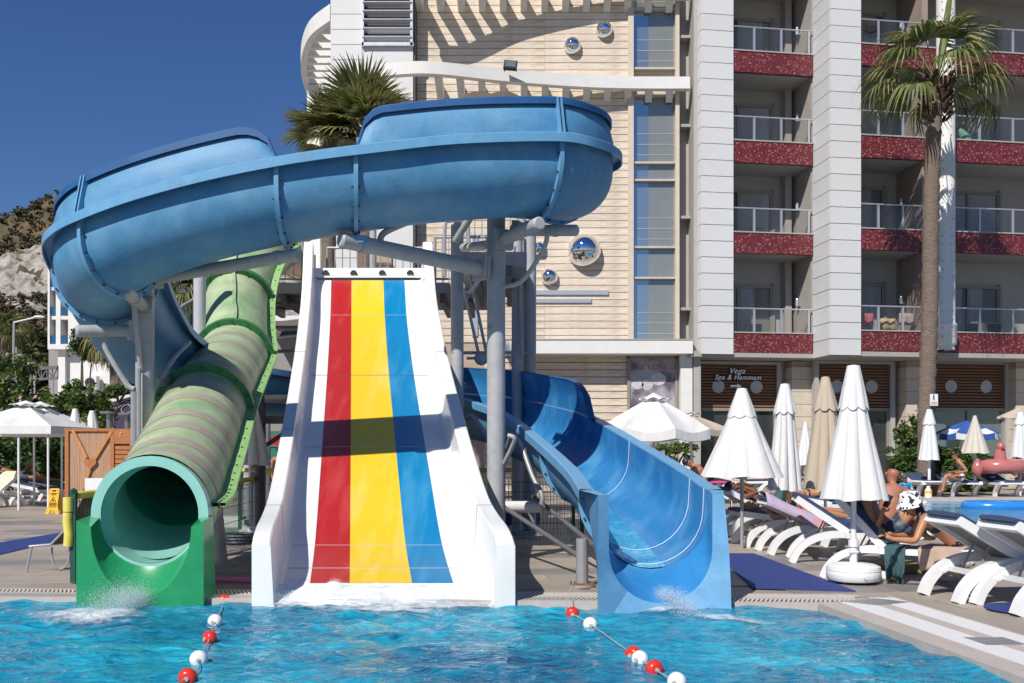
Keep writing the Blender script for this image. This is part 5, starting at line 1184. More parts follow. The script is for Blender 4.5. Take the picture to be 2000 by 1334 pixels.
# blue mats
def mat4(pts, label):
    mb = MB(); mb.poly([Vector((p.x,p.y,.012)) for p in pts], (0,0,-.010)); single('rubber_mat', mb, m_matblue, label, 'mat', 'blue rubber mats on the deck', fix=True)
mat4([G(1395,1082), G(1472,1082), G(1672,1156), G(1470,1150)], 'long blue rubber mat beside the flume mouth and white loungers')
mat4([G(-60,1098), G(112,1058), G(128,1040), G(-60,1070)], 'blue rubber mat on the deck behind the brown lounger')
mb = MB(); c = G(2000,1190); mb.poly([c+Vector((.35*math.cos(2*math.pi*k/24), .33*math.sin(2*math.pi*k/24), .012)) for k in range(24)], (0,0,-.01)); single('round_mat', mb, m_matblue, 'round blue mat on the deck by the outermost white lounger', 'mat', None, fix=True)
# splashes: aerated sheets with torn edges lying on the water, and fine spray above them
def foam_material():
    m = M('white_water', (.84,.88,.90), .35, .04, 9, .6, 22); nt = m.node_tree; N = nt.nodes; L = nt.links; b = N['Principled BSDF']
    at = N.new('ShaderNodeAttribute'); at.attribute_name = 'cover'; tc = N.new('ShaderNodeTexCoord')
    n1 = N.new('ShaderNodeTexNoise'); n1.inputs['Scale'].default_value = 7; n1.inputs['Detail'].default_value = 9; n1.inputs['Roughness'].default_value = .72; n1.inputs['Distortion'].default_value = .7
    L.new(tc.outputs['Object'], n1.inputs[0]); ad = N.new('ShaderNodeMath'); ad.operation = 'ADD'; L.new(n1.outputs[0], ad.inputs[0]); L.new(at.outputs['Fac'], ad.inputs[1])
    mr = N.new('ShaderNodeMapRange'); mr.inputs[1].default_value = .95; mr.inputs[2].default_value = 1.38; mr.inputs[3].default_value = 0; mr.inputs[4].default_value = .9
    L.new(ad.outputs[0], mr.inputs[0]); L.new(mr.outputs[0], b.inputs['Alpha']); return m
m_foam = foam_material(); m_drop = M('spray_drop', (.86,.90,.92), .2, .03, 9, trans=.4)
def foam_patch(parent, fn, nu, nv):
    """fn(u, v) -> (point, cover 0..1)"""
    mb = MB(); cov = []; rows = []
    for i in range(nu+1):
        r = []
        for j in range(nv+1):
            p, c = fn(i/nu, j/nv); r.append(p); cov.append(c)
        rows.append(r)
    mb.grid(rows); o = part('foam', mb, m_foam, parent, True, stuff=True); at = o.data.attributes.new('cover', 'FLOAT', 'POINT'); at.data.foreach_set('value', cov); return o
def on_water(x, y, h): return Vector((x, y, WZ+.010+wave(x,y)+h))
def spray(mb, o, d, sp, n, rnd, L, smin, smax, grav=.45):
    for k in range(n):
        t = rnd.random()**.9; v = Vector(d)*t*L+Vector((rnd.gauss(0,sp),rnd.gauss(0,sp),rnd.gauss(0,sp*.8)))*(.45+t*.8); v.z -= grav*t*t*L; p = Vector(o)+v
        if p.z < WZ: continue
        mb.ball(p, rnd.uniform(smin,smax), 4)
rv = random.Random(12)
def splash(label, base): 
    t = thing('water_splash', label, 'splash', base, 0, 'splashes at the slide mouths'); t['kind'] = 'stuff'; return t
def ell(cx, cy, ax, ay, bx, by, h, k=1.0):
    def fn(u, v):
        a, b = u*2-1, v*2-1; x = cx+ax*a+bx*b; y = cy+ay*a+by*b; r = math.hypot(a, b); f = max(0, 1-r)
        return on_water(x, y, h*f*f*(.6+.6*noise.noise(Vector((x*9,y*9,1))))), k*min(1, f*1.25)
    return fn
t = splash('white spray shooting out of the green tube mouth', (-3.8,9.3,WZ)); foam_patch(t, ell(-3.95,9.0,1.05,.05,-.25,.74,.04,.74), 50, 40)
mb = MB(); spray(mb, (-3.68,9.70,.02), (-.34,-.75,.22), .13, 16000, rv, .80, .0009, .0030); spray(mb, (-3.68,9.72,.02), (-.28,-.6,.40), .12, 6000, rv, .6, .0009, .0026); part('spray', mb, m_drop, t, stuff=True)
t = splash('foaming water along the foot of the white slide', (-1.3,9.45,WZ))
def lipf(u, v):
    x = lerp(-1.08,1.08,u); y = lerp(9.30,10.06,v); n = noise.noise(Vector((x*3.1,y*4.5,4))); n2 = noise.noise(Vector((x*11,y*13,7))); z = wzs(max(9.56,y))+.012 if y > 9.62 else WZ+.03
    z = max(z, WZ+.015+wave(wp(y,x,0).x,y)); return wp(y, x, z+.035*max(0,n+.2)+.018*n2), .62+.45*n-(.35 if y > 10.0 else 0)-(.45*max(0,(9.45-y)/.15))
foam_patch(t, lipf, 120, 50); foam_patch(t, ell(-1.28,9.36,1.45,-.05,0,.34,.03,.72), 70, 24)
mb = MB(); 
for k in range(9): spray(mb, wp(9.62, rv.uniform(-1,1), .03), (0,-.5,.22), .10, 900, rv, .4, .0009, .0028)
part('spray', mb, m_drop, t, stuff=True)
t = splash('white wake spreading from the blue flume mouth', (1.8,9.1,WZ)); foam_patch(t, ell(1.98,8.92,.80,-.66,.28,.30,.025,.66), 50, 30); foam_patch(t, ell(1.5,9.42,.60,0,0,.22,.03,.7), 40, 20)
mb = MB(); spray(mb, (1.45,9.56,.10), (.40,-.85,.12), .085, 9000, rv, .75, .0009, .0028); part('spray', mb, m_drop, t, stuff=True)
# ================================================================ LOUNGERS
def L_ribbon(mb, pts, y, w_, th):
    pts = spline(pts, 6) if len(pts) > 2 else [Vector(p) for p in pts]; rows = []
    for i, p in enumerate(pts):
        t = (pts[min(i+1,len(pts)-1)]-pts[max(i-1,0)]).normalized(); n = Vector((-t.z,0,t.x)); rows.append([p+n*a+Vector((0,y+b,0)) for a, b in ((-th/2,-w_/2),(-th/2,w_/2),(th/2,w_/2),(th/2,-w_/2))])
    mb.grid(rows, close=True); mb.add(rows[0], [(0,1,2,3)]); mb.add(rows[-1], [(3,2,1,0)])
V3 = lambda x, z: Vector((x,0,z))
def lounger(label, loc, ang, th=32, cushion='both', group='white resin sun loungers', sc_=1.0, frame=m_plast, cush=m_cush):
    t = thing('sun_lounger', label, 'sun lounger', loc, R(ang), group); t.scale = (sc_,sc_,sc_)
    def add(nm, mb, mt, par=None, smooth=30): return put(nm, mb.mesh(nm, mt, None, smooth, True), par or t)
    for y in (-.315,.315):
        mb = MB(); L_ribbon(mb, [V3(0,0), V3(.07,.15), V3(.22,.29), V3(.45,.375), V3(.68,.39)], y, .105, .09); add('leg', mb, frame)
        mb = MB(); L_ribbon(mb, [V3(1.74,.41), V3(1.60,.385), V3(1.42,.29), V3(1.30,.15), V3(1.24,0)], y, .105, .09); add('leg', mb, frame)
        mb = MB(); L_ribbon(mb, [V3(.55,.37), V3(1.73,.385)], y, .06, .07); add('side_rail', mb, frame)
        mb = MB(); mb.box((.30,y*.86,.31), (.20,.035,.05), rot=Matrix.Rotation(R(-32),3,'Y')); mb.ball((.20,y*.86,.25), .04, 8, sc3=(1.2,.5,.9)); mb.ball((.28,y*.86,.27), .035, 8, sc3=(1,.5,.9)); add('ratchet', mb, frame)
    mb = MB(); mb.box((.27,0,.27), (.07,.60,.045)); add('cross_bar', mb, frame); mb = MB(); mb.box((1.70,0,.395), (.07,.56,.045)); add('foot_bar', mb, frame)
    mb = MB(); mb.box((1.19,0,.40), (.96,.56,.02)); add('seat_sling', mb, m_mesh)
    c, s = math.cos(R(th)), math.sin(R(th)); hx, hz = .72, .41; LB = .80
    b = lambda d, y, n: Vector((hx-c*d+ s*0, y, hz+s*d))+Vector((s,0,c))*n
    mb = MB(); 
    for y in (-.29,.29): mb.bar(b(0,y,0), b(LB,y,0), .09, .055, up=(0,1,0))
    mb.bar(b(LB-.035,-.255,0), b(LB-.035,.255,0), .055, .09, up=(s,0,c)); br = add('backrest', mb, frame)
    mb = MB(); mb.add([b(.02,-.26,.0), b(LB-.07,-.26,.0), b(LB-.07,.26,.0), b(.02,.26,.0), b(.02,-.26,.012), b(LB-.07,-.26,.012), b(LB-.07,.26,.012), b(.02,.26,.012)], [(0,1,2,3),(7,6,5,4),(0,4,5,1),(1,5,6,2),(2,6,7,3),(3,7,4,0)]); add('back_sling', mb, m_mesh, br)
    for y in (-.2,.2): mb = MB(); mb.bar(b(.30,y*.7,-.02), Vector((.33,y*.7,.28)), .022, .018); add('prop', mb, m_galv, br)
    def pad(nm, f0, f1, mt, nx=10):
        rows = []
        for k in range(nx+1):
            q = k/nx; r0 = []
            for yy, zz in ((-.27,.0),(-.285,.035),(-.25,.065),(0,.075),(.25,.065),(.285,.035),(.27,0)):
                e = 1-.35*(1 if k in (0,nx) else 0); r0.append(f0(q, yy*(.98 if k in (0,nx) else 1), zz*e))
            rows.append(r0)
        mb = MB(); mb.grid(rows, close=True); mb.add(rows[0], [tuple(range(7))]); mb.add(rows[-1], [tuple(range(7))[::-1]]); return add(nm, mb, mt, None, 60)
    if cushion in ('both','back'): pad('back_cushion', lambda q, y, z: b(.02+q*(LB+.02), y, z+.02), None, cush)
    if cushion in ('both','seat'): pad('seat_cushion', lambda q, y, z: Vector((.74+q*.98, y, .415+z)), None, cush)
    if cushion == 'towel': pad('towel_cover', lambda q, y, z: b(-.0+q*(LB+.05), y*1.1, z*.4+.02), None, M('cream_towel', (.62,.56,.42), .9, .08, 9, .3, 120))
    return t
an = math.degrees(math.atan(.117))
lounger('white lounger with raised grey mesh back and navy cushion, next to the hat woman\'s lounger', (4.34,9.87,0), an, 30)
lounger('outermost white lounger beside the pool corner, cut by the picture edge', (4.56,9.18,0), an, 30)
lounger('white lounger turned aslant carrying the woman in the cow print hat', (3.88,11.76,0), -38, 46, 'back', sc_=.95)
lounger('white lounger behind the slanted one, its raised back in shade', (3.82,13.35,0), -12, 34)
lounger('white lounger with a lavender towel thrown over its back', (3.70,14.3,0), 2, 26)
lounger('white lounger with the sunbathing blonde woman, near the flume', (3.60,15.4,0), 4, 8)
lounger('white lounger under the man in teal shorts', (3.75,17.2,0), 4, 28)
lounger('white lounger under the woman in the black bikini', (5.75,20.0,0), 4, 10)
lounger('white lounger under the pale sunbather behind the flume', (6.35,30.3,.14), 4, 12)
lounger('white lounger with pink towel behind the flume edge', (3.75,24.2,0), 4, 30)
lounger('white lounger heaped with a green patterned towel', (8.6,28.7,.14), 6, 14)
for (x, y0, lab) in ((1800,966,'white lounger across the second pool by the boy in blue'), (1868,964,'white lounger across the second pool where the bikini woman sits'), (1952,966,'white lounger across the second pool under the pink flamingo float')):
    Y = 28.6; X = (x-1000)/F*Y; t = lounger(lab, (X+.35,Y+1.5,.14), -92, 14, group='white loungers across the second pool', sc_=1.0)
lounger('white lounger with cream towel near the caution sign', (P(30,0,26.6).x,26.6,0), -112, 36, 'towel')
lounger('white lounger with navy cushion where the legs lie by the hedge', (P(28,0,27.4).x,27.4,0), 6, 12)
lounger('white lounger half hidden behind the caution sign', (P(62,0,28.6).x,28.8,0), 6, 10)
# brown sling lounger on the open deck
t = thing('sling_lounger', 'brown sling lounger with metal legs beside the green fence post', 'sun lounger', G(85,1110)); mt = M('brown_sling', (.115,.10,.088), .8, .1, 60, .2, 200)
a = G(62,1118); mb = MB(); z = .33
r0 = [a+Vector((.06,0,z)), a+Vector((.62,.02,z-.01)), a+Vector((.72,.25,.80))]
mb.grid([[a+Vector((-.02,.0,z)), a+Vector((.20,.62,z))], [a+Vector((.24,-.01,z+.03)), a+Vector((.44,.61,z+.03))], [a+Vector((.44,.0,z+.24)), a+Vector((.62,.60,z+.24))], [a+Vector((.62,.02,z+.62)), a+Vector((.80,.62,z+.64))]]); part('sling', mb, mt, t, True)
mb = MB(); mb.tube([a+Vector((-.03,0,z-.01)), a+Vector((.24,-.01,z+.015)), a+Vector((.44,0,z+.225)), a+Vector((.62,.02,z+.60))], .014, 8); mb.tube([a+Vector((.22,.62,z-.01)), a+Vector((.44,.61,z+.015)), a+Vector((.62,.6,z+.225)), a+Vector((.8,.62,z+.62))], .014, 8); mb.tube([a+Vector((-.03,0,z-.01)), a+Vector((.25,.62,z-.01))], .016, 8); part('frame', mb, m_galv, t, 30)
for pts in ([a+Vector((.0,0,z-.02)), a+Vector((-.05,-.03,.01))], [a+Vector((.25,.60,z-.02)), a+Vector((.22,.62,.01))]):
    mb = MB(); mb.tube(pts, .014, 8); part('leg', mb, m_galv, t, 30)
mb = MB(); mb.tube(spline([a+Vector((.20,.1,z-.03)), a+Vector((.22,.1,.10)), a+Vector((.30,.12,.03)), a+Vector((.38,.14,.10)), a+Vector((.40,.15,z-.03))],6), .013, 8); part('hoop_leg', mb, m_galv, t, True)
# ================================================================ PARASOLS
def closed_parasol(label, base, zt, zb, rb, mt=m_canvas, cap=True, capr=.42, n=8, group='closed parasols', drum=None, polr=.028, rt=.07, tray=False, folds=.2, seed=1, polecol=m_plast, capz=.27):
    b = Vector(base); t = thing('closed_parasol', label, 'parasol', b, 0, group); rn = random.Random(seed); H_ = zt-zb
    mb = MB(); mb.tube([b, (b.x,b.y,zt-.03)], polr, 14); po_ = part('pole', mb, polecol, t, 30)
    ph = [rn.uniform(-.35,.35) for _ in range(n)]; am = [rn.uniform(.6,1.4) for _ in range(n)]
    NA = n*10
    def fold(a, f):
        k = a/(2*math.pi)*n; i = int(k) % n; u = k-int(k); 
        return 1+folds*f*(am[i]*abs(math.sin(math.pi*u))**.7-.62)+.05*f*math.sin(a*3+seed)
    rows = []
    zc = zt-H_*capz if cap else zt
    for j in range(15):
        q = j/14; z = lerp(zc+.02 if cap else zt, zb, q); r = lerp((rb*capr*.94+.02)*.76 if cap else rt*.6, rb, q**(1.05))
        row = []
        for k in range(NA):
            a = 2*math.pi*k/NA; f = min(1,.35+q); rr_ = r*fold(a, f); dz = (-.05*math.sin(a*n/2+seed)-.04*math.sin(a*n))*H_*.12*(q**6)
            row.append(Vector((b.x+rr_*math.cos(a), b.y+rr_*math.sin(a), z+dz)))
        rows.append(row)
    mb = MB(); mb.grid(rows, close=True); cn = part('canopy', mb, mt, t, 60)
    if cap:
        rows = []
        for j in range(9):
            q = j/8; z = lerp(zt, zc-.04*H_, q); r = lerp(.05, rb*capr*.94, q**1.0)+.02
            rows.append([Vector((b.x+r*(1+folds*.55*q*(abs(math.sin(a*n/2))-.6))*math.cos(a), b.y+r*(1+folds*.55*q*(abs(math.sin(a*n/2))-.6))*math.sin(a), z-(.028*H_*abs(math.sin(a*n/2))*q**5))) for a in [2*math.pi*k/NA for k in range(NA)]])
        mb = MB(); mb.add([(b.x,b.y,zt+.012)]+rows[0], [(0,1+k,1+(k+1)%NA) for k in range(NA)]); mb.grid(rows, close=True); part('vent_cap', mb, mt, cn, 60)
    if drum:
        mb = MB(); r, h = drum; mb.lathe([(0,.03),(r*.93,.03),(r*.99,.05),(r,.10),(r,h*.62),(r*.985,h*.66),(r,h*.70),(r*.97,h*.9),(r*.80,h),(r*.2,h+.02),(0,h+.02)], b, 40); bs = part('base_drum', mb, m_plast, t, 40, fix=True)
        mb = MB(); hd = b+Vector((r*.25,-r*.985,h*.42)); mb.tube(spline([hd+Vector((-.06,.02,.0)), hd+Vector((-.055,-.02,-.01)), hd+Vector((.0,-.03,-.02)), hd+Vector((.055,-.02,-.01)), hd+Vector((.06,.02,.0))],4), .007, 6); part('handle', mb, m_alu, bs, True)
        for a in (.8,2.3,3.9,5.5): mb = MB(); mb.tube([b+Vector((r*.7*math.cos(a),r*.7*math.sin(a),0)), b+Vector((r*.7*math.cos(a),r*.7*math.sin(a),.035))], .04, 10); part('foot', mb, m_black, bs)
        mb = MB(); mb.tube([(b.x,b.y,h),(b.x,b.y,h+.28)], .043, 14); mb.tube([(b.x,b.y,h+.20),(b.x,b.y,h+.27)], .058, 14); mb.tube([(b.x+.04,b.y-.03,h+.14),(b.x-.07,b.y-.05,h+.14)], .016, 8); part('pole_socket', mb, m_plast, t, 30)
    if tray:
        mb = MB(); mb.lathe([(0,0),(.55,0),(.56,.02),(.55,.04),(0,.04)], (b.x,b.y,b.z+.42), 28); part('tray', mb, m_plast, t, 30, fix=True)
    return t
closed_parasol('big closed white parasol on a round white drum base by the loungers', G(1673,1140)+Vector((0,.1,0)), 2.465, .95, .355, drum=(.30,.21), folds=.26, seed=3, capr=.43, polr=.032)
closed_parasol('half closed white parasol, wide cone with round vent flaps', (P(1449,0,14.9).x,14.9,0), 2.45, 1.10, .60, folds=.16, seed=5, capr=.36, polecol=m_galv)
closed_parasol('slim closed white parasol next to the wide white cone', (P(1533,0,15.8).x,15.8,0), 2.58, .86, .27, folds=.34, seed=7, capr=.62, capz=.22, polecol=m_steel)
closed_parasol('closed beige parasol leaning open behind the big white one', (P(1612,0,17.6).x,17.6,0), 2.83, .80, .40, m_beige, folds=.24, seed=9, capr=.55, capz=.24)
closed_parasol('closed white parasol with round tray in front of the hedge', (P(1815,0,28.8).x,28.8,.15), 2.72, 1.22, .29, folds=.2, seed=11, capr=.6, capz=.24, tray=True, polr=.045)
closed_parasol('closed cream parasol in front of the hedge beside the bikini woman', (P(1904,0,29.2).x,29.2,.15), 2.55, 1.42, .39, M('cream_canvas', (.62,.57,.47), .85, .05, 8, .1, 90, trans=.1), cap=False, folds=.14, seed=13, polr=.045)
closed_parasol('closed white parasol at the hotel corner, cut by the picture edge', (P(1993,0,29.2).x,29.2,.15), 2.66, 1.30, .28, folds=.2, seed=15, capr=.6, capz=.22)
closed_parasol('tiny closed white parasol at the cream wall beyond the flume', (P(1145,0,30).x,30,0), 2.95, 1.0, .24, folds=.25, seed=17, capr=.6, capz=.4)
closed_parasol('pale closed parasol half hidden behind the beige one', (P(1573,0,27).x,27,0), 2.3, 1.1, .25, folds=.2, seed=18, cap=False)
closed_parasol('closed white parasol over the reed cabin, nearer the hedge', (P(147,0,28).x,28,0), 2.70, .9, .22, folds=.25, seed=19, capr=.75, capz=.25, group='closed parasols behind the reed cabin')
closed_parasol('closed white parasol over the reed cabin, nearer the steel flues', (P(180,0,28.4).x,28.4,0), 2.66, .9, .25, folds=.25, seed=20, capr=.75, capz=.25, group='closed parasols behind the reed cabin')
closed_parasol('closed white parasol hanging in shade between the green and white slides', (P(489,0,17.0).x,17.0,0), 2.65, 1.25, .30, folds=.35, seed=22, cap=False, polecol=m_plast)
mb = MB(); b = Vector((P(489,0,17.0).x,17.0,0)); mb.box(b+Vector((.18,0,.07)), (.62,.5,.13)); mb.box(b+Vector((.12,0,.16)), (.44,.36,.06)); single('parasol_base', mb, m_wbeam, 'white parasol base under the closed parasol in the slide shade', 'parasol base', 'white parasol bases behind the green tube')
def open_parasol(label, c, zt, ze, r, mats, n=8, val=.18, group='open parasols', cap=True, alt=False, a0=.2, sag=.06, polr=.03):
    b = Vector(c); t = thing('open_parasol', label, 'parasol', b, 0, group); mb = MB(); mb.tube([b,(b.x,b.y,zt-.02)], polr, 12); part('pole', mb, m_plast, t, 30)
    NA = n*8; rows = []
    f = lambda q, a: zt-(zt-ze)*(q**1.12)
    for j in range(10):
        q = lerp(.16 if cap else 0.02, 1, j/9); row = []
        for k in range(NA):
            a = a0+2*math.pi*k/NA; u = (k % 8)/8; s_ = abs(math.sin(math.pi*u)); rr_ = r*q*(1-(1-math.cos(math.pi/n))*s_*1.0); row.append(Vector((b.x+rr_*math.cos(a), b.y+rr_*math.sin(a), f(q,a)-sag*s_*q)))
        rows.append(row)
    rows.append([Vector((p.x+(p.x-b.x)*.01, p.y+(p.y-b.y)*.01, p.z-val*(1-.15*abs(math.sin(math.pi*((k%8)/8))))) ) for k, p in enumerate(rows[-1])])
    mb = MB(); mb.grid(rows, close=True)
    if alt: mb.m = [((fi % NA)//8+ (1 if fi//NA in (9,) else 0)) % 2 if fi//NA > 5 else 0 for fi in range(len(mb.f))]
    cn = part('canopy', mb, mats, t, 35)
    if cap:
        rows = []
        for j in range(6):
            q = lerp(.0,.25,j/5); row = []
            for k in range(NA):
                a = a0+2*math.pi*k/NA; s_ = abs(math.sin(math.pi*((k % 8)/8))); row.append(Vector((b.x+r*max(q,.005)*math.cos(a), b.y+r*max(q,.005)*math.sin(a), zt+.09-(zt-ze)*q*.95+(.05*s_*(j/5)**4))))
            rows.append(row)
        mb = MB(); mb.grid(rows, close=True); part('vent_cap', mb, mats, cn, 35)
    for k in range(n):
        a = a0+2*math.pi*k/n; mb = MB(); mb.tube([(b.x,b.y,zt-.06),(b.x+r*.98*math.cos(a),b.y+r*.98*math.sin(a),ze-.02)], .010, 5); part('rib', mb, m_alu, t)
    return t
open_parasol('big open white parasol with round vent holes behind the blue flume', (P(1277,0,22).x,22,0), 2.72, 1.98, 1.34, m_canvas, sag=.10, val=.22)
open_parasol('open cream parasol mostly hidden behind the big white one', (P(1350,0,27).x,27,0), 2.50, 2.1, 1.1, m_beige)
m_ub = M('parasol_blue', (.03,.10,.36), .7, .08, 8, trans=.1)
open_parasol('open blue and white patterned parasol in front of the spa window', (P(1888,0,33.1).x,33.1,.15), 2.52, 2.10, 1.04, [m_ub, m_canvas], n=10, val=.22, cap=False, alt=True)
open_parasol('open beige parasol edge at the hotel corner', (P(2000,0,31.5).x,31.5,.15), 2.95, 2.60, .8, m_beige, n=8, val=.02, cap=False)
def square_parasol(label, cx, Y, zt, ze, hw, group='square white parasols'):
    c = Vector((cx,Y,0)); t = thing('square_parasol', label, 'parasol', c, 0, group); mb = MB(); n = 8; rows = []
    for j in range(9):
        q = lerp(.14,1,j/8); row = []
        for k in range(4*n):
            s, u = divmod(k, n); u = u/n*2-1; x, y = ((u,-1),(1,u),(-u,1),(-1,-u))[s]; row.append(c+Vector((x*hw*q, y*hw*q, zt-(zt-ze)*q+.05*math.sin(q*math.pi)*-1*(1-abs(u)))))
        rows.append(row)
    rows.append([p+Vector((0,0,-.20)) for p in rows[-1]]); mb.grid(rows, close=True); cn = part('canopy', mb, m_canvas, t, 30)
    mb = MB(); rows = []
    for j in range(5):
        q = lerp(.01,.26,j/4); rows.append([c+Vector((x*hw*q, y*hw*q, zt+.10-(zt-ze)*q*.9+(.05*(1-abs(abs(u)*2-1))*(j/4)**4))) for x, y, u in [(*((uu,-1),(1,uu),(-uu,1),(-1,-uu))[s], uu) for s in range(4) for uu in [k/n*2-1 for k in range(n)]]])
    mb.grid(rows, close=True); part('vent_cap', mb, m_canvas, cn, 30)
    for x, y in ((-.9,-.9),(.9,-.9),(.3,-.9)): mb = MB(); mb.tube([c+Vector((x*hw,y*hw,0)), c+Vector((x*hw,y*hw,ze-.05))], .03, 8); part('pole', mb, m_plast, t, 30)
    return t
square_parasol('square white parasol with hanging valance beside the reed cabin', P(34,0,26.7).x, 28.0, 2.82, 2.10, 1.28)
square_parasol('second square parasol, shaded side towards the camera, cut by the picture edge', P(-4,0,24.2).x, 25.6, 2.72, 2.12, 1.24)
# ================================================================ SMALL THINGS
t = thing('no_smoking_plate' if 0 else 'notice_plate', 'small white notice with a black figure fixed to the palm trunk', 'notice', P(1824,790,29.85)); mb = MB(); c = P(1824,781,29.85); mb.box(c, (.24,.02,.36)); part('plate', mb, m_plast, t)
mb = MB(); c2 = c+Vector((-.01,-.014,.07)); mb.ball(c2+Vector((0,0,.075)), .022, 8, sc3=(1,.3,1)); mb.bar(c2+Vector((0,0,.05)), c2+Vector((0,0,-.02)), .04, .006, up=(0,1,0)); mb.bar(c2+Vector((-.01,0,-.02)), c2+Vector((-.03,0,-.08)), .018, .006, up=(0,1,0)); mb.bar(c2+Vector((.01,0,-.02)), c2+Vector((.03,0,-.08)), .018, .006, up=(0,1,0)); part('pictogram', mb, m_black, t)
mb = MB(); mb.box(c+Vector((0,-.013,-.10)), (.18,.006,.10)); part('printed_line', mb, M('pale_red_print', (.60,.40,.38), .6), t)
# inflatable flamingo on the far loungers
t = thing('flamingo_float', 'shiny pink inflatable flamingo ring lying on the white loungers', 'pool float', P(1955,935,29.2)); m_fl = M('rose_vinyl', (.46,.15,.14), .18, .08, 4, coat=.5); c = P(1958,912,29.2)
mb = MB(); n = 36; rows = []
for k in range(n):
    a = 2*math.pi*k/n; cc = c+Vector((.62*math.cos(a), .45*math.sin(a), .02)); d = Vector((math.cos(a), math.sin(a), 0)); rows.append([cc+(d*math.cos(b_)+Vector((0,0,1))*math.sin(b_))*.22*(1+.02*math.sin(k*2.0)) for b_ in [2*math.pi*j/14 for j in range(14)]])
rows.append(rows[0]); mb.grid(rows, close=True); part('ring', mb, m_fl, t, True)
mb = MB(); h0 = P(1953,905,28.9); mb.tube(spline([h0, h0+Vector((-.0,-.02,.25)), h0+Vector((.0,-.03,.42))],5), .15, 16, rad=[.20-.006*k for k in range(11)]); mb.ball(h0+Vector((0,-.05,.50)), .12, 14, sc3=(1,1,1.15)); nk = part('neck', mb, m_fl, t, True)
mb = MB(); mb.ball(h0+Vector((0,-.17,.43)), .055, 10, sc3=(1.2,1,.8)); part('beak', mb, m_red, nk, True)
mb = MB(); tl = P(1909,912,28.9); mb.lathe([(0,-.32),(.09,-.26),(.17,-.1),(.15,.05),(.06,.2),(0,.27)], tl+Vector((0,0,.0)), 16); part('tail', mb, m_fl, t, True)
mb = MB(); c = P(1965,976,24.6); rows = []
for k in range(30):
    a = 2*math.pi*k/30; d = Vector((math.cos(a), math.sin(a), 0)); rows.append([Vector((c.x+1.0*math.cos(a), c.y+.55*math.sin(a), .11))+(d*math.cos(b_)+Vector((0,0,1))*math.sin(b_))*.12 for b_ in [2*math.pi*j/10 for j in range(10)]])
rows.append(rows[0]); mb.grid(rows, close=True)
for k in range(9): x = c.x-.85+.21*k; w_ = .55*math.sqrt(max(.02,1-((x-c.x)/1.0)**2)); mb.tube([(x,c.y-w_,.12),(x,c.y+w_,.12)], .10, 8)
single('air_mattress', mb, M('blue_vinyl', (.03,.22,.60), .2, .08, 5), 'blue inflatable mattress floating in the second pool', 'air mattress', None, True)
# towels, bag, slippers, table things
m_tow = M('sand_towel', (.56,.42,.33), .95, .07, 9, .5, 140)
def cloth(name, grid_rows, mt, label, cat, th=.012):
    mb = MB(); up = [[p+Vector((0,0,0)) for p in r] for r in grid_rows]; mb.grid(up); o = single(name, mb, mt, label, cat, None, True)
    md = o.modifiers.new('thick', 'SOLIDIFY'); md.thickness = th; return o
def drape(p0, u, v, nu, nv, f): return [[Vector(p0)+Vector(u)*i/nu+Vector(v)*j/nv+f(i/nu, j/nv) for j in range(nv+1)] for i in range(nu+1)]
def hanging(a, b, back, drop, fold=.02, nf=5.0, n=18, m=12):
    """cloth lying from a-b back over the seat and hanging down in front"""
    rows = []; a, b, back = Vector(a), Vector(b), Vector(back)
    for i in range(n+1):
        s = i/n; e = a.lerp(b, s); row = []
        for j in range(m+1):
            q = j/m
            if q < .4: p = e+back*(1-q/.4)+Vector((0,0,.015))
            else: k = (q-.4)/.6; p = e+back.normalized()*-1*(.02+fold*math.sin(nf*math.pi*s+1)*k)+Vector((.03*math.sin(3*s+k)*k,0,-drop*k*(1-.12*math.sin(5*s))))
            row.append(p)
        rows.append(row)
    return rows
lb_ = Vector((math.cos(R(-38)), math.sin(R(-38)), 0)); ly_ = Vector((-lb_.y, lb_.x, 0)); B0 = Vector((3.88,11.76,0))
def onB(x, y, z): return B0+(lb_*x+ly_*y)*.95+Vector((0,0,z*.95))
cloth('beach_towel', hanging(onB(1.14,-.36,.44), onB(1.62,-.36,.44), ly_*.55, .26, .018, 4.0), m_tow, 'sand coloured towel hanging over the edge of the slanted lounger', 'towel')
m_teal = M('teal_cloth', (.05,.115,.125), .9, .12, 10, .4, 90)
cloth('beach_towel', hanging(onB(.76,-.37,.43), onB(.99,-.37,.43), ly_*.22, .38, .035, 6.0), m_teal, 'dark teal wrap hanging down from the slanted lounger beside the sand towel', 'towel')
cb = Vector((3.70,14.3,0)); m_lav = M('lavender_towel', (.47,.38,.50), .95, .1, 5, .4, 120, c2=(.72,.24,.20), c2s=3.0, c2t=.62, c2w=.05)
rows = [[cb+Vector((.72-.72*q+.03, .0, .44+.36*q+.075))+Vector((0,1,0))*lerp(-.40,.34,s)+Vector((0,0,-.18*max(0,(.12-s)*8)+.015*math.sin(9*s+4*q))) for s in [k/12 for k in range(13)]] for q in [k/10 for k in range(-1,12)]]
cloth('beach_towel', rows, m_lav, 'lavender towel with coral print over a lounger back', 'towel', .015)
m_gpt = ramp_dots(M('green_patterned_towel', (.05,.14,.14), .9, .2, 6, .3, 90, c2=(.20,.34,.22), c2s=3, c2t=.5, c2w=.03), 9, .22, (.36,.46,.40), .04)
c0 = P(1605,944,28.7); rows = [[c0+Vector((x, y*.6, .30*math.exp(-((x)/.45)**2)+.05*noise.noise(Vector((x*6,y*6,1))))) for y in [k/8-.5 for k in range(9)]] for x in [k/10*1.2-.6 for k in range(11)]]
cloth('beach_towel', rows, m_gpt, 'green patterned towel heaped on a lounger behind the beige parasol', 'towel', .03)
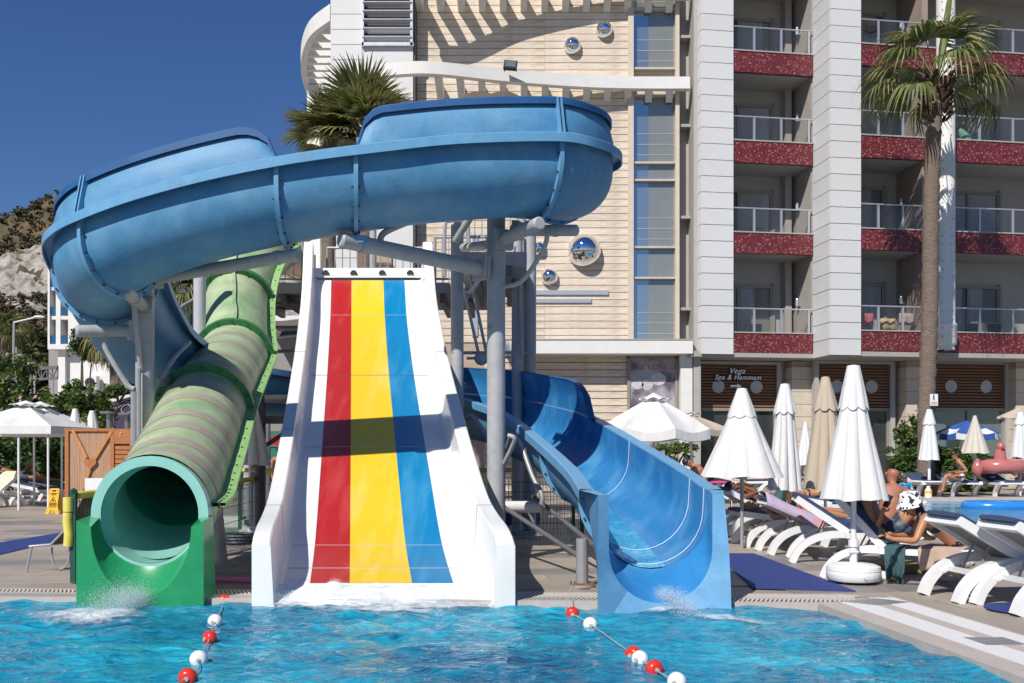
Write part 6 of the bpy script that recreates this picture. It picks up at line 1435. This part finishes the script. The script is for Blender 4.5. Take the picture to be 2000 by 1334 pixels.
c0 = P(1392,946,24.1); rows = [[c0+Vector((x, y*.6, .05*noise.noise(Vector((x*4,y*4,3)))+.03)) for y in [k/6-.5 for k in range(7)]] for x in [k/10*.9-.45 for k in range(11)]]
cloth('beach_towel', rows, M('magenta_towel', (.62,.05,.25), .9, .15, 6, .3, 90), 'magenta towel on a lounger just behind the flume edge', 'towel', .03)
mb = MB(); b = G(1733,1133)
for dx, k in ((-.045,0),(.05,1)): mb.ball(b+Vector((dx,.02*k,.055)), .055, 12, sc3=(.8,1.3,.95)); mb.ball(b+Vector((dx,-.05,.03)), .045, 10, sc3=(.8,1.2,.7))
sh = single('shoe', mb, m_wbeam, 'pair of white shoes on the deck below the teal wrap', 'shoes', None, True)
m_cow = ramp_dots(M('cow_print_cloth', (.72,.71,.69), .8, .05, 6), 21, .445, (.015,.013,.013), .012, tex='NOISE')
mb = MB(); b = G(1880,1122)+Vector((0,.25,0)); rows = []
for j in range(9):
    q = j/8; rows.append([b+Vector((.27*math.cos(a)*math.sin(math.pi*(.12+.76*q)), .15*math.sin(a)*math.sin(math.pi*(.12+.76*q)), .02+.20*q+.01*math.sin(a*3))) for a in [2*math.pi*k/20 for k in range(20)]])
mb.grid(rows, close=True); mb.add(rows[-1], [tuple(range(20))]); bg = single('beach_bag', mb, ramp_dots(M('animal_print_bag', (.60,.52,.50), .8), 15, .45, (.02,.012,.012), .02, tex='NOISE'), 'animal print beach bag under the lounger with the navy cushion', 'bag', None, True)
mb = MB(); mb.tube(spline([b+Vector((-.1,-.05,.2)), b+Vector((-.06,-.06,.27)), b+Vector((.06,-.06,.27)), b+Vector((.1,-.05,.2))],5), .012, 6); part('strap', mb, m_ink, bg, True)
mb = MB(); b = G(1760,1128)+Vector((0,.5,0)); mb.box(b+Vector((.05,.1,.06)), (.9,.5,.10)); single('storage_box', mb, M('ochre_mat', (.30,.22,.07), .8), 'ochre folded mat in the shade under the slanted lounger', 'folded mat')
# folded things on the far side: bottle, clay pot, pool ladder
t = thing('clay_pot', 'terracotta pot beside the bikini woman\'s feet', 'pot', (P(1826,0,29.6).x,29.6,.14)); mb = MB(); mb.lathe([(0,0),(.20,0),(.27,.34),(.29,.36),(.27,.37),(.22,.33),(0,.30)], (P(1826,0,29.6).x,29.6,.14), 20); part('pot', mb, M('terracotta', (.42,.15,.06), .7), t, 30, fix=True)
t = thing('sun_cream_bottle', 'white bottle with yellow label on the pool rim', 'bottle', (P(1813,0,28.0).x,28.0,.15)); x = P(1813,0,28.0).x; mb = MB(); mb.lathe([(0,0),(.10,0),(.10,.20),(.05,.27),(.05,.33),(0,.33)], (x,28,.15), 14); part('bottle', mb, m_plast, t, 30); mb = MB(); mb.lathe([(.102,.12),(.102,.20)], (x,28,.15), 14); part('label_band', mb, m_yel, t)
t = thing('pool_ladder', 'curved steel pool ladder rails behind the flume edge', 'ladder', (P(1420,0,20.5).x,20.5,0)); 
for dx in (0,.28):
    x = P(1403,0,20.5).x+dx; mb = MB(); mb.tube(spline([(x,20.5,0),(x,20.5,.55),(x+.12,20.3,.75),(x+.35,20.0,.70),(x+.5,19.8,.35),(x+.55,19.75,0)],6), .022, 8); part('rail', mb, m_chrome, t, True)
# balcony furniture and laundry
def chair_small(u, v, z, label):
    p = H(u, v, z); t = thing('balcony_chair', label, 'chair', p, 0, 'dark chairs on the hotel balconies'); mb = MB(); mb.box(p+Vector((0,0,.40)), (.48,.46,.05)); part('seat', mb, m_black, t); mb = MB(); mb.box(p+Vector((0,.22,.64)), (.46,.05,.44)); part('backrest', mb, m_black, t)
    for dx in (-.2,.2):
        for dy in (-.2,.2): mb = MB(); mb.bar(p+Vector((dx,dy,0)), p+Vector((dx,dy,.4)), .03); part('leg', mb, m_alu, t)
zf = slab_bot[0]+.30
chair_small(U(1478,.9), .9, zf, 'dark chair on the lowest balcony beside the first pillar'); chair_small(U(1905,-.4), -.4, zf, 'dark chair on the lowest balcony just beyond the round column'); chair_small(U(1948,-.4), -.4, zf, 'dark chair on the lowest balcony farther along from the round column')
chair_small(U(1480,.9), .9, slab_bot[1]+.30, 'dark chair on the second balcony up beside the first pillar')
for (x, y, c_, lab) in ((1692,612,(.40,.10,.12),'red towel drying on the lowest balcony rail beside the second pillar'),(1735,622,(.42,.33,.16),'ochre garments hanging inside the lowest wide balcony'),(1772,612,(.40,.28,.24),'faded cloth hanging on the lowest balcony close to the palm trunk')):
    u = U(x, VF[1]+.5); z = ZH(y, u, VF[1]+.5); rows = [[H(u+dx, VF[1]+.5+.03*math.sin(dx*20), z-dz) for dz in (0,.15,.3,.42)] for dx in [k*.08-.3 for k in range(8)]]
    cloth('drying_cloth', rows, M('drying_cloth', c_, .9, .2, 5), lab, 'laundry')
u = U(1690,VF[1]); z = ZH(42,u,VF[1]); cloth('drying_cloth', [[H(u+dx, VF[1]-.04+.01*math.sin(dx*30), z-dz-.05*math.sin(dx*9)) for dz in (0,.15,.3,.36)] for dx in [k*.07-.1 for k in range(8)]], M('black_cloth', (.012,.012,.014), .9), 'black cloth hung over the top balcony rail beside the second pillar', 'laundry')
u = U(1868,-.4); p = H(u,-.4,slab_bot[2]+.3); mb = MB(); mb.tube(spline([p+Vector((-.3,0,.0)), p+Vector((-.28,0,.75)), p+Vector((.05,0,.95)), p+Vector((.4,0,.6)), p+Vector((.5,0,0))],6), .2, 12); single('inflatable_ring', mb, M('mint_vinyl', (.18,.36,.27), .3), 'mint green inflatable arch on the balcony behind the palm', 'inflatable', None, True)
# ================================================================ PEOPLE
def skin_mesh(nodes, edges, root):
    me = bpy.data.meshes.new('body'); names = list(nodes); ix = {n: i for i, n in enumerate(names)}
    me.from_pydata([nodes[n][0] for n in names], [(ix[a], ix[b]) for a, b in edges], [])
    o = bpy.data.objects.new('body', me); COL.objects.link(o); md = o.modifiers.new('skin', 'SKIN'); md.use_smooth_shade = True; md.branch_smoothing = .5
    for i, n in enumerate(names):
        r = nodes[n][1]; sv = me.skin_vertices[0].data[i]; sv.radius = (r, r) if not isinstance(r, tuple) else r; sv.use_root = (n == root)
    s2 = o.modifiers.new('sub', 'SUBSURF'); s2.levels = 2; s2.render_levels = 2
    dg = bpy.context.evaluated_depsgraph_get(); dg.update(); out = bpy.data.meshes.new_from_object(o.evaluated_get(dg)); bpy.data.objects.remove(o); return out
def seg_dist(p, a, b):
    d = b-a; t = max(0, min(1, (p-a).dot(d)/max(1e-9, d.length_squared))); return (p-(a+d*t)).length, t
def person(label, J, mat, face, k=1.0, clothes=(), hair=None, hair_mat=None, w=1.0, base=None, long_hair=None, fingers=True, curl=.5):
    """J: joint -> world point. One skinned body; clothing and hair are its children."""
    g = {n: Vector(p) for n, p in J.items()}; face = Vector(face).normalized()
    up = (g['head']-g['neck']).normalized(); side = up.cross(face).normalized(); face = side.cross(up).normalized()
    N = {'pelvis': (g['pelvis'], .118*k*w), 'belly': (g['pelvis'].lerp(g['chest'],.48), .108*k*w), 'chest': (g['chest'], .122*k*w), 'collar': (g['chest'].lerp(g['neck'],.72), .075*k*w), 'neck': (g['neck'], .050*k),
         'jaw': (g['head']-up*.055*k+face*.012*k, .066*k), 'skull': (g['head']+up*.015*k-face*.006*k, .086*k), 'crown': (g['head']+up*.075*k-face*.012*k, .066*k)}
    E = [('pelvis','belly'),('belly','chest'),('chest','collar'),('collar','neck'),('neck','jaw'),('jaw','skull'),('skull','crown')]
    bones = {'belly': ('pelvis','belly'), 'chest': ('belly','chest'), 'collar': ('chest','collar'), 'neck': ('collar','neck'), 'head': ('jaw','crown')}
    for s in ('L','R'):
        if 'sh'+s in g:
            N['sh'+s] = (g['sh'+s], .056*k*w); N['el'+s] = (g['el'+s], .041*k*w**.5); N['um'+s] = (g['sh'+s].lerp(g['el'+s],.45), .049*k*w); N['fm'+s] = (g['el'+s].lerp(g['wr'+s],.3), .041*k); N['wr'+s] = (g['wr'+s], .026*k); N['pa'+s] = (g['ha'+s], .031*k)
            E += [('collar','sh'+s),('sh'+s,'um'+s),('um'+s,'el'+s),('el'+s,'fm'+s),('fm'+s,'wr'+s),('wr'+s,'pa'+s)]; bones['up'+s] = ('sh'+s,'el'+s); bones['fore'+s] = ('el'+s,'pa'+s)
        if 'kn'+s in g:
            N['hip'+s] = (g['hip'+s], .092*k*w); N['th'+s] = (g['hip'+s].lerp(g['kn'+s],.45), .078*k*w); N['kn'+s] = (g['kn'+s], .056*k); N['ca'+s] = (g['kn'+s].lerp(g['an'+s],.32), .057*k); N['an'+s] = (g['an'+s], .035*k); N['to'+s] = (g['to'+s], .028*k); N['fo'+s] = (g['an'+s].lerp(g['to'+s],.5)+Vector((0,0,-.008)), .036*k)
            E += [('pelvis','hip'+s),('hip'+s,'th'+s),('th'+s,'kn'+s),('kn'+s,'ca'+s),('ca'+s,'an'+s),('an'+s,'fo'+s),('fo'+s,'to'+s)]; bones['thigh'+s] = ('hip'+s,'kn'+s); bones['shin'+s] = ('kn'+s,'an'+s); bones['foot'+s] = ('an'+s,'to'+s)
    body = skin_mesh(N, E, 'pelvis'); b0 = Vector(base) if base is not None else Vector((g['pelvis'].x, g['pelvis'].y, min(n[0].z for n in N.values())))
    # features and fingers join the same mesh
    ex = MB(); hc = g['head']
    ex.ball(hc+face*.084*k-up*.012*k, .014*k, 8, sc3=(1,1,1.5)); ex.ball(hc+face*.078*k-up*.052*k, .017*k, 8, sc3=(1.2,.8,.5)); ex.ball(hc+face*.062*k-up*.092*k, .026*k, 8)
    for sg in (1,-1): ex.ball(hc+side*.085*k*sg-up*.01*k, .022*k, 8, sc3=(.6,.8,1.3))
    for s in ('L','R'):
        if 'sh'+s in g and fingers:
            d = (g['ha'+s]-g['wr'+s]).normalized(); nn = d.cross(g['wr'+s]-g['el'+s] if d.cross(g['wr'+s]-g['el'+s]).length > .02 else Vector((0,0,1))).normalized(); pl = nn.cross(d).normalized(); 
            cv = J.get('curl'+s, Vector((0,0,-1))); cv = Vector(cv); acr = d.cross(cv).normalized() if d.cross(cv).length > .1 else pl; cdir = acr.cross(d).normalized()
            if cdir.dot(cv) < 0: cdir = -cdir
            for i, (o_, L_) in enumerate(((-.024,.062),(-.008,.074),(.008,.070),(.023,.055))):
                p = g['ha'+s]+acr*o_*k+d*.018*k; q1 = p+d*L_*.45*k+cdir*.012*k; q2 = q1+(d*(1-curl)+cdir*curl).normalized()*L_*.32*k; q3 = q2+(d*(1-1.5*curl)+cdir*1.2*curl).normalized()*L_*.26*k
                ex.tube([p,q1,q2,q3], .009*k, 6, rad=[.0105*k,.0095*k,.0085*k,.006*k])
            p = g['wr'+s].lerp(g['ha'+s],.55)-acr*.026*k; ex.tube([p, p-acr*.022*k+d*.022*k+cdir*.012*k, p-acr*.020*k+d*.050*k+cdir*.022*k], .01*k, 6, rad=[.013*k,.011*k,.008*k])
    bm = bmesh.new(); bm.from_mesh(body); em = ex.mesh('x', mat); bm.from_mesh(em); bpy.data.meshes.remove(em)
    bmesh.ops.translate(bm, verts=bm.verts, vec=-b0); bm.to_mesh(body); bm.free(); body.materials.clear(); body.materials.append(mat)
    body.polygons.foreach_set('use_smooth', [True]*len(body.polygons)); body.name = 'person'
    o = put('person', body, None, b0); tag(o, label, 'person')
    def region(spec, off, extra=None):
        vs = [v.co+b0 for v in body.vertices]; ok = []
        for v in vs:
            bd = min(((seg_dist(v, N[a][0], N[b][0]), nm) for nm, (a, b) in bones.items()), key=lambda t: t[0][0])
            r = spec.get(bd[1]); okv = r is not None and r[0] <= bd[0][1] <= r[1]
            ok.append(okv and (extra(v) if extra else True))
        mp = {}; V = []; Fs = []
        for p in body.polygons:
            if all(ok[i] for i in p.vertices):
                f = []
                for i in p.vertices:
                    if i not in mp: mp[i] = len(V); V.append(vs[i]+body.vertices[i].normal*off)
                    f.append(mp[i])
                Fs.append(f)
        mb = MB(); mb.v = V; mb.f = Fs; mb.m = [0]*len(Fs); return mb
    for nm, spec, mt, off, *xt in clothes:
        mb = region(spec, off, (lambda v, fn=xt[0]: fn(v)) if xt else None)
        if mb.f: part(nm, mb, mt, o, True)
    if hair_mat is not None:
        mb = MB(); rows = []
        for j in range(9):
            t = lerp(-.62, math.pi/2, j/8); row = []
            for q in range(20):
                a = 2*math.pi*q/20; fw = math.cos(a); lo = -.60 if fw < -.1 else (.25 if fw > .45 else -.15); tt = lerp(lo, math.pi/2, j/8); r = .098*k
                row.append(hc+up*.018*k-face*.008*k+face*(r*math.cos(tt)*math.cos(a)*1.03)+side*(r*.95*math.cos(tt)*math.sin(a))+up*(r*1.08*math.sin(tt)))
            rows.append(row)
        mb.grid(rows, close=True)
        if long_hair:
            for pts in long_hair: mb.tube(spline([Vector(p) for p in pts], 5), .035*k, 8, rad=None)
        part('hair', mb, hair_mat, o, True)
    mb = MB()
    for sg in (1,-1): mb.ball(hc+face*.083*k+side*.03*k*sg+up*.012*k, .0095*k, 6)
    part('eye', mb, m_black, o, True, stuff=True)
    o['_face'] = tuple(face); return o, up, face, side, hc
BRIEF = {'belly': (-1,.35), 'hipx': (0,0)}
def shorts(L=.45): return {'belly': (-1,.5), 'thighL': (-1,L), 'thighR': (-1,L)}
m_navy = M('navy_swimwear', (.02,.03,.07), .7, .1); m_gnavy = M('navy_grey_swim_shorts', (.035,.05,.085), .7, .15, 5, c2=(.16,.20,.22), c2s=5, c2t=.55, c2w=.04)
m_polka = ramp_dots(M('polka_dot_cloth', (.015,.017,.025), .7, .1), 34, .26, (.75,.75,.74), .03, rand=.25)
# woman in the cow print hat, leaning on the slanted lounger
J = dict(pelvis=P(1868,1060,10.9), chest=P(1823,1024,10.75), neck=P(1799,1003,10.70), head=P(1776,990,10.66),
  shL=P(1806,1014,10.50), elL=P(1788,1057,10.42), wrL=P(1744,1053,10.45), haL=P(1729,1047,10.46), shR=P(1803,1004,10.92), elR=P(1781,1046,10.95), wrR=P(1748,1046,10.75), haR=P(1734,1042,10.65),
  hipL=P(1872,1064,10.82), knL=P(1875,1064,11.25), anL=P(1872,1100,11.40), toL=P(1874,1108,11.55), hipR=P(1868,1058,11.05), knR=P(1868,1058,11.5), anR=P(1868,1096,11.62), toR=P(1868,1102,11.8), curlL=(-.3,0,-1), curlR=(-.3,0,-1))
mdl = J['pelvis'].lerp(J['chest'],.74)
hw, up, face, side, hc = person('woman in black and white cow print bucket hat leaning over her phone', J, m_skin_tan, (-.86,-.28,-.5), .95,
  (('bikini_top', {'chest': (.72,1), 'collar': (-1,.4)}, m_polka, .006), ('bikini_bottom', {'belly': (-1,.25), 'thighL': (-1,.08), 'thighR': (-1,.08)}, m_polka, .006)), None, m_hair_d,
  long_hair=[[P(1792,988,10.62), P(1797,1008,10.58), P(1798,1030,10.56)], [P(1796,988,10.68), P(1802,1006,10.66), P(1801,1024,10.64)]], curl=.55)
mb = MB(); hq = (Vector((0,0,1))*.85+up*.35).normalized(); hx_ = hq.cross(Vector((0,1,0))).normalized(); hy_ = hq.cross(hx_); rows = []; hcen = P(1777,978,10.66)
for r, z in ((.165,-.055),(.167,-.050),(.125,.0),(.108,.05),(.100,.085),(.080,.103),(.0,.108)): rows.append([hcen+hx_*r*(1+.03*math.sin(3*a))*math.cos(a)+hy_*r*math.sin(a)+hq*z for a in [2*math.pi*q/28 for q in range(28)]])
mb.grid(rows, close=True); tag(single('bucket_hat', mb, m_cow, 'black and white cow print bucket hat worn by the leaning woman', 'hat', None, True), None)
mb = MB(); c = P(1722,1043,10.50); mb.box(c, (.075,.012,.15), rot=Matrix.Rotation(R(20),3,'Y')@Matrix.Rotation(R(-35),3,'X')); single('mobile_phone', mb, m_black, 'dark phone in the hands of the woman in the hat', 'phone')
# reclining person with a raised phone
J = dict(pelvis=P(1738,1036,11.45), chest=P(1692,992,11.65), neck=P(1676,968,11.70), head=P(1668,950,11.72), shL=P(1690,980,11.45), elL=P(1711,1036,11.30), wrL=P(1722,1003,11.22), haL=P(1728,991,11.20), shR=P(1700,968,11.92), elR=P(1720,1020,11.9), wrR=P(1732,1040,11.7), haR=P(1738,1044,11.6),
  hipL=P(1746,1040,11.36), knL=P(1787,992,11.25), anL=P(1806,1046,10.95), toL=P(1822,1052,10.9), hipR=P(1748,1032,11.58), knR=P(1776,985,11.62), anR=P(1800,1042,11.3), toR=P(1816,1048,11.25), curlL=(.5,.3,.3))
person('person reclining in navy and grey shorts, holding up a phone', J, m_skin_tan, (.85,-.1,.1), 1.0, (('shorts', shorts(.52), m_gnavy, .012),), None, m_hair_d, curl=.35)
mb = MB(); c = P(1734,979,11.17); mb.box(c, (.012,.07,.15), rot=Matrix.Rotation(R(28),3,'Y')@Matrix.Rotation(R(30),3,'Z')); single('mobile_phone', mb, m_black, 'phone held up in the hand of the reclining person', 'phone')
# heavy sunburnt man seen from behind
J = dict(pelvis=P(1738,1030,12.9), chest=P(1738,976,12.95), neck=P(1741,944,13.0), head=P(1744,927,13.02), shL=P(1704,966,12.95), elL=P(1697,1008,12.8), wrL=P(1706,1030,13.1), haL=P(1712,1036,13.2), shR=P(1775,966,12.95), elR=P(1784,1008,12.8), wrR=P(1778,1030,13.1), haR=P(1774,1036,13.2),
  hipL=P(1722,1036,12.9), knL=P(1722,1030,13.35), anL=P(1722,1075,13.5), toL=P(1722,1080,13.7), hipR=P(1756,1036,12.9), knR=P(1758,1030,13.35), anR=P(1758,1075,13.5), toR=P(1758,1080,13.7))
person('broad sunburnt man with shaved head sitting with his back turned', J, m_skin_red, (0,1,.0), 1.08, (('shorts', shorts(.5), m_navy, .012),), w=1.5)
# boy in a blue T-shirt on the far pool rim
b = P(1768,960,27.6); Z = lambda x, y, Y=27.6: P(x, y, Y)
J = dict(pelvis=Z(1769,963), chest=Z(1769,949), neck=Z(1768,942), head=Z(1767,933,27.5), shL=Z(1759,946), elL=Z(1757,957,27.4), wrL=Z(1762,966,27.3), haL=Z(1764,969,27.3), shR=Z(1778,946), elR=Z(1782,957,27.4), wrR=Z(1784,966,27.3), haR=Z(1786,969,27.3), hipL=Z(1765,964), knL=Z(1764,962,27.2), anL=Z(1764,976,27.2), toL=Z(1764,977,27.1), hipR=Z(1773,964), knR=Z(1774,962,27.2), anR=Z(1774,976,27.2), toR=Z(1774,977,27.1))
person('boy in a bright blue T-shirt sitting across the second pool', J, m_skin_pale, (.1,-1,-.25), .92, (('t_shirt', {'belly': (-1,1), 'chest': (0,1), 'collar': (0,.9), 'upL': (0,.7), 'upR': (0,.7)}, M('bright_blue_shirt', (.01,.22,.46), .8, .08), .012), ('shorts', shorts(.6), m_navy, .012)), None, m_hair_g, fingers=False)
# woman in a white bikini
Z = lambda x, y, Y=28.4: P(x, y, Y)
J = dict(pelvis=Z(1881,933), chest=Z(1876,907), neck=Z(1869,896), head=Z(1863,888), shL=Z(1872,901,28.2), elL=Z(1889,920,28.1), wrL=Z(1871,923,28.0), haL=Z(1865,923,28.0), shR=Z(1876,900,28.7), elR=Z(1880,918,28.8), wrR=Z(1860,922,28.4), haR=Z(1854,922,28.3), hipL=Z(1878,935,28.25), knL=Z(1847,929,28.1), anL=Z(1841,957,28.1), toL=Z(1832,961,28.0), hipR=Z(1880,933,28.6), knR=Z(1850,927,28.5), anR=Z(1847,955,28.5), toR=Z(1838,960,28.4), curlL=(0,-.3,-1))
person('tanned woman in a white bikini sitting on a lounger across the pool', J, m_skin_tan, (-.9,-.2,-.42), 1.0, (('bikini_top', {'chest': (.45,1), 'collar': (-1,.1)}, m_wbeam, .008, lambda v: v.x < P(1877,907,28.4).x+.02), ('bikini_bottom', {'belly': (-1,.15), 'thighL': (-1,.12), 'thighR': (-1,.12)}, m_wbeam, .008)), None, m_hair_d, long_hair=[[Z(1868,882), Z(1874,881), Z(1877,886)]], fingers=False)
# sunbather with sunglasses behind the flamingo
Z = lambda x, y, Y=30.2: P(x, y, Y)
J = dict(pelvis=Z(1996,938,29.8), chest=Z(1991,914), neck=Z(1987,905), head=Z(1985,896), shL=Z(1977,909), elL=Z(1973,922), wrL=Z(1982,928,29.9), haL=Z(1986,928,29.9), shR=Z(2001,909), elR=Z(2008,922), wrR=Z(2004,930), haR=Z(2002,934), hipL=Z(1990,940,29.7), knL=Z(1986,934,29.3), anL=Z(1984,946,29.0), toL=Z(1984,944,28.9), hipR=Z(2002,940,29.7), knR=Z(2004,934,29.3), anR=Z(2004,946,29.0), toR=Z(2004,944,28.9))
o, up, face, side, hc = person('fair sunbather in sunglasses half hidden behind the pink flamingo', J, m_skin_pale, (-.1,-1,.1), 1.0, (('bikini_top', {'chest': (.4,1)}, m_navy, .008),), None, m_hair_b, fingers=False)
mb = MB(); 
for sg in (1,-1): mb.ball(hc+face*.088+side*.033*sg+up*.012, .027, 8, sc3=(1,.5,.75))
single('sunglasses', mb, m_black, 'dark sunglasses on the sunbather behind the flamingo', 'sunglasses', None, True)
# man in a black cap
Z = lambda x, y, Y=24.0: P(x, y, Y)
J = dict(pelvis=Z(1378,945), chest=Z(1368,921), neck=Z(1354,909), head=Z(1343,903), shL=Z(1356,916,23.7), elL=Z(1340,932,23.6), wrL=Z(1330,942,23.6), haL=Z(1326,945,23.6), shR=Z(1366,910,24.3), elR=Z(1350,930,24.4), wrR=Z(1336,942,24.3), haR=Z(1332,946,24.3), hipL=Z(1374,950,23.8), knL=Z(1342,946,23.8), anL=Z(1338,980,23.8), toL=Z(1330,984,23.8), hipR=Z(1378,948,24.2), knR=Z(1346,944,24.2), anR=Z(1342,978,24.2), toR=Z(1334,982,24.2))
o, up, face, side, hc = person('tanned man in a black cap bending forward behind the flume edge', J, m_skin_tan, (-.9,-.2,-.5), 1.08, (('shorts', shorts(.5), m_navy, .012),), None, None, w=1.2, fingers=False)
mb = MB(); rows = [[hc+up*(.03+.115*math.sin(t))+face*.108*math.cos(t)*math.cos(a)+side*.104*math.cos(t)*math.sin(a) for a in [2*math.pi*q/20 for q in range(20)]] for t in [j*math.pi/14 for j in range(8)]]; mb.grid(rows, close=True); mb.poly([hc+up*.035+side*s_*.08+face*f_ for s_, f_ in ((-1,.07),(-.8,.17),(0,.21),(.8,.17),(1,.07))], up*.012); single('baseball_cap', mb, m_black, 'black cap on the man bending behind the flume edge', 'cap', None, True)
# pale sunbather lying on her back
Z = lambda x, y, Y=30.3: P(x, y, Y)
J = dict(pelvis=Z(1456,936), chest=Z(1428,930), neck=Z(1414,925), head=Z(1405,922), shL=Z(1420,930,30.1), elL=Z(1436,938,30.0), wrL=Z(1452,940,30.0), haL=Z(1457,940,30.0), shR=Z(1420,927,30.6), elR=Z(1436,935,30.7), wrR=Z(1452,937,30.7), haR=Z(1457,937,30.7), hipL=Z(1458,938,30.2), knL=Z(1480,935,30.2), anL=Z(1500,939,30.2), toL=Z(1504,935,30.2), hipR=Z(1458,935,30.45), knR=Z(1480,932,30.45), anR=Z(1499,936,30.45), toR=Z(1504,932,30.45))
person('pale sunbather lying flat beyond the wide closed parasol', J, m_skin_pale, (-.3,-.2,1), 1.0, (('swimsuit', {'belly': (-1,1), 'chest': (0,.9), 'thighL': (-1,.1), 'thighR': (-1,.1)}, m_navy, .008),), None, m_hair_g, fingers=False)
# man in teal shorts, knees up
Z = lambda x, y, Y=17.2: P(x, y, Y)
J = dict(pelvis=Z(1508,985), chest=Z(1462,972), neck=Z(1440,958), head=Z(1428,951), shL=Z(1452,972,16.95), elL=Z(1480,961,16.8), wrL=Z(1452,950,17.0), haL=Z(1444,952,17.05), shR=Z(1452,962,17.45), elR=Z(1470,950,17.6), wrR=Z(1446,944,17.4), haR=Z(1438,946,17.3), hipL=Z(1514,988,17.05), knL=Z(1540,942,17.0), anL=Z(1554,994,16.95), toL=Z(1566,998,16.9), hipR=Z(1514,984,17.35), knR=Z(1532,945,17.45), anR=Z(1546,990,17.4), toR=Z(1558,994,17.4), curlL=(-.5,0,-.5))
person('deeply tanned man in teal shorts lying with knees up and arms behind his head', J, m_skin_dk, (.3,-.1,1), 1.0, (('shorts', shorts(.72), m_teal, .016),), None, m_hair_d, fingers=True)  # dark skin colour paints the shade lying over his torso
# woman in a black bikini lying face down
Z = lambda x, y, Y=20.0: P(x, y, Y)
J = dict(pelvis=Z(1606,962), chest=Z(1574,966), neck=Z(1560,962), head=Z(1550,962), shL=Z(1567,968,19.8), elL=Z(1552,974,19.7), wrL=Z(1546,968,19.9), haL=Z(1542,968,19.95), shR=Z(1568,964,20.25), elR=Z(1556,966,20.4), wrR=Z(1548,966,20.2), haR=Z(1544,966,20.15), hipL=Z(1610,962,19.9), knL=Z(1640,968,19.85), anL=Z(1666,968,19.85), toL=Z(1672,974,19.85), hipR=Z(1610,958,20.12), knR=Z(1640,964,20.2), anR=Z(1666,964,20.2), toR=Z(1672,970,20.2))
person('woman in a black bikini lying face down between the parasols', J, m_skin_tan, (-.3,-.6,-.7), 1.0, (('bikini_top', {'chest': (.45,.9)}, m_black, .008), ('bikini_bottom', {'belly': (-1,.2), 'thighL': (-1,.14), 'thighR': (-1,.14)}, m_black, .008)), None, m_hair_d, w=1.08, fingers=False)
# blonde sunbather
Z = lambda x, y, Y=15.4: P(x, y, Y)
J = dict(pelvis=Z(1556,1000), chest=Z(1505,1000), neck=Z(1482,994), head=Z(1468,990), shL=Z(1494,1003,15.2), elL=Z(1515,1010,15.1), wrL=Z(1540,1012,15.1), haL=Z(1547,1012,15.1), shR=Z(1494,998,15.65), elR=Z(1515,1004,15.7), wrR=Z(1540,1006,15.7), haR=Z(1547,1006,15.7), hipL=Z(1560,1004,15.28), knL=Z(1610,1002,15.25), anL=Z(1656,1008,15.25), toL=Z(1662,998,15.25), hipR=Z(1560,998,15.55), knR=Z(1610,996,15.6), anR=Z(1656,1000,15.6), toR=Z(1662,990,15.6))
person('blonde woman sunbathing on her back near the blue flume', J, m_skin_tan, (-.2,-.15,1), .98, (('bikini_top', {'chest': (.4,1)}, m_red, .008), ('bikini_bottom', {'belly': (-1,.2), 'thighL': (-1,.12), 'thighR': (-1,.12)}, m_red, .008)), None, m_hair_b, long_hair=[[P(1462,993,15.3), P(1456,1000,15.3), P(1454,1004,15.4)], [P(1460,990,15.5), P(1450,998,15.5), P(1452,1003,15.5)]], fingers=False)
# person lying by the hedge
Z = lambda x, y, Y=19.4: P(x, y, Y+8.1)
J = dict(pelvis=Z(38,930), chest=Z(0,916), neck=Z(-18,908), head=Z(-30,902), shL=Z(-8,918,19.2), elL=Z(16,926,19.1), wrL=Z(34,932,19.0), haL=Z(40,934,19.0), shR=Z(-8,914,19.7), elR=Z(16,922,19.8), wrR=Z(34,928,19.7), haR=Z(40,930,19.7), hipL=Z(42,932,19.3), knL=Z(80,934,19.3), anL=Z(118,938,19.3), toL=Z(122,930,19.3), hipR=Z(42,928,19.6), knR=Z(62,906,19.6), anR=Z(80,934,19.6), toR=Z(92,936,19.6))
person('dark tanned person lying with one knee raised beside the hedge', J, m_skin_dk, (.3,-.1,1), 1.0, (('shorts', shorts(.4), m_navy, .014),), None, m_hair_d, fingers=False)
# bather behind the fence
Z = lambda x, y, Y=23.0: P(x, y, Y)
J = dict(pelvis=Z(548,936), chest=Z(548,906), neck=Z(548,889), head=Z(548,880), shL=Z(533,898), elL=Z(529,920), wrL=Z(534,938), haL=Z(536,944), shR=Z(563,898), elR=Z(567,920), wrR=Z(562,938), haR=Z(560,944), hipL=Z(541,942), knL=Z(541,972), anL=Z(541,999), toL=Z(541,1002,23.2), hipR=Z(555,942), knR=Z(555,972), anR=Z(555,999), toR=Z(555,1002,23.2))
person('sunburnt bather standing behind the padded fence between the slides', J, m_skin_red, (0,1,0), 1.05, (('shorts', shorts(.6), m_navy, .014),), None, m_hair_d, w=1.15, fingers=False)
t = thing('play_panel', 'green and red playground panel in the gap between the slides', 'play panel', P(545,905,26)); mb = MB(); mb.box(P(550,875,26)-Vector((0,0,.35)), (1.1,.08,1.6)); part('panel', mb, M('play_green', (.01,.17,.10), .5), t); mb = MB(); c = P(550,870,25.93); mb.poly([c+Vector((.45*math.cos(a),0,.3*math.sin(a))) for a in [math.pi*k/12 for k in range(13)]], (0,-.04,0)); part('arch', mb, m_red, t, fix=True)
for o in list(bpy.data.objects):
    if '_face' in o.keys(): del o['_face']
